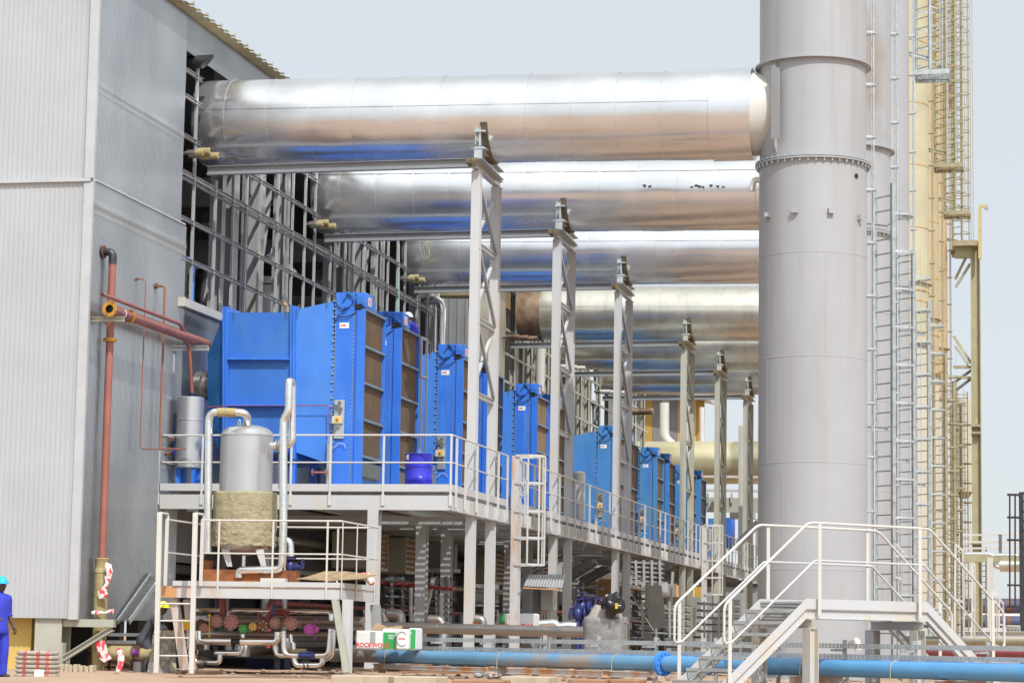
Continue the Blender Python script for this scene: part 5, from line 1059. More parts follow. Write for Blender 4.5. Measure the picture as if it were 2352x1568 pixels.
mp('brown_pipe', 'dark red pipe dropping from the platform to the flanges', [(740, 80), (740, 280)], 45, 'red_dark', YM + .3)
mp('wrapped_pipe', 'yellow wrapped pipe piece beside the small blue valve', [(1505, 690), (1720, 690)], 32, 'wool_y', YM + .1)
for a, b0, b1, mk, lab in ((583, 255, 520, 'yellow_p', 'yellow valve spindle between ladder and flanges'), (1338, 130, 265, 'valve_blue', 'blue lever standing above the flanges'), (1822, 315, 560, 'purple', 'purple spindle right of the magenta flange'), (1160, 230, 500, 'red_dark', 'brown spindle between golden and rust flanges')):
    m = MB(); p = Q(z5, a, b0, YM - .02); q = Q(z5, a - 3, b1, YM - .02); m.cyl(p, q, .014 if mk != 'valve_blue' else .035, 8); m.cyl(p, p - V((0, 0, .05)), .03, 8); m.cyl(q, q + V((0, 0, .03)), .025, 8); solo('spindle', m, M[mk], lab, 'spindle')
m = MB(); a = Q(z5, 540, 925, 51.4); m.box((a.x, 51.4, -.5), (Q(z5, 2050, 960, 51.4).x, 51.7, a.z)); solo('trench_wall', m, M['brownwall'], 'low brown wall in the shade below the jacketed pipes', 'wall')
# galvanised trays left under the hall
for k, (b, lab) in enumerate(((945, 'upper of two galvanised trays beside the wrapped riser'), (1040, 'lower of two galvanised trays beside the wrapped riser'))):
    a_ = Q(l6, 1370, b, 52.6); b_ = Q(l6, 2600, b + 8, 52.2); m = MB(); m.bar(a_, b_, .04, .07); m.bar(a_ + V((0, .3, 0)), b_ + V((0, .3, 0)), .01, .07)
    solo('cable_tray', m, M['galv'], lab, 'cable tray')
# drum
c = P(962, 1080, 56.4); rd = 32.5 * 56.4 / 5690; za = 4.21; zb = P(962, 1042, 56.4).z; t = thing('oil_drum', 'deep blue steel drum on the walkway before the second filter housing', 'drum', (c.x, 56.4, za)); Hh = zb - za
m = MB(); m.lathe((c.x, 56.4, za), (0, 0, 1), [(0, .02), (0, rd), (.02, rd + .008), (.04, rd), (Hh*.30, rd), (Hh*.32, rd + .012), (Hh*.34, rd), (Hh*.36, rd + .012), (Hh*.38, rd), (Hh*.62, rd), (Hh*.64, rd + .014), (Hh*.66, rd), (Hh*.68, rd + .014), (Hh*.70, rd), (Hh-.03, rd), (Hh-.01, rd + .01), (Hh, rd), (Hh - .02, rd - .02), (Hh - .02, .02)], 40); part('body', m, M['navy'], t)
m = MB(); g = math.radians(-132)
q = []
for z_ in (Hh * .83, Hh * .96):
    for gg in (-.16, 0, .16): q.append((c.x + (rd + .003) * math.cos(g + gg), 56.4 + (rd + .003) * math.sin(g + gg), za + z_))
m.add(q, [(0, 1, 4, 3), (1, 2, 5, 4)]); part('label', m, M['white_label'], t)
m = MB(); m.cyl((c.x + .12, 56.4, za + Hh - .02), (c.x + .12, 56.4, za + Hh + .0), .035, 12); part('bung', m, M['galv'], t)

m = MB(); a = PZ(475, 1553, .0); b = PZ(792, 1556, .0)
m.add([(a.x - .2, 42.5, .004), (b.x + .6, 42.5, .004), (b.x, 51.3, .004), (a.x, 51.3, .004)], [(0, 1, 2, 3)]); struct('soil_shade_sheet', m, mat('soil_with_painted_shade', (.20,.12,.075), .95, 0, .2, 1.5, (.34,.22,.14), .6, (2,2,2), bump=.4, bscale=8))  # brown sheet on the sand, shade below the platform put into its colour
# ------------------------------------------------------------------ blue pipelines on low supports
A0 = P(837, 1505, 53.0); B0 = P(2352, 1545, 42.4); dr = (B0 - A0).normalized(); nr = V((-dr.y, dr.x, 0)).normalized()     # nr points away from the camera
if nr.y < 0: nr = -nr
LP = (B0 - A0).length
t = thing('front_pipeline', 'dusty blue pipeline crossing the whole foreground, nearer of the two', 'pipeline', A0)
m = MB(); m.cyl(A0 - dr * 1.2, A0 + dr * 9.2, .143, 28); part('pipe', m, M['bluepipe'], t, label='dusty brown streaked pipe length'); m = MB(); m.cyl(A0 + dr * 9.36, B0 + dr * 6, .150, 28); part('pipe', m, M['bluepipe_r'], t, label='clean blue pipe length')
m = MB(); f0 = A0 + dr * 9.22; m.cyl(f0, f0 + dr * .04, .235, 28); m.cyl(f0 + dr * .05, f0 + dr * .09, .235, 28); fl = part('flange_pair', m, M['bluepipe2'], t)
for k in range(12):
    g = 2 * math.pi * k / 12; q = f0 + nr * .2 * math.cos(g) + V((0, 0, .2 * math.sin(g))); m = MB(); m.cyl(q - dr * .03, q + dr * .12, .016, 6); part('bolt', m, M['bluepipe2'], fl)
for d in (.9, 4.6, 8.0, 12.9, 15.0):
    m = MB(); c = A0 + dr * d; pts = [c - nr * .155 - V((0, 0, .2))] + [c + nr * -.155 * math.cos(g) + V((0, 0, .155 * math.sin(g))) for g in [math.pi * k / 8 for k in range(9)]] + [c + nr * .155 - V((0, 0, .2))]
    m.tube(pts, .010, 6, bend=.01); part('u_bolt', m, M['wire'], t)
t = thing('rear_pipeline', 'bright blue pipeline just behind the dusty one', 'pipeline', A0 + nr * .75)
m = MB(); o = nr * .78 + V((0, 0, .01)); m.cyl(A0 + o + dr * 2, A0 + o + dr * 9.5, .14, 24); m.cyl(A0 + o + dr * 9.7, B0 + o + dr * 6, .145, 24); m.cyl(A0 + o + dr * 9.5, A0 + o + dr * 9.7, .22, 24); part('pipe', m, M['bluepipe2'], t)
SUPL = ['pipe support just right of the skid platform leg', 'pipe support below the first tower feet', 'pipe support below the wrapped bale', 'pipe support in front of the landing posts', 'pipe support at the right end of the pipelines', 'pipe support left of the crossover stairs flange']
for k, d in enumerate((.85, 4.6, 8.0, 12.9, 16.2)):
    c = A0 + dr * d; t = thing('pipe_support', SUPL[k], 'pipe support', (c.x, c.y, 0), 'low supports under the blue pipelines')
    m = MB(); zt_ = c.z - .145; m.ibeam(c - nr * .32 - dr * .1 + V((0, 0, zt_ - c.z - .08)), c + nr * 1.3 - dr * .1 + V((0, 0, zt_ - c.z - .08)), .14, .14, (0, 0, 1), .012, .01); part('cross_beam', m, M['whiter'], t)
    for s in (-.1, 1.0):
        q = c + nr * s - dr * .1; m = MB(); m.ibeam((q.x, q.y, .06), (q.x, q.y, zt_ - .16), .12, .12, (0, 1, 0), .01, .01); part('leg', m, M['whiter'], t)
m = MB(); m.ibeam(A0 + dr * .6 - nr * .2 + V((0, 0, -.22)), A0 + dr * 4.4 - nr * .1 + V((0, 0, -.22)), .1, .08); m.ibeam(A0 + dr * 5 - nr * .2 + V((0, 0, -.22)), A0 + dr * 9 - nr * .1 + V((0, 0, -.22)), .12, .1); solo('runner_beam', m, M['whiter'], 'white beams lying along under the dusty pipeline', 'beam')
for k, (a, b, dz, L_) in enumerate([(1175, 1575, 0, 1.4), (1600, 1790, 0, .6)]):
    pass
rnd = random.Random(9)
CL = ['long tan foundation beam at the foot of the skid platform', 'tan foundation block left of the first tower', 'small reddish block beneath the first tower', 'tan foundation block under the pipelines at centre', 'reddish foundation block before the third tower leg', 'reddish block before the crossover stairs']
for k, (x0, x1, y0, mk) in enumerate(((762, 905, 1549, 'concrete'), (905, 1000, 1552, 'concrete'), (1040, 1150, 1560, 'tyre'), (1152, 1262, 1552, 'concrete'), (1305, 1385, 1558, 'tyre'), (1400, 1460, 1559, 'tyre'))):
    a = PZ(x0, y0, .17); b = PZ(x1, y0 + 2, .17); m = MB(); m.box((a.x, a.y - .05, -.3), (b.x, a.y + .9, .17)); solo('foundation_block', m, M[mk], CL[k], 'foundation block', 'low foundation blocks', bevel=.015)
# ------------------------------------------------------------------ perforated cable trays above the pipelines
for k, (z, off, lab) in enumerate(((.79, .35, 'upper perforated cable tray running above the blue pipelines'), (.60, .30, 'lower perforated cable tray running above the blue pipelines'))):
    a = V((A0.x, A0.y, z)) + nr * off - dr * .8; b = V((B0.x, B0.y, z + .03)) + nr * off + dr * 5; L = (b - a).length
    t = thing('cable_tray', lab, 'cable tray', a, 'cable trays above the pipelines')
    for s in (0, .3):
        m = MB(); d_ = (b - a).normalized(); q0 = a + nr * s; hh = .085
        m.bar(q0 + V((0, 0, .033)), b + nr * s + V((0, 0, .033)), .012, .018); m.bar(q0 - V((0, 0, .033)), b + nr * s - V((0, 0, .033)), .012, .018); m.bar(q0, b + nr * s, .012, .012)
        n = int(L / .09)
        for i in range(n): p = q0 + d_ * (i * .09 + .03); m.obox(p + V((0, 0, .0)), d_, nr, V((0, 0, 1)), .042, .011, .055)
        part('side_rail', m, M['galv'], t)
    m = MB()
    for i in range(int(L / .3)): p = a + d_ * i * .3; m.bar(p - V((0, 0, .03)), p + nr * .3 - V((0, 0, .03)), .03, .01)
    part('rungs', m, M['galv'], t)
TL = ['first tray post from the left, beside the wool packs', 'tray post left of the first tower feet', 'tray post right of the first tower feet', 'tray post near the second tower feet', 'tray post by the wrapped bale', 'tray post left of the crossover stairs', 'tray post under the left flight', 'tray post under the landing', 'tray post by the right landing post', 'tray post under the right flight', 'last tray post at the right']
for k in range(11):
    p = A0 + dr * (1.9 + k * 1.62) + nr * .68; m = MB(); m.ibeam((p.x, p.y, 0), (p.x, p.y, .92), .08, .07, (0, 1, 0), .008, .008); m.bar((p.x, p.y, .74) - nr * .4 if False else V((p.x, p.y, .73)) - nr * .36, V((p.x, p.y, .73)), .05, .04); m.bar(V((p.x, p.y, .54)) - nr * .36, V((p.x, p.y, .54)), .05, .04)
    solo('tray_post', m, M['steel'], TL[k], 'tray post', 'posts of the cable trays')
# ------------------------------------------------------------------ crossover stairs
ZB = 1.62; ZR = 2.95
FL = PZ(1857, 1199.5, ZR); FR = PZ(2134.6, 1214, ZR); BR = PZ(2028.5, 1219, ZR); BL = PZ(1748, 1205, ZR)
d = (FR - FL); d.z = 0; Ld = d.length; d.normalize(); wv = V((-d.y, d.x, 0)); wid = ((BL - FL).dot(wv) + (BR - FR).dot(wv)) / 2
st = thing('crossover_stairs', 'light grey crossover stairs with cream handrails bridging the blue pipelines', 'stairs', ((FL.x + FR.x) / 2, FL.y + .5, 0))
n_ = wv
def onF(x, y, o): return PP(x, y, FL + wv * o, n_)           # a point on the vertical plane of the front (o = 0) or back handrail
eL = PP(1663.5, 1389, FL, n_); slope = (FL.z - eL.z) / (FL - eL).dot(d); eR = PP(2299, 1460 - 46, FR, n_)
slopeR = slope
lo_t = (ZB - .02) / slope
def S(t, z, o): return V((FL.x, FL.y, 0)) + d * t + wv * o + V((0, 0, z))
tb0, tb1 = -.02, Ld + .03
zb_ = PZ(1845, 1375, ZB).z
hb = .35
top = FL.z - 1.33
for o, nm in ((0.0, 'f'), (wid, 'b')):
    oo = o + (.05 if o == 0 else -.05)
    Lh = (top - .02) / slope; y_in = (1 if o == 0 else -1)
    def band(z_off, th, yo, yt):
        tp = [S(-Lh, z_off + top - Lh * slope, oo + yo), S(0, z_off + top, oo + yo), S(Ld, z_off + top, oo + yo), S(Ld + Lh, z_off + top - Lh * slope, oo + yo)]
        pl = tp + [p - V((0, 0, th)) for p in reversed(tp)]; mm = MB(); n = 8; w_ = wv * yt * y_in
        ps = pl + [p + w_ for p in pl]; q4 = [(0, 1, 6, 7), (1, 2, 5, 6), (2, 3, 4, 5)]
        mm.add(ps, q4 + [tuple(reversed([i + n for i in f])) for f in q4] + [(i, i + n, (i + 1) % n + n, (i + 1) % n) for i in range(n)]); return mm
    part('stringer_plate', band(0, .17, 0, .014), M['white'], st)
    m = band(-.172, .012, 0, .10 * 1); m2 = band(-.184, .15, .045 * y_in, .01); m.add(m2.v, m2.f); m2 = band(-.334, .014, 0, .10); m.add(m2.v, m2.f); part('stringer_beam', m, M['white'], st)
    # wide pale top flange that shows from below
    # handrail
    ze = eL.z; Lr = (FL.z - ze) / slope
    m = MB(); zr_ = FL.z; t0, t1 = 0.0, Ld
    lo_ = S(-Lr, ze, o); lr = S(Ld + Lr, ze, o)
    mid = .62
    pts = [S(-Lr + .18, ze - .62, o), S(-Lr, ze - .66, o), S(-Lr - .0, ze - .0, o), S(t0, zr_, o), S(t1, zr_, o), lr, S(Ld + Lr, ze - .66, o), S(Ld + Lr - .22, ze - .62, o)]
    m.tube(pts, .024, 10, bend=.12); hr = part('handrail', m, M['cream'], st)
    m = MB(); zm_ = zr_ - .66
    a_ = S(-Lr + .18, ze - .62, o); 
    m.tube([S(-Lr + .18, ze - .62, o), S(.15, zm_, o), S(Ld - .15, zm_, o), S(Ld + Lr - .22, ze - .62, o)], .02, 10, bend=.05); part('mid_rail', m, M['white'], hr)
    for t_ in (.25, Ld - .25, -Lr + .12, Ld + Lr - .3):
        if t_ < 0: z0 = top - .3 + slope * t_; z1 = zr_ + slope * t_
        elif t_ > Ld: z0 = top - .3 - slope * (t_ - Ld); z1 = zr_ - slope * (t_ - Ld)
        else: z0 = top - .28; z1 = zr_
        q = S(t_, 0, o - (.012 if o == 0 else -.012)); m = MB(); m.obox(V((q.x, q.y, (max(z0, .05) + z1) / 2)), d, wv, V((0, 0, 1)), .075, .014, z1 - max(z0, .05)); part('rail_post', m, M['cream'], hr)
# treads and grating
rise = .208; run = rise / slope
k = 0; first = None
for sg, tt in ((-1, 0.0), (1, Ld)):
    z = top - rise; t_ = tt + sg * run * .8
    while z > .02:
        m = MB()
        for q in range(7): m.obox(S(t_ - run * .45 + q * run * .15, z, wid / 2), d, wv, V((0, 0, 1)), .012, wid - .16, .03)
        for q in range(11): m.obox(S(t_, z, .1 + (wid - .2) * q / 10), d, wv, V((0, 0, 1)), run, .008, .028)
        m.obox(S(t_ + sg * run * .5, z - .012, wid / 2), d, wv, V((0, 0, 1)), .012, wid - .14, .055); m.obox(S(t_ - sg * run * .5, z - .012, wid / 2), d, wv, V((0, 0, 1)), .012, wid - .14, .055)
        part('tread', m, M['galv'], st); z -= rise; t_ += sg * run
m = MB()
for q in range(int(Ld / .05)): m.obox(S(q * .05, top - .06, wid / 2), d, wv, V((0, 0, 1)), .008, wid - .14, .03)
for q in range(26): m.obox(S(Ld / 2, top - .062, .08 + (wid - .16) * q / 25), d, wv, V((0, 0, 1)), Ld, .006, .03)
part('landing_grating', m, M['galv'], st)
for t_, o in ((.08, -.02), (Ld - .18, .08), (.08, wid), (Ld - .18, wid - .1)):
    q = S(t_, 0, o + .05); m = MB(); m.ibeam((q.x, q.y, .05), (q.x, q.y, top - hb - .17), .20, .20, d, .012, .01); part('post', m, M['white'], st)
for t_ in (.08, Ld - .18):
    m = MB(); m.ibeam(S(t_, top - hb - .085, -.02), S(t_, top - hb - .085, wid), .16, .14, (0, 0, 1), .012, .01); part('cross_beam', m, M['white'], st)
# ------------------------------------------------------------------ things in the shade below the walkway
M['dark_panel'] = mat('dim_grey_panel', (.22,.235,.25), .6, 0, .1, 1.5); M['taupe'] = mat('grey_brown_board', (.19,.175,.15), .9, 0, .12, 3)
t = thing('process_pipe', 'long thick grey pipe lying level in the shade behind the tower feet', 'pipe', Q(u3, 50, 1070, 56.9))
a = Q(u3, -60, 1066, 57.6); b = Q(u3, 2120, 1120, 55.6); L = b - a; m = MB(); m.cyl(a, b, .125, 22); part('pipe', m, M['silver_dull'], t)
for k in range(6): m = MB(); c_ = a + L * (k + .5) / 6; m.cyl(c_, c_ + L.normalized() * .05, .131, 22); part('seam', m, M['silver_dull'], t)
for k, (pts, r, lab) in enumerate((([(180, 945), (345, 950), (355, 1030)], .13, 'jacketed elbow behind the walkway front column'), ([(380, 955), (490, 965), (495, 1035)], .13, 'jacketed elbow right of the walkway front column'), ([(740, 1005), (840, 1010), (860, 1050)], .1, 'jacketed elbow left of the first tower feet'), ([(1150, 1000), (1215, 1010), (1220, 1060)], .1, 'jacketed elbow between the first tower feet and the ladder'))):
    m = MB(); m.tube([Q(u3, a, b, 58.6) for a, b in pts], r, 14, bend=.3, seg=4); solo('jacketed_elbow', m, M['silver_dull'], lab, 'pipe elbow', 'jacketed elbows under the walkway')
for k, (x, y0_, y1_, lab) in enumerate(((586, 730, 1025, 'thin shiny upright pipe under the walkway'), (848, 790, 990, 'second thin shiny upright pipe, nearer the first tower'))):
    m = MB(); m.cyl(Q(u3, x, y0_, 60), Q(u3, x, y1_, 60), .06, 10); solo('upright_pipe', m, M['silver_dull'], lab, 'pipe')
m = MB(); m.cyl(Q(u3, 320, 686, 62), Q(u3, 960, 742, 61), .05, 10); solo('shaded_red_pipe', m, M['red_dark'], 'dark red level pipe in the shade under the louvres', 'pipe')
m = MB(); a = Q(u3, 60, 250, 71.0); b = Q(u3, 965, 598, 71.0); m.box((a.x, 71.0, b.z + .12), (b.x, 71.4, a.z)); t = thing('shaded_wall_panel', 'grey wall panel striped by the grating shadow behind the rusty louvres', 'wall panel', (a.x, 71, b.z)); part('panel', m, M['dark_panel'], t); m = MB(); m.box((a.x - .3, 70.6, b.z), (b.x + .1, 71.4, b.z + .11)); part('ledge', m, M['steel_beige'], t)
RL = ['upright cable rack behind the walkway front column', 'upright cable rack left of the first tower feet', 'cable rack right of the walkway ladder', 'wide cable rack bundle right of the third tower leg', 'cable rack by the fourth tower feet', 'cable rack left of the big stack']
def rack(k, f, x0, x1, y0_, y1_, n, Y, mk='steel', vert=3):
    t = thing('cable_rack', RL[k], 'cable rack', Q(f, (x0 + x1) / 2, y1_, Y), 'cable racks under the walkway'); rnd = random.Random(k)
    for i in range(n):
        yy = y0_ + (y1_ - y0_) * (i + .3) / n; m = MB(); a = Q(f, x0, yy, Y); b = Q(f, x1, yy + (x1 - x0) * .06, Y + rnd.uniform(-.1, .1)); m.bar(a, b, .30, .02); m.bar(a + V((0, -.16, .02)), b + V((0, -.16, .02)), .02, .05); part('tray', m, M[mk], t)
        m = MB(); m.tube([a + V((0, .05, .06)), (a + b) / 2 + V((0, 0, .05)), b + V((0, .05, .06))], .03, 6); part('cables', m, M['black'], t)
    for i in range(vert):
        x = x0 + (x1 - x0) * (i + .5) / vert; m = MB(); a = Q(f, x, y0_ - 10, Y - .25); b = Q(f, x + 4, y1_ + 10, Y - .25); m.bar(a, b, .07, .07, (0, 1, 0)); part('upright', m, M[mk], t)
rack(0, u3, 375, 560, 640, 1010, 5, 62, 'dark_steel', 2); rack(1, u3, 680, 940, 640, 1010, 6, 63, 'dark_steel', 3); rack(2, s1, 0, 240, 700, 1100, 4, 80, 'dark_steel', 2)
rack(3, s1, 490, 770, 500, 700, 5, 76, 'steel', 4); rack(4, s1, 520, 1000, 860, 1160, 5, 84, 'steel', 4); rack(5, s1, 1060, 1440, 860, 1160, 5, 92, 'steel', 3)
m = MB(); m.add([Q(s1, 600, 690, 80), Q(s1, 745, 690, 80), Q(s1, 795, 1085, 79), Q(s1, 640, 1085, 79)], [(0, 1, 2, 3)]); m.v += [(v[0], v[1] + .08, v[2]) for v in m.v[:4]]; m.f += [(7, 6, 5, 4)] + [(i, (i+1) % 4, (i+1) % 4 + 4, i + 4) for i in range(4)]
solo('grey_brown_panel', m, M['taupe'], 'large grey brown panel leaning among the cable racks', 'panel')
for k, (a, b, lab) in enumerate((((700, 1020), (785, 640), 'slanting white brace in the shade left of the first tower feet'), ((830, 880), (850, 590), 'slanting strut by the fourth tower'))):
    f = u3 if k == 0 else s1; m = MB(); m.bar(Q(f, *a, 61.5 if k == 0 else 90), Q(f, *b, 61.5 if k == 0 else 90), .08, .14, (0, 1, 0)); solo('slanting_brace', m, M['steel_beige'], lab, 'brace')
# stairs inside
def stair(nm, lab, a, b, Y, n, w=1.0, mk='dark_steel'):
    p, q = a, b; t = thing(nm, lab, 'stairs', V((p.x, p.y, 0)), 'dark stairs under the walkway')
    for s in (0, w):
        m = MB(); m.bar(p + V((0, s, 0)), q + V((0, s, 0)), .04, .24); part('stringer', m, M[mk], t)
        m = MB(); m.tube([p + V((0, s, .9)), q + V((0, s, .9))], .03, 6); part('handrail', m, M[mk], t)
    for i in range(n):
        c_ = p + (q - p) * (i + .5) / n; m = MB(); m.box((c_.x - .13, c_.y, c_.z + .0), (c_.x + .13, c_.y + w, c_.z + .03)); part('tread', m, M[mk], t)
stair('inner_stairs', 'dark stairs rising to the right behind the second tower feet', Q(u3, 1520, 900, 78), Q(u3, 2170, 490, 78), 78, 12)
stair('inner_stairs', 'lower dark stairs beside the control cabinet', Q(s1, -50, 720, 88), Q(s1, 250, 560, 88), 88, 9)
# cabinet with canopy
t = thing('control_cabinet', 'pale control cabinet below a small corrugated canopy with orange edge', 'cabinet', Q(u3, 1780, 925, 66))
m = MB(); a = Q(u3, 1725, 740, 66); b = Q(u3, 1832, 928, 66); m.box((a.x, 66, b.z), (b.x, 66.5, a.z)); part('box', m, M['steel'], t, bevel=.01)
a = Q(u3, 1570, 718, 65.2); b = Q(u3, 1910, 735, 65.2); c_ = Q(u3, 1940, 615, 66.6); e = Q(u3, 1615, 620, 66.6); m = MB(); n = 26; ps = []
for i in range(n + 1):
    f = i / n; h_ = .02 * (i % 2); ps.append(a + (b - a) * f + V((0, 0, h_))); 
for i in range(n + 1):
    f = i / n; h_ = .02 * (i % 2); ps.append(e + (c_ - e) * f + V((0, 0, h_)))
m.add(ps, [(i, i + 1, n + 2 + i, n + 1 + i) for i in range(n)]); k0 = len(m.v); m.v += [(v[0], v[1], v[2] - .012) for v in m.v[:k0]]; m.f += [tuple(x + k0 for x in reversed(f)) for f in m.f[:n]]; part('canopy', m, M['steel'], t, ang=10)
m = MB(); m.bar(a - V((0, .01, .04)), b - V((0, .01, .04)), .02, .04); part('canopy_edge', m, M['orange'], t)
m = MB(); x = Q(u3, 1690, 740, 66.3); m.bar(x, V((x.x, x.y, .1)), .18, .18, (0, 1, 0)); part('post', m, M['intgrey'], t)
m = MB()
for k in range(4): x = Q(u3, 1735 + 22 * k, 930, 66.1); m.tube([x, x + V((.02 * k, 0, -.5)), V((x.x - .05, x.y, .1))], .025, 6)
part('cables', m, M['steel_beige'], t)
# salmon building far behind
a = PX(0, 0, -20); p = Q(u3, 1850, 700, 110); q = Q(u3, 2300, 870, 110); m = MB(); sx0 = P(1262, 1380, 112).x; sx1 = P(1392, 1380, 112).x; m.box((sx0, 112, .8), (sx1, 118, 3.1)); far = thing('salmon_building', 'low salmon walled building seen through the walkway columns', 'building', (-14, 114, 0)); part('wall', m, M['salmon'], far)
m = MB(); m.box((sx0 - .1, 111.8, -.1), (sx1 + .1, 118.2, .8)); part('plinth', m, M['dark'], far); m = MB(); m.box((sx0 - .3, 111.5, 3.1), (sx1 + .3, 118.5, 3.25)); part('roof', m, M['ochre'], far)
m = MB(); x = Q(s1, 270, 600, 100); m.box((x.x - .35, 100, 0), (x.x + .35, 100.4, 3.3)); solo('orange_column', m, M['orange'], 'short orange column beyond the dark stairs', 'column')
# blue valve set
t = thing('pump_valves', 'cluster of dark blue valves left of the plastic wrapped bale', 'valves', Q(u3, 2100, 980, 58)); 
for k, (a, b) in enumerate(((2050, 960), (2085, 900), (2120, 955), (2155, 940), (2190, 960), (2230, 950))):
    c_ = Q(u3, a, b, 58 + .1 * k); m = MB(); m.ball(c_, .13, .13, .16, 12, 8); m.cyl(c_ - V((.2, 0, 0)), c_ - V((.16, 0, 0)), .15, 12); m.cyl(c_ + V((.16, 0, 0)), c_ + V((.2, 0, 0)), .15, 12); m.cyl(c_, c_ + V((0, 0, .35)), .04, 8); m.cyl(c_ + V((0, 0, .34)), c_ + V((0, 0, .36)), .14, 12); m.cyl(c_, V((c_.x, c_.y, .05)), .05, 8); part('valve', m, M['valve_blue'], t)
m = MB(); m.tube([Q(u3, 1720, 1050, 57), Q(u3, 1850, 1040, 57), Q(u3, 1880, 1075, 57), Q(u3, 1960, 1060, 57), Q(u3, 2040, 1070, 57)], .1, 12, bend=.2); solo('shiny_bent_pipe', m, M['silver'], 'shiny wavy pipe lying on the grey pipe behind the second tower feet', 'pipe')
# wrapped bale
YBL = 54.0; a = Q(s1, 25, 1000, YBL); b = Q(s1, 385, 1262, YBL); t = thing('wrapped_bale', 'big square bale wrapped in grey plastic behind the cable trays', 'bale', ((a.x + b.x) / 2, YBL, 0))
m = MB(); n = 18; ps = []; cx_, cy_ = (a.x + b.x) / 2, YBL + .8; hw = (b.x - a.x) / 2; zt_ = Q(s1, 200, 985, YBL).z
for j in range(n + 1):
    z = .02 + (zt_ - .02) * j / n
    for i in range(64):
        g = 2 * math.pi * (i + .5) / 64; e_ = 5; cc_, ss = math.cos(g), math.sin(g); r_ = (abs(cc_) ** e_ + abs(ss) ** e_) ** (-1 / e_) * hw
        p = V((cx_ + r_ * cc_, cy_ + r_ * ss, z)); d_ = .05 * noise.noise(p * 1.7) + .03 * noise.noise(p * 5); sc_ = 1 + d_ - (.05 if j == n else 0); ps.append((cx_ + (p.x - cx_) * sc_, cy_ + (p.y - cy_) * sc_, z + (.05 * noise.noise(p * 3) if j > n - 3 else 0)))
m.add(ps, [(j*64+i, j*64+(i+1) % 64, (j+1)*64+(i+1) % 64, (j+1)*64+i) for j in range(n) for i in range(64)] + [tuple(range(n * 64, n * 64 + 64))]); part('plastic_wrap', m, M['plastic'], t, ang=80)
m = MB(); ps = []
for j in range(5):
    for i in range(64):
        g = 2 * math.pi * (i + .5) / 64; rr = hw * (1.04 - .13 * j) * (abs(math.cos(g)) ** 4 + abs(math.sin(g)) ** 4) ** (-.25); p = V((cx_ + rr * math.cos(g), cy_ + rr * math.sin(g), zt_ - .12 + .09 * j)); ps.append(p + V((0, 0, .09 * noise.noise(p * 4))))
m.add(ps, [(j*64+i, j*64+(i+1) % 64, (j+1)*64+(i+1) % 64, (j+1)*64+i) for j in range(4) for i in range(64)]); part('loose_sheet', m, mat('brownish_plastic', (.33, .28, .24), .3, 0, .2, 6, bump=.5, bscale=10), t, ang=80)
m = MB(); c_ = Q(s1, 325, 880, YBL + .3); ps = []
for j in range(13):
    tt = math.pi * j / 12
    for i in range(28):
        g = 2 * math.pi * i / 28; p = V((math.sin(tt) * math.cos(g), math.sin(tt) * math.sin(g), math.cos(tt))); s_ = 1 + .45 * noise.noise(p * 1.9 + V((3, 1, 7))) + .12 * noise.noise(p * 4); ps.append(c_ + V((p.x * .25 * s_, p.y * .22 * s_, p.z * .25 * s_)))
m.add(ps, [(j*28+i, (j+1)*28+i, (j+1)*28+(i+1) % 28, j*28+(i+1) % 28) for j in range(12) for i in range(28)])
t = thing('black_bag', 'shiny black plastic bag lying on top of the wrapped bale', 'bag', c_ - V((0, 0, .25))); part('bag', m, mat('black_plastic', (.012, .012, .013), .15, 0, .1, 5, (.5, .5, .48), .9, (7, 7, 5), dthr=(.60, .64), bump=.6, bscale=12), t, ang=80)
m = MB(); q = Q(s1, 355, 890, YBL + .02); m.box((q.x - .03, q.y, q.z - .06), (q.x + .03, q.y + .02, q.z + .06)); part('yellow_tag', m, M['yellow_p'], t)
# wool packs in front
FX = Matrix(((1, 0, 0), (0, 0, -1), (0, 1, 0)))            # text facing the camera side (-Y)
def pack(lab, f, x0, y0_, x1, y1_, Y, dep, bands, txt, mir=False, grp='packs of insulation'):
    a = Q(f, x0, y0_, Y); b = Q(f, x1, y1_, Y); t = thing('insulation_pack', lab, 'insulation pack', ((a.x + b.x) / 2, Y, b.z), grp)
    m = MB(); m.box((a.x, Y, b.z), (b.x, Y + dep, a.z)); part('pack', m, M['white_label'], t, bevel=.03)
    W = b.x - a.x; Hh = a.z - b.z
    for u0, u1, v0, v1, mk in bands:
        m = MB(); m.box((a.x + W * u0, Y - .004, b.z + Hh * v0), (a.x + W * u1, Y - .001, b.z + Hh * v1)); part('print_field', m, M[mk], t)
    for s, u, v, sz, mk in txt:
        R = FX.copy()
        text(s, sz, M[mk], t, (R if not mir else R @ Matrix(((-1, 0, 0), (0, -1, 0), (0, 0, 1)))), (a.x + W * u, Y - .006, b.z + Hh * v))
    return t
pack('long white pack lettered in red, left of the green one, behind the cable trays', r3, -30, 1205, 150, 1335, 51.2, .7, [(.55, .75, .3, .95, 'grey_label')], [('ROCKWOOL', .03, .12, .125, 'red_label')])
pack('white and green pack beside the long white one behind the trays', r3, 152, 1192, 248, 1335, 51.3, .6, [(.02, .95, .02, .82, 'green_label')], [('HIGH', .42, .62, .06, 'white_label'), ('ALU', .45, .50, .06, 'white_label')])
pack('white pack with grey round emblem leaning between the green ones', r3, 250, 1196, 330, 1338, 51.15, .5, [], [('ROCK', .22, .50, .05, 'red_label')])
t = [o for o in SC.objects if o.name.startswith('insulation_pack')][-1]; c_ = Q(r3, 290, 1262, 51.15); m = MB(); pts = [c_ + V((.11 * math.cos(g), -.006, .15 * math.sin(g))) for g in [math.radians(40 + 10 * k) for k in range(28)]]; m.tube(pts, .012, 6, bend=.01); part('emblem', m, M['grey_label'], t)
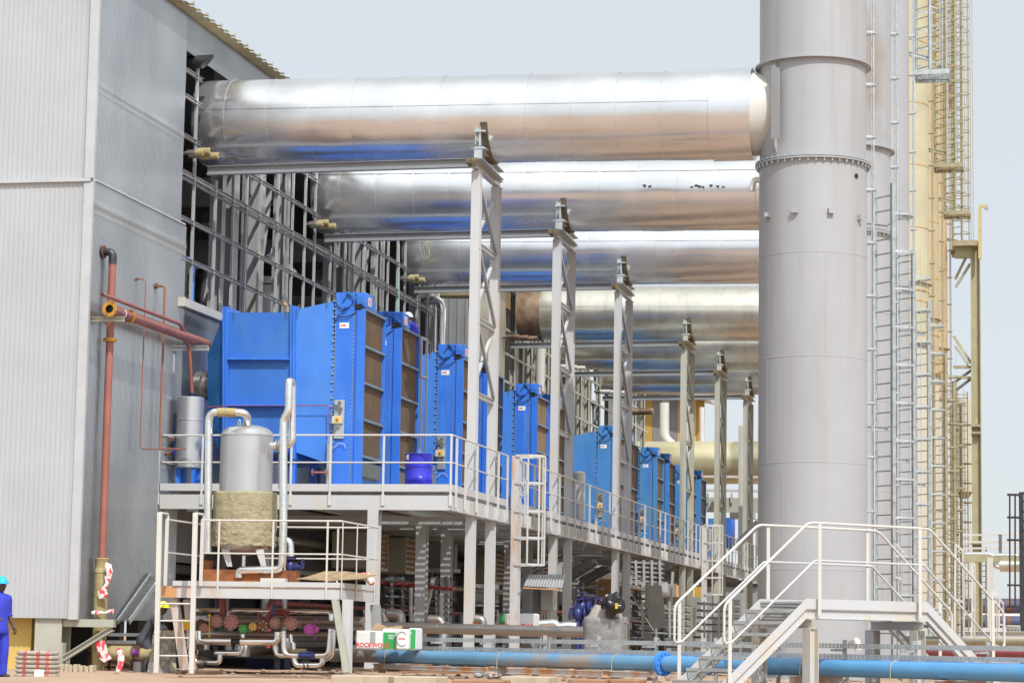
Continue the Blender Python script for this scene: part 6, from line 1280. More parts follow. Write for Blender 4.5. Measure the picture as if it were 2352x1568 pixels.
pack('narrow pack with green end at the right of the four', r3, 332, 1188, 382, 1340, 51.35, .6, [(.05, .98, .05, .95, 'green_label')], [('F', .3, .72, .06, 'white_label')])
m = MB(); a = Q(r3, 75, 1200, 51.8); m.add([a, Q(r3, 115, 1152, 51.9), Q(r3, 190, 1182, 51.7), Q(r3, 288, 1172, 51.8), Q(r3, 290, 1200, 51.6)], [(0, 1, 2, 3, 4)]); m.v += [(v[0], v[1] + .03, v[2]) for v in m.v[:5]]; m.f += [(9, 8, 7, 6, 5)] + [(i, (i+1) % 5, (i+1) % 5 + 5, i + 5) for i in range(5)]
solo('cardboard_flap', m, M['cardboard'], 'open brown carton flaps sticking up behind the white and green packs', 'carton')
pack('grey shaded pack with upside down red lettering behind the walkway ladder', u3, 1530, 955, 1662, 1078, 63, .8, [(0, 1, 0, 1, 'grey_label')], [('ROCKWOOL', .98, .25, .26, 'red_label')], True, None)
pack('grey green pack in the shade left of the lettered one', u3, 1340, 955, 1410, 1060, 63.2, .8, [(0, .4, 0, 1, 'grey_label'), (.4, 1, 0, 1, 'green_label')], [], False, None)
# bale of rockwool by the worker
YW_ = 42.6; a = Q(l6, 175, 1150, YW_); b = Q(l6, 625, 1568, YW_); t = thing('rock_wool_bale', 'clear wrapped bale of grey wool slabs with red upright lettering beside the worker', 'bale', ((a.x + b.x) / 2, YW_, 0))
for k in range(6):
    h_ = (a.z - .0) / 6; ps = []; m = MB(); w2 = (b.x - a.x) / 2 * (1 - .02 * (k % 2)) - (.02 if k == 5 else 0); cx_ = (a.x + b.x) / 2
    for j in range(7):
        z = h_ * k + h_ * j / 6; ins = .035 * abs(j / 3 - 1) ** 3
        for i in range(48):
            g = 2 * math.pi * (i + .5) / 48; e_ = 8; r_ = (abs(math.cos(g)) ** e_ + abs(math.sin(g)) ** e_) ** (-1 / e_); p = V((cx_ + (w2 - ins) * r_ * math.cos(g), YW_ + .3 + (.3 - ins) * r_ * math.sin(g), z)); ps.append(p + V((0, .012 * noise.noise(p * 9), 0)))
    m.add(ps, [(j*48+i, j*48+(i+1) % 48, (j+1)*48+(i+1) % 48, (j+1)*48+i) for j in range(6) for i in range(48)] + [tuple(range(47, -1, -1)), tuple(range(288, 336))]); part('wool_slab', m, mat('wrapped_wool', (.40, .36, .30), .35, 0, .15, 5, (.5, .48, .44), .5, (8, 8, 14), bump=.4, bscale=14) if k == 0 else bpy.data.materials['wrapped_wool'], t, ang=60)
VT = Matrix(((0, -1, 0), (0, 0, -1), (1, 0, 0)))            # reading upwards
for xx, s_, zo in ((315, 'ROCKWOOL', -.10), (485, 'ROCKWOOL', -.02), (608, 'ROCKWOOL', -.16)):
    q = Q(l6, xx + 14, 1568, YW_); text(s_, .095, M['red_label'], t, VT, (q.x, YW_ - .02, q.z + .03))
a = Q(l6, 445, 1390, YW_); b = Q(l6, 565, 1500, YW_); m = MB(); m.box((a.x, YW_ - .03, b.z), (b.x, YW_ - .022, a.z)); part('paper_label', m, M['white_label'], t)
# bricks and rubble near the corner column
rnd = random.Random(12); BL_ = 'tan brick lying loose by the corner column'
for k in range(9):
    x = 655 + k * 62 + rnd.uniform(-6, 6); p = Q(l6, x, 1470, 49.6); m = MB(); yb_ = 49.4 + rnd.random() * .15; m.box((p.x, yb_, -.02), (p.x + .085, yb_ + .22, .12 + rnd.random() * .05)); o = solo('brick', m, M['concrete'], BL_, 'brick', 'tan bricks at the corner column', bevel=.008)
a = Q(l6, 1060, 1500, 47.5); m = MB(); m.obox(a + V((.2, .1, -.02)), V((.97, -.2, 0)), V((.2, .97, 0)), V((0, 0, 1)), .62, .16, .13); solo('timber_block', m, M['tyre'], 'short reddish timber on the sand right of the tan bricks', 'timber')
m = MB(); p = Q(l6, 1770, 1480, 51); m.cyl((p.x, p.y, -.1), (p.x, p.y, .22), .13, 18); solo('pipe_end', m, M['dark_steel'], 'dark upright pipe end left of the leaning board', 'pipe end')
# debris
m = MB(); rnd = random.Random(21)
for k in range(420):
    y = rnd.uniform(46, 66); x0_ = -14 + (53 - y) * 1.0; x = rnd.uniform(-18, 0); s_ = rnd.uniform(.02, .07); m.ball((x, y, s_ * .3), s_, s_ * .8, s_ * .6, 6, 4)
solo('rubble', m, mat('rubble_stone', (.30, .21, .15), .9, 0, .3, 1), 'small stones scattered over the sand', 'rubble', kind='stuff')
for k, (x, y, mk, lab) in enumerate(((1185, 1545, 'tape', 'crumpled white and red wrapper on the sand under the pipeline'), (1300, 1546, 'tape', 'small red litter heap near the wrapped bale'), (1130, 1552, 'trim', 'crumpled white bag under the pipeline near the ladder foot'))):
    p = PZ(x, y, .05); m = MB(); rr = random.Random(k)
    for j in range(9): m.ball(p + V((rr.uniform(-.3, .3), rr.uniform(-.2, .2), rr.uniform(0, .06))), .13, .1, .06, 7, 5)
    solo('litter', m, M[mk], lab, 'litter')
for k in range(5):
    m = MB(); p = PZ(895 + k * 28, 1538 + (k % 2) * 3, .12); m.bar(p, p + V((1.3, -.5 + .1 * k, 0)), .18, .04); solo('plank', m, M['tyre'], 'brown plank lying between the pipe supports left of the first tower', 'plank', 'brown planks under the pipelines')
# wires hanging at the walkway
m = MB(); m.tube([Q(s1, 255, 130, 88), Q(s1, 275, 300, 88), Q(s1, 380, 560, 87), Q(s1, 500, 800, 84), Q(s1, 560, 930, 80), Q(s1, 640, 1040, 74), Q(s1, 700, 1140, 68), Q(s1, 740, 1200, 62)], .014, 6, bend=.5); solo('hanging_wire', m, M['wire'], 'pale wire drooping from the walkway down to the trays', 'wire')
m = MB(); p = Q(s1, 195, 330, 86.5); m.cyl(p - V((0, 0, .25)), p + V((0, 0, .15)), .13, 14, r2=.08); m.ball(p - V((0, 0, .28)), .14, .14, .1, 12, 6); solo('hanging_lamp', m, M['white_label'], 'small round lamp hanging under the walkway edge', 'lamp')
for k, (x0_, x1_, y0_, y1_, Y) in enumerate(((188, 222, 620, 960, 90),)):
    m = MB(); f = lambda a, b: (1267.9 + .30469 * a, 900.4 + .30469 * b); m.tube([Q(f, 205, 960, 85), Q(f, 205, 612, 85)], .22, 14); m.ball(Q(f, 205, 615, 85), .22, .22, .1, 12, 6); solo('capped_stack', m, M['cream'], 'cream capped upright pipe behind the walkway railing', 'pipe')
# cross bridge and blue boxes at the far end
t = thing('cross_bridge', 'grey steel bridge with two rails crossing behind the last towers', 'bridge', Q(r4, 1080, 345, 127))
for (y, th, mk) in ((345, .75, 'steel_beige'), (242, .09, 'cream'), (148, .07, 'cream'), (155, .05, 'cream'), (250, .05, 'steel_beige')):
    m = MB(); m.bar(Q(r4, 810, y - 6, 127 + (y % 3)), Q(r4, 1420, y + 2, 127 + (y % 3)), .2, th); part('beam' if th > .2 else 'rail', m, M[mk], t)
for x in (1015, 1180, 1290): m = MB(); m.bar(Q(r4, x, 262, 126.8), Q(r4, x, 330, 126.8), .1, .1, (0, 1, 0)); part('post', m, M['steel_beige'], t)
for k, (x0_, x1_, y0_, y1_, lab) in enumerate(((1018, 1070, 435, 700, 'far pale blue box right of the last filter housing'), (1140, 1175, 430, 640, 'narrow far blue box left of the grey cabinet'), (1225, 1260, 430, 700, 'far deep blue box beside the big stack'))):
    a = Q(r4, x0_, y0_, 138); b = Q(r4, x1_, y1_, 138); m = MB(); m.box((a.x, 138, b.z), (b.x, 140, a.z)); solo('far_blue_box', m, M['blue_old' if k == 0 else 'blue'], lab, 'box')
a = Q(r4, 1168, 385, 136); b = Q(r4, 1330, 690, 136); m = MB(); m.box((a.x, 136, a.z - .4), (b.x, 137, a.z)); m.box((a.x + .5, 136.2, b.z), (a.x + 1.0, 136.8, a.z - .4)); m.box((a.x + 1.4, 136.2, b.z), (a.x + 2.0, 136.8, a.z - .4)); solo('far_grey_frame', m, M['steel'], 'grey portal frame left of the big stack at the far end', 'frame')
m = MB(); m.cyl(Q(s1, 1385, 390, 112), Q(s1, 1600, 160, 112), .17, 16); solo('slanting_chute', m, M['steel'], 'dark slanting chute rising behind the left handrail of the crossover stairs', 'chute')
for k, (x, lab) in enumerate(((1268, 'cream far column left of the big stack'),)):
    m = MB(); m.bar(Q(r4, x, -200, 124), Q(r4, x + 2, 800, 124), .55, .55, (0, 1, 0)); solo('far_column', m, M['cream'], lab, 'column')

# ------------------------------------------------------------------ pipes and steel filling the shade below the walkway
t = thing('pipe_bank', 'bank of dim pipes and cable trays running back in the shade below the walkway', 'pipe bank', (-17.5, 58, 0))
rnd = random.Random(31)
for k, (x, z, r, mk) in enumerate(((-19.6, .7, .16, 'silver_dull'), (-19.2, 1.25, .10, 'dark_steel'), (-18.7, .55, .2, 'silver_dull'), (-18.1, 1.6, .07, 'red_dark'), (-17.6, .8, .13, 'dark_steel'), (-18.0, 2.4, .09, 'silver_dull'), (-18.4, 3.2, .12, 'silver_dull'), (-19.3, 2.1, .06, 'dark_steel'), (-16.2, .5, .11, 'silver_dull'), (-19.8, 3.3, .1, 'dark_steel'))):
    ya = 57.4 + rnd.uniform(0, 2); m = MB(); m.tube([(x, ya, .2 + z * .2), (x, ya, z), (x, ya + 28 + 6 * rnd.random(), z), (x, ya + 36, z + .3), (x, 128, z)], r, 10, bend=.3, seg=3); part('pipe', m, M[mk], t)
for k in range(13):
    y = 59.5 + k * 5.3
    for z in (.3, 1.05, 1.9, 2.9):
        m = MB(); m.bar((-20.2, y, z), (-15.8 if z < 1.5 else -18.3, y, z), .1, .1); part('support_bar', m, M['dark_steel'], t)
    for x in (-20.0, -18.4): m = MB(); m.bar((x, y + .1, 0), (x, y + .1, 3.5), .12, .12, (0, 1, 0)); part('support_post', m, M['intgrey'], t)
t = thing('pump_row', 'row of dark pumps and motors in the shade at the foot of the hall', 'pumps', (-18, 60, 0))
for k in range(14):
    y = 60.5 + k * 4.4; x = -18.9 + 1.3 * (k % 3)
    m = MB(); m.box((x - .5, y - .3, 0), (x + .5, y + .3, .3)); m.cyl((x - .45, y, .6), (x + .1, y, .6), .26, 14); m.cyl((x + .1, y, .6), (x + .2, y, .6), .16, 12); m.lathe((x + .2, y, .6), (1, 0, 0), [(0, .05), (0, .3), (.25, .3), (.25, .05)], 14); m.cyl((x + .32, y, .6), (x + .32, y, 1.5), .1, 10); part('pump', m, M['dark_steel' if k % 3 else 'valve_blue'], t)
t = thing('service_tank_row', 'tall dim tanks standing under the hall floor behind the tower feet', 'tanks', (-21, 60, 0))
for k in range(8):
    y = 60 + k * 7.1; m = MB(); m.cyl((-20.75, y, 0), (-20.75, y, 2.1), .38, 20); part('tank', m, M['intgrey'], t)

a = P(1435, 1400, 152); b = P(1738, 1400, 152); m = MB(); m.box((a.x, 152, 0), (b.x, 156, 4.4)); t = thing('far_shed', 'low dim shed closing the view below the far end of the walkway', 'shed', ((a.x + b.x) / 2, 152, 0)); part('wall', m, M['dark_panel'], t)
for k in range(9):
    m = MB(); x = a.x + (b.x - a.x) * (k + .3) / 9; m.box((x, 151.9, .3), (x + .5, 151.99, 1.4 + (k * 7 % 5) * .5)); part('opening', m, M['dark'], t)
m = MB(); m.box((a.x - .2, 151.6, 4.4), (b.x + .2, 156.3, 4.6)); part('roof', m, M['steel_beige'], t)
# ------------------------------------------------------------------ pipe bridge leg and everything at the right edge
def c4(a, b): return (2076.4 + a * .5863, 349.1 + b * .5863)
YO = 118.0; M['mast'] = mat('pale_yellow_mast', (.50,.42,.20), .5)
t = thing('bridge_leg', 'tall olive steel leg with slanting braces right of the stacks', 'pipe bridge leg', Q(c4, 280, 1568, YO) * 1.0)
a = Q(c4, 279, 345, YO); b = Q(c4, 283, 1900, YO); m = MB(); m.ibeam(V((a.x, YO, 0)), V((a.x, YO, a.z)), .46, .44, (1, 0, 0), .04, .03); part('column', m, M['olive'], t)
for (p, q, w_, mk) in (((200, 500), (250, 398), .16, 'olive'), ((202, 530), (260, 437), .2, 'steel_beige'), ((195, 722), (262, 825), .22, 'olive'), ((200, 762), (250, 832), .14, 'steel_beige'), ((195, 842), (290, 842), .26, 'olive'), ((200, 900), (268, 852), .14, 'dark_steel'), ((205, 932), (270, 882), .14, 'dark_steel'), ((200, 880), (268, 885), .2, 'olive')):
    m = MB(); m.bar(Q(c4, *p, YO + .3), Q(c4, *q, YO + .1), .12, w_, (0, 1, 0)); part('brace', m, M[mk], t)
m = MB(); a = Q(c4, 190, 347, YO - .8); b = Q(c4, 287, 365, YO - .8); m.box((a.x, YO - .8, b.z), (b.x, YO + 1.2, a.z)); part('platform', m, M['galv_old'], t)
m = MB(); a = Q(c4, 200, 372, YO); b = Q(c4, 268, 415, YO); m.box((a.x, YO - .2, b.z), (b.x, YO + .2, a.z)); part('box_beam', m, M['olive'], t)
for y in (1070, 1098, 1530):
    m = MB(); a = Q(c4, 262, y - 4, YO - .35); b = Q(c4, 300, y + 5, YO - .35); m.box((a.x, YO - .35, b.z), (b.x, YO + .35, a.z)); part('splice_plate', m, M['galv_old'], t)
t = thing('floodlight_mast', 'yellow mast with a short arm on top of the olive bridge leg', 'mast', Q(c4, 298, 418, YO - .6))
m = MB(); m.bar(Q(c4, 298, 212, YO - .6), Q(c4, 298, 418, YO - .6), .16, .16, (0, 1, 0)); part('pole', m, M['mast'], t)
m = MB(); m.bar(Q(c4, 294, 212, YO - .6), Q(c4, 328, 212, YO - .6), .1, .12); part('arm', m, M['mast'], t)
m = MB(); x = Q(c4, 322, 217, YO - .6); m.box((x.x - .1, x.y - .1, x.z - .1), (x.x + .1, x.y + .1, x.z)); part('lamp_head', m, M['steel'], t)
c = Q(c4, 233, 1100, 126); r = 33 * .5863 * 126 / 5690; z = lambda y: Q(c4, 233, y, 126).z
t = thing('grey_vessel', 'grey upright vessel with rusty conical bottom behind the last ladders', 'vessel', (c.x, 126, 0))
m = MB(); m.lathe((c.x, 126, 0), (0, 0, 1), [(z(965), .01), (z(966), r * .97), (z(975), r), (z(1330), r)], 32); part('shell', m, M['stack_beige'], t)
m = MB(); m.lathe((c.x, 126, 0), (0, 0, 1), [(z(1330), r), (z(1356), r * .55), (z(1357), .01)], 32); part('cone', m, M['duct_rust'], t)
for s in (-.5, .5): m = MB(); m.bar((c.x + s, 126, 0), (c.x + s, 126, z(1330)), .14, .14, (0, 1, 0)); part('leg', m, M['galv_old'], t)
# ladders with hoops around the vessel (yellowed)
for k, (x, y0_, lab) in enumerate(((2187, 880, 'yellowed caged ladder left of the grey vessel'), (2213, 900, 'yellowed caged ladder in front of the grey vessel'))):
    p = P(x, 1480, 122); t = thing('vessel_ladder', lab, 'ladder', (p.x, 122, 0), 'ladders by the grey vessel'); ladder(t, (p.x, 122), (1, -.4, 0), (-.3, -1, 0), .55, .2, P(x, y0_, 122).z, M['galv_old'], .4, True, 2.5, P(x, y0_, 122).z, 1.3, .36, (.05, .07))
# pipe rack with silver pipes at the right edge
YR_ = 92.0; t = thing('pipe_rack', 'cream pipe rack with shiny and golden pipes at the right edge', 'pipe rack', Q(r5, 1528, 1440, YR_))
m = MB(); m.bar(Q(r5, 1528, 705, YR_), V((Q(r5, 1528, 705, YR_).x, YR_, 0)), .22, .22, (0, 1, 0)); part('column', m, M['cream'], t)
m = MB(); m.bar(Q(r5, 1340, 712, YR_), Q(r5, 2300, 716, YR_), .2, .24); part('beam', m, M['olive'], t)
m = MB(); m.tube([Q(r5, 1350, 682, YR_), Q(r5, 1555, 682, YR_), Q(r5, 1565, 765, YR_), Q(r5, 1600, 770, YR_)], .09, 12, bend=.25); part('pipe', m, M['silver'], t)
m = MB(); m.tube([Q(r5, 1565, 690, YR_ + .5), Q(r5, 1712, 690, YR_ + .5), Q(r5, 1716, 720, YR_ + .5)], .09, 12, bend=.2); part('pipe', m, M['silver'], t)
m = MB(); m.cyl(Q(r5, 1595, 760, YR_), Q(r5, 2300, 768, YR_), .22, 16); part('fat_pipe', m, M['duct_old'], t)
for k, (y, lab) in enumerate(((548, 'a'), (597, 'b'), (640, 'c'))): pass
t = thing('far_guard_rail', 'triple level guard rail standing above the golden pipe', 'guard rail', Q(r5, 1598, 680, 96))
for y in (548, 597, 640): m = MB(); m.bar(Q(r5, 1340, y, 96), Q(r5, 2300, y + 4, 96), .07, .07); part('rail', m, M['cream'], t)
for x in (1598, 1900): m = MB(); m.bar(Q(r5, x, 545, 96), Q(r5, x, 690, 96), .12, .12, (0, 1, 0)); part('post', m, M['dark_steel'], t)
# black caged tower
YK = 88.0; t = thing('black_ladder_tower', 'black steel ladder tower with cage cut by the right edge', 'ladder tower', Q(r5, 1740, 1500, YK))
for x in (1742, 1850): m = MB(); p = Q(r5, x, 255, YK); m.bar((p.x, YK, 0), (p.x, YK, p.z), .17, .17, (0, 1, 0)); part('column', m, M['black_metal'], t)
for y in (262, 318, 390, 455, 520, 585, 650, 715, 780, 845, 910, 975): m = MB(); m.bar(Q(r5, 1746, y, YK), Q(r5, 1846, y, YK), .07, .09); part('rung', m, M['black_metal'], t)
for y in (272, 428, 583, 893, 1042): m = MB(); m.bar(Q(r5, 1645, y, YK), Q(r5, 1738, y + 2, YK), .4, .06); part('cage_hoop', m, M['black_metal'], t)
for x in (1663, 1700): m = MB(); m.bar(Q(r5, x, 272, YK - .2), Q(r5, x, 1042, YK - .2), .06, .06, (0, 1, 0)); part('cage_bar', m, M['black_metal'], t)
# far ladder frame
t = thing('far_ladder', 'thin far ladder standing before the navy tanks', 'ladder', Q(r5, 1480, 1180, 130))
for x in (1463, 1500): m = MB(); m.bar(Q(r5, x, 630 if x > 1480 else 740, 130), Q(r5, x, 1180, 130), .08, .08, (0, 1, 0)); part('stile', m, M['dark_steel'], t)
for k in range(11): m = MB(); m.bar(Q(r5, 1463, 760 + 38 * k, 130), Q(r5, 1500, 758 + 38 * k, 130), .05, .05); part('rung', m, M['dark_steel'], t)
# far tanks
for k, (y, rp, mk, lab) in enumerate(((1035, 50, 'hvblue', 'upper long navy tank on the horizon at the right'), (1145, 38, 'hvblue', 'lower long navy tank on the horizon at the right'))):
    Y = 220 + 40 * k; a = Q(r5, 1330, y, Y); b = Q(r5, 2600, y + 8, Y); r = rp * .33389 * Y / 5690; m = MB(); m.cyl(a, b, r, 28); t = thing('far_tank', lab, 'tank', a - V((0, 0, r))); part('shell', m, M[mk], t)
    m = MB(); m.cyl(a + (b - a) * .25, a + (b - a) * .27, r * 1.02, 28); part('band', m, M['rust'], t)
a = Q(r5, 1340, 1083, 300); b = Q(r5, 2700, 1118, 300); m = MB(); m.box((a.x, 300, b.z), (b.x, 306, a.z)); solo('far_white_building', m, M['white_label'], 'long white far wall showing between the two navy tanks', 'building')
a = Q(r5, 1640, 1170, 84); b = Q(r5, 1735, 1240, 84); t = thing('caged_container', 'cream liquid container in a wire cage near the right edge', 'container', (a.x, 84, b.z)); m = MB(); m.box((a.x, 84, b.z), (b.x, 85.2, a.z)); part('tank', m, M['ibc'], t, bevel=.05)
for k in range(5): m = MB(); x = a.x + (b.x - a.x) * k / 4; m.bar((x, 83.97, b.z), (x, 83.97, a.z), .03, .03, (0, 1, 0)); part('cage_bar', m, M['steel'], t)
for k in range(4): m = MB(); zz = b.z + (a.z - b.z) * k / 3; m.bar((a.x, 83.96, zz), (b.x, 83.96, zz), .03, .03); part('cage_bar', m, M['steel'], t)
m = MB(); m.ibeam(Q(r5, 1340, 1256, 80), Q(r5, 2300, 1262, 80), .42, .2); t = thing('low_beam', 'white level beam under the cream container', 'beam', Q(r5, 1600, 1290, 80)); part('beam', m, M['white'], t)
for k, (y, mk, lab) in enumerate(((1305, 'red_dark', 'dark red ground pipe behind the right cable trays'), (1340, 'cream', 'cream ground pipe behind the right cable trays'), (1368, 'red_dark', 'lower dark red ground pipe behind the right cable trays'), (1290, 'galv_old', 'yellowed ground pipe behind the right cable trays'))):
    Y = 62 - 3 * k; m = MB(); m.cyl(Q(r5, 1060, y - 8, Y + 3), Q(r5, 2300, y + 10, Y - 2), .09, 12); solo('ground_pipe', m, M[mk], lab, 'pipe')
# cream rail frames of the stairs by each stack
FLb = ['tall cream rail frame just behind the landing, left of the second ladder', 'short cream rail frame between the nearest two ladders', 'tall cream rail frame behind the right flight of stairs', 'narrow cream rail frame right of the tall one', 'cream rail frame behind the end of the right handrail', 'last small cream rail frame near the container']
for k, (x0_, y0_, x1_, y1_, xb0, xb1, yb, Y) in enumerate(((880, 610, 930, 662, 845, 915, 1010, 66), (1062, 742, 1112, 790, 1055, 1098, 1010, 72), (1290, 612, 1340, 655, 1283, 1350, 1300, 64), (1412, 740, 1425, 760, 1398, 1420, 1320, 74), (1545, 932, 1572, 965, 1528, 1575, 1400, 62), (1592, 985, 1618, 1018, 1588, 1622, 1300, 80))):
    t = thing('rail_frame', FLb[k], 'rail frame', Q(r5, xb0, yb, Y), 'cream rail frames by the stacks')
    for (p, q) in (((x0_, y0_), (xb0, yb)), ((x1_, y1_), (xb1, yb)), ((x0_, y0_), (x1_, y1_)), ((xb0 + (x0_-xb0)*.45, yb + (y0_-yb)*.45), (xb1 + (x1_-xb1)*.45, yb + (y1_-yb)*.45))):
        m = MB(); m.bar(Q(r5, *p, Y), Q(r5, *q, Y + (.5 if p[0] > x0_ + 5 else 0)), .05, .12 if q[1] == yb else .06, (0, 1, 0)); part('bar', m, M['cream'], t)
# red banner high between the ladders
a = PX(0, 0, 0); p = P(2179, 165, 109); q = P(2184, 255, 109); m = MB(); m.box((p.x, 109, q.z), (q.x, 109.1, p.z)); solo('red_banner', m, M['rose'], 'narrow red cloth strip high between the ochre ladders', 'cloth')
# ------------------------------------------------------------------ people
def skinmesh(name, chains, m, parent, sub=2, label=None):
    """chains: lists of (point, radius or (rx, ry)); a point equal to an earlier one joins there"""
    vs = []; es = []; rad = []; key = {}; roots = []
    for ch in chains:
        prev = None
        for p, r in ch:
            k = tuple(round(c, 4) for c in p)
            if k in key: i = key[k]
            else:
                i = len(vs); vs.append(V(p)); rad.append(r if isinstance(r, tuple) else (r, r)); key[k] = i
                if prev is None: roots.append(i)
            if prev is not None and prev != i: es.append((prev, i))
            prev = i
    me = bpy.data.meshes.new(name); me.from_pydata(vs, es, []); me.update(); o = bpy.data.objects.new(name, me); SC.collection.objects.link(o)
    md = o.modifiers.new('skin', 'SKIN'); md.use_smooth_shade = True; md.branch_smoothing = .6
    lay = me.skin_vertices[0] if len(me.skin_vertices) else None
    if lay is None:
        import bmesh
        bm = bmesh.new(); bm.from_mesh(me); bm.verts.layers.skin.verify(); bm.to_mesh(me); bm.free(); lay = me.skin_vertices[0]
    for i, r in enumerate(rad): lay.data[i].radius = r; lay.data[i].use_root = i in roots
    s = o.modifiers.new('sub', 'SUBSURF'); s.levels = sub; s.render_levels = sub
    me.materials.append(m); o.parent = parent; ORG[o.name] = ORG[parent.name]; return o
def person(loc, head, label, J, helmet, skin='skin', clothes='overall', group='workers in blue'):
    """J: joints in body axes (x forward, y left, z up), metres"""
    t = thing('person', label, 'person', loc, group); R = Matrix.Rotation(head, 3, 'Z')
    j = {k: R @ V(v) for k, v in J.items() if isinstance(v, tuple)}
    def mix(a, b, f): return j[a] * (1 - f) + j[b] * f
    fw = R @ V((1, 0, 0)); lf = R @ V((0, 1, 0))
    # body: one continuous skin
    ch = [[(j['pelvis'], (.11, .09)), (mix('pelvis', 'chest', .5), (.10, .085)), (j['chest'], (.12, .085)), (j['neckb'], .06), (j['neck'], .052), (j['head'] - V((0, 0, .06)), (.07, .085)), (j['head'], (.078, .095)), (j['head'] + V((0, 0, .075)), (.07, .085))]]
    for s in ('l', 'r'):
        ch.append([(j['chest'], (.12, .085)), (j['sh' + s], .05), (mix('sh' + s, 'el' + s, .5), .05), (j['el' + s], .042), (mix('el' + s, 'wr' + s, .45), .04), (j['wr' + s], .026)])
        ch.append([(j['pelvis'], (.11, .09)), (j['hip' + s], .085), (mix('hip' + s, 'kn' + s, .5), .078), (j['kn' + s], .058), (mix('kn' + s, 'an' + s, .35), .058), (j['an' + s], .038), (j['an' + s] + V((0, 0, -.05)) + fw * .08, (.04, .03)), (j['an' + s] + V((0, 0, -.055)) + fw * .17, (.035, .02))])
        # palm and fingers
        hd = (j['wr' + s] - j['el' + s]).normalized(); sd = hd.cross(V((0, 0, 1))); sd = sd.normalized() if sd.length > .1 else lf; nm = sd.cross(hd).normalized()
        pm = j['wr' + s] + hd * .06; ch.append([(j['wr' + s], .026), (pm, (.036, .016)), (pm + hd * .03, (.036, .014))])
        for q, L_ in zip((-.03, -.01, .01, .03), (.062, .075, .07, .052)):
            b0 = pm + hd * .03 + sd * q; ch.append([(b0, .0085), (b0 + hd * L_ * .45 - nm * .008, .0085), (b0 + hd * L_ * .7 - nm * .03, .0075), (b0 + hd * L_ * .72 - nm * .05, .0065)])
        b0 = pm - sd * .03; ch.append([(b0 - hd * .02, .01), (b0 - sd * .022 + hd * .012, .0095), (b0 - sd * .024 + hd * .04 - nm * .012, .008)])
    hf = R @ V(J.get('look', (1, 0, 0))); hs = V((-hf.y, hf.x, 0)).normalized(); hc = j['head']
    ch.append([(hc + hf * .085 + V((0, 0, .015)), .009), (hc + hf * .115 + V((0, 0, -.012)), .014)])
    ch.append([(hc + hf * .088 + hs * .02 - V((0, 0, .05)), .009), (hc + hf * .094 - V((0, 0, .051)), .011), (hc + hf * .088 - hs * .02 - V((0, 0, .05)), .009)])
    for s_ in (-1, 1): ch.append([(hc + hs * s_ * .078 + V((0, 0, .02)), (.008, .014)), (hc + hs * s_ * .088 - V((0, 0, .025)), (.008, .012))])
    skinmesh('body', ch, M[skin], t)
    m = MB()
    for s_ in (-1, 1): m.ball(ORG[t.name] + hc + hf * .083 + hs * s_ * .032 + V((0, 0, .018)), .0065, .0065, .005, 8, 6)
    part('eyes', m, M['cream'], t)
    # jacket: lofted torso with sleeves, collar and hem
    O = ORG[t.name]; m = MB(); n = 28; ps = []; up = (j['neckb'] - j['pelvis'])
    secs = [(-.36, .185, .150), (-.34, .20, .165), (-.15, .195, .16), (.05, .185, .152), (.25, .178, .145), (.45, .19, .15), (.65, .215, .155), (.80, .225, .145), (.90, .20, .125), (.97, .13, .10), (1.03, .085, .08), (1.08, .08, .08)]
    for f, a_, b_ in secs:
        c_ = j['pelvis'] + up * f if f > 0 else j['pelvis'] + V((0, 0, f * .45))
        c0 = (j['pelvis'] * (1 - f / .6) + j['chest'] * (f / .6)) if 0 < f < .6 else (j['chest'] * (1 - (f - .6) / .4) + j['neckb'] * ((f - .6) / .4) if f >= .6 else c_)
        for k in range(n):
            g = 2 * math.pi * k / n; wr = 1 + .03 * math.sin(5 * g + f * 9) * (1 if f < .7 else .2); ps.append(O + c0 + lf * (a_ * math.cos(g) * wr) + fw * (b_ * math.sin(g) * wr))
    m.add(ps, [(i*n+k, i*n+(k+1) % n, (i+1)*n+(k+1) % n, (i+1)*n+k) for i in range(len(secs)-1) for k in range(n)])
    for s in ('l', 'r'): m.limb([O + j['chest'].lerp(j['sh' + s], .55), O + j['sh' + s], O + mix('sh' + s, 'el' + s, .5), O + j['el' + s], O + mix('el' + s, 'wr' + s, J.get('sleeve', .35))], [.085, .088, .078, .07, .062])
    part('jacket', m, M[clothes], t, ang=70)
    m = MB()
    for s in ('l', 'r'): m.limb([O + j['pelvis'] + (j['hip' + s] - j['pelvis']) * .6 + V((0, 0, .06)), O + j['hip' + s] - V((0, 0, .06)), O + mix('hip' + s, 'kn' + s, .5), O + j['kn' + s], O + mix('kn' + s, 'an' + s, .5), O + j['an' + s] - V((0, 0, .02))], [.12, .122, .108, .095, .09, .088])
    part('trousers', m, M[clothes], t, ang=70)
    m = MB(); o = ORG[t.name] + hc + V((0, 0, .045)); yaw = math.atan2(hf.y, hf.x); Rm = Matrix.Rotation(yaw, 3, 'Z')
    n = 28; ps = []
    for i in range(9):
        a = math.pi / 2 * i / 8
        for k in range(n):
            g = 2 * math.pi * k / n; ps.append(o + Rm @ V((.135 * math.cos(g) * math.sin(a), .115 * math.sin(g) * math.sin(a), .125 * math.cos(a) + (.008 if abs(math.sin(g)) < .2 else 0))))
    for rr, zz in ((1.12, -.005), (1.10, -.015)):
        for k in range(n):
            g = 2 * math.pi * k / n; ex = .05 * max(0, math.cos(g)) ** 2; ps.append(o + Rm @ V((.135 * rr * math.cos(g) + ex, .115 * rr * math.sin(g), zz)))
    m.add(ps, [(i*n+k, (i+1)*n+k, (i+1)*n+(k+1) % n, i*n+(k+1) % n) for i in range(10) for k in range(n)]); part('helmet', m, M[helmet], t, ang=50)
    m = MB()
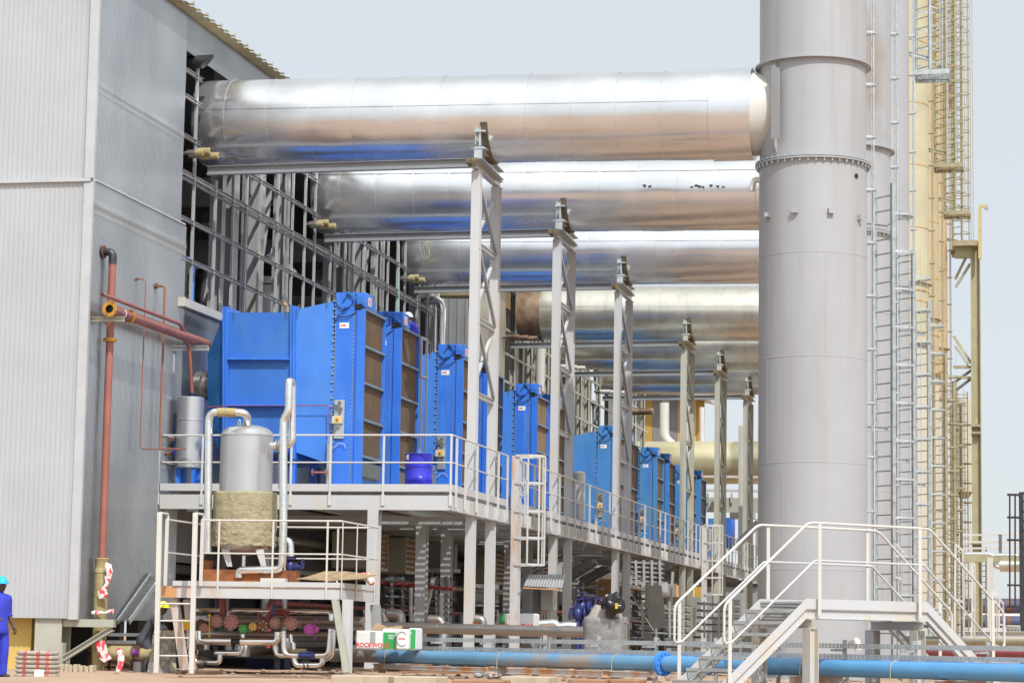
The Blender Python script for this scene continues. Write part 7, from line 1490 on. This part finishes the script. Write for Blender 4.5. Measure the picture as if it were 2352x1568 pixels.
    for s in ('l', 'r'):
        a = ORG[t.name] + j['an' + s]; m.ball(a + fw * .08 - V((0, 0, .045)), .05, .05, .045, 12, 6); m.ball(a + fw * .15 - V((0, 0, .05)), .055, .055, .038, 12, 6); m.ball(a - V((0, 0, .03)), .05, .05, .06, 12, 6)
        part('boot', m, M['black'], t); m = MB()
    return t
st_ = dict(pelvis=(0, 0, .95), chest=(.02, 0, 1.32), neckb=(0, 0, 1.49), neck=(.03, 0, 1.54), head=(.055, 0, 1.63), shl=(0, .2, 1.42), shr=(0, -.2, 1.42),
           ell=(-.02, .25, 1.14), elr=(-.03, -.27, 1.13), wrl=(.10, .27, .92), wrr=(.20, -.24, 1.08), hipl=(0, .1, .9), hipr=(0, -.1, .9), knl=(.03, .13, .5), knr=(.02, -.14, .5), anl=(-.02, .15, .09), anr=(-.03, -.17, .09), look=(.93, -.36, 0), sleeve=.25)
p = PZ(-10, 1557, 0); person((p.x, p.y, .0), math.radians(-25), 'person in blue overall and light blue helmet standing beside the wool bale', st_, 'helmet')
bend_ = dict(st_); bend_.update(chest=(.09, 0, 1.29), neckb=(.14, 0, 1.44), neck=(.17, 0, 1.49), head=(.22, 0, 1.57), shl=(.12, .2, 1.37), shr=(.12, -.2, 1.37), ell=(.3, .24, 1.12), elr=(.3, -.24, 1.12), wrl=(.5, .18, 1.1), wrr=(.5, -.18, 1.1), look=(.6, .8, 0))
# standing behind the filter housing on a small steel stand
hp = P(942, 727, 63.9); person((P(955, 727, 64.0).x, 64.0, hp.z - 1.60), math.radians(170), 'person in blue overall and white helmet leaning over the second filter housing, seen from behind', bend_, 'helmet_w')
zz = hp.z - 1.60
t = thing('work_stand', 'white work stand behind the second filter housing under the helmeted worker', 'stand', (hp.x + .3, 64.3, 4.2))
x0_ = P(969, 760, 63.6).x
for dx, dy in ((0, 0), (-.7, 0), (0, .6), (-.7, .6)): m = MB(); m.bar((x0_ + dx, 63.6 + dy, 4.21), (x0_ + dx, 63.6 + dy, zz + (1.0 if dx == 0 else 0)), .05, .05, (0, 1, 0)); part('leg', m, M['white'], t)
m = MB(); m.box((x0_ - .74, 63.55, zz - .05), (x0_ + .04, 64.25, zz - .005)); part('deck', m, M['white'], t); m = MB(); m.bar((x0_, 63.6, zz + 1.0), (x0_, 64.2, zz + 1.0), .05, .05); part('hand_bar', m, M['white'], t)
crouch = dict(st_); crouch.update(pelvis=(-.1, 0, .80), chest=(.10, 0, 1.12), neckb=(.2, 0, 1.27), neck=(.24, 0, 1.32), head=(.3, 0, 1.42), shl=(.14, .2, 1.2), shr=(.14, -.2, 1.2), ell=(.3, .25, .98), elr=(.3, -.25, .98), wrl=(.5, .15, .9), wrr=(.5, -.15, .9), hipl=(-.1, .1, .77), hipr=(-.1, -.1, .77), knl=(.15, .14, .45), knr=(.12, -.14, .45), look=(1, 0, 0))
M['dull_overall'] = mat('grey_overall', (.06, .06, .07), .85, 0, .1, 6)
p = P(375, 1392, 51.7); person((p.x - .28, 51.6, p.z - 1.48), math.radians(10), 'person in a yellow helmet stooping behind the platform ladder', crouch, 'helmet_y', clothes='dull_overall')
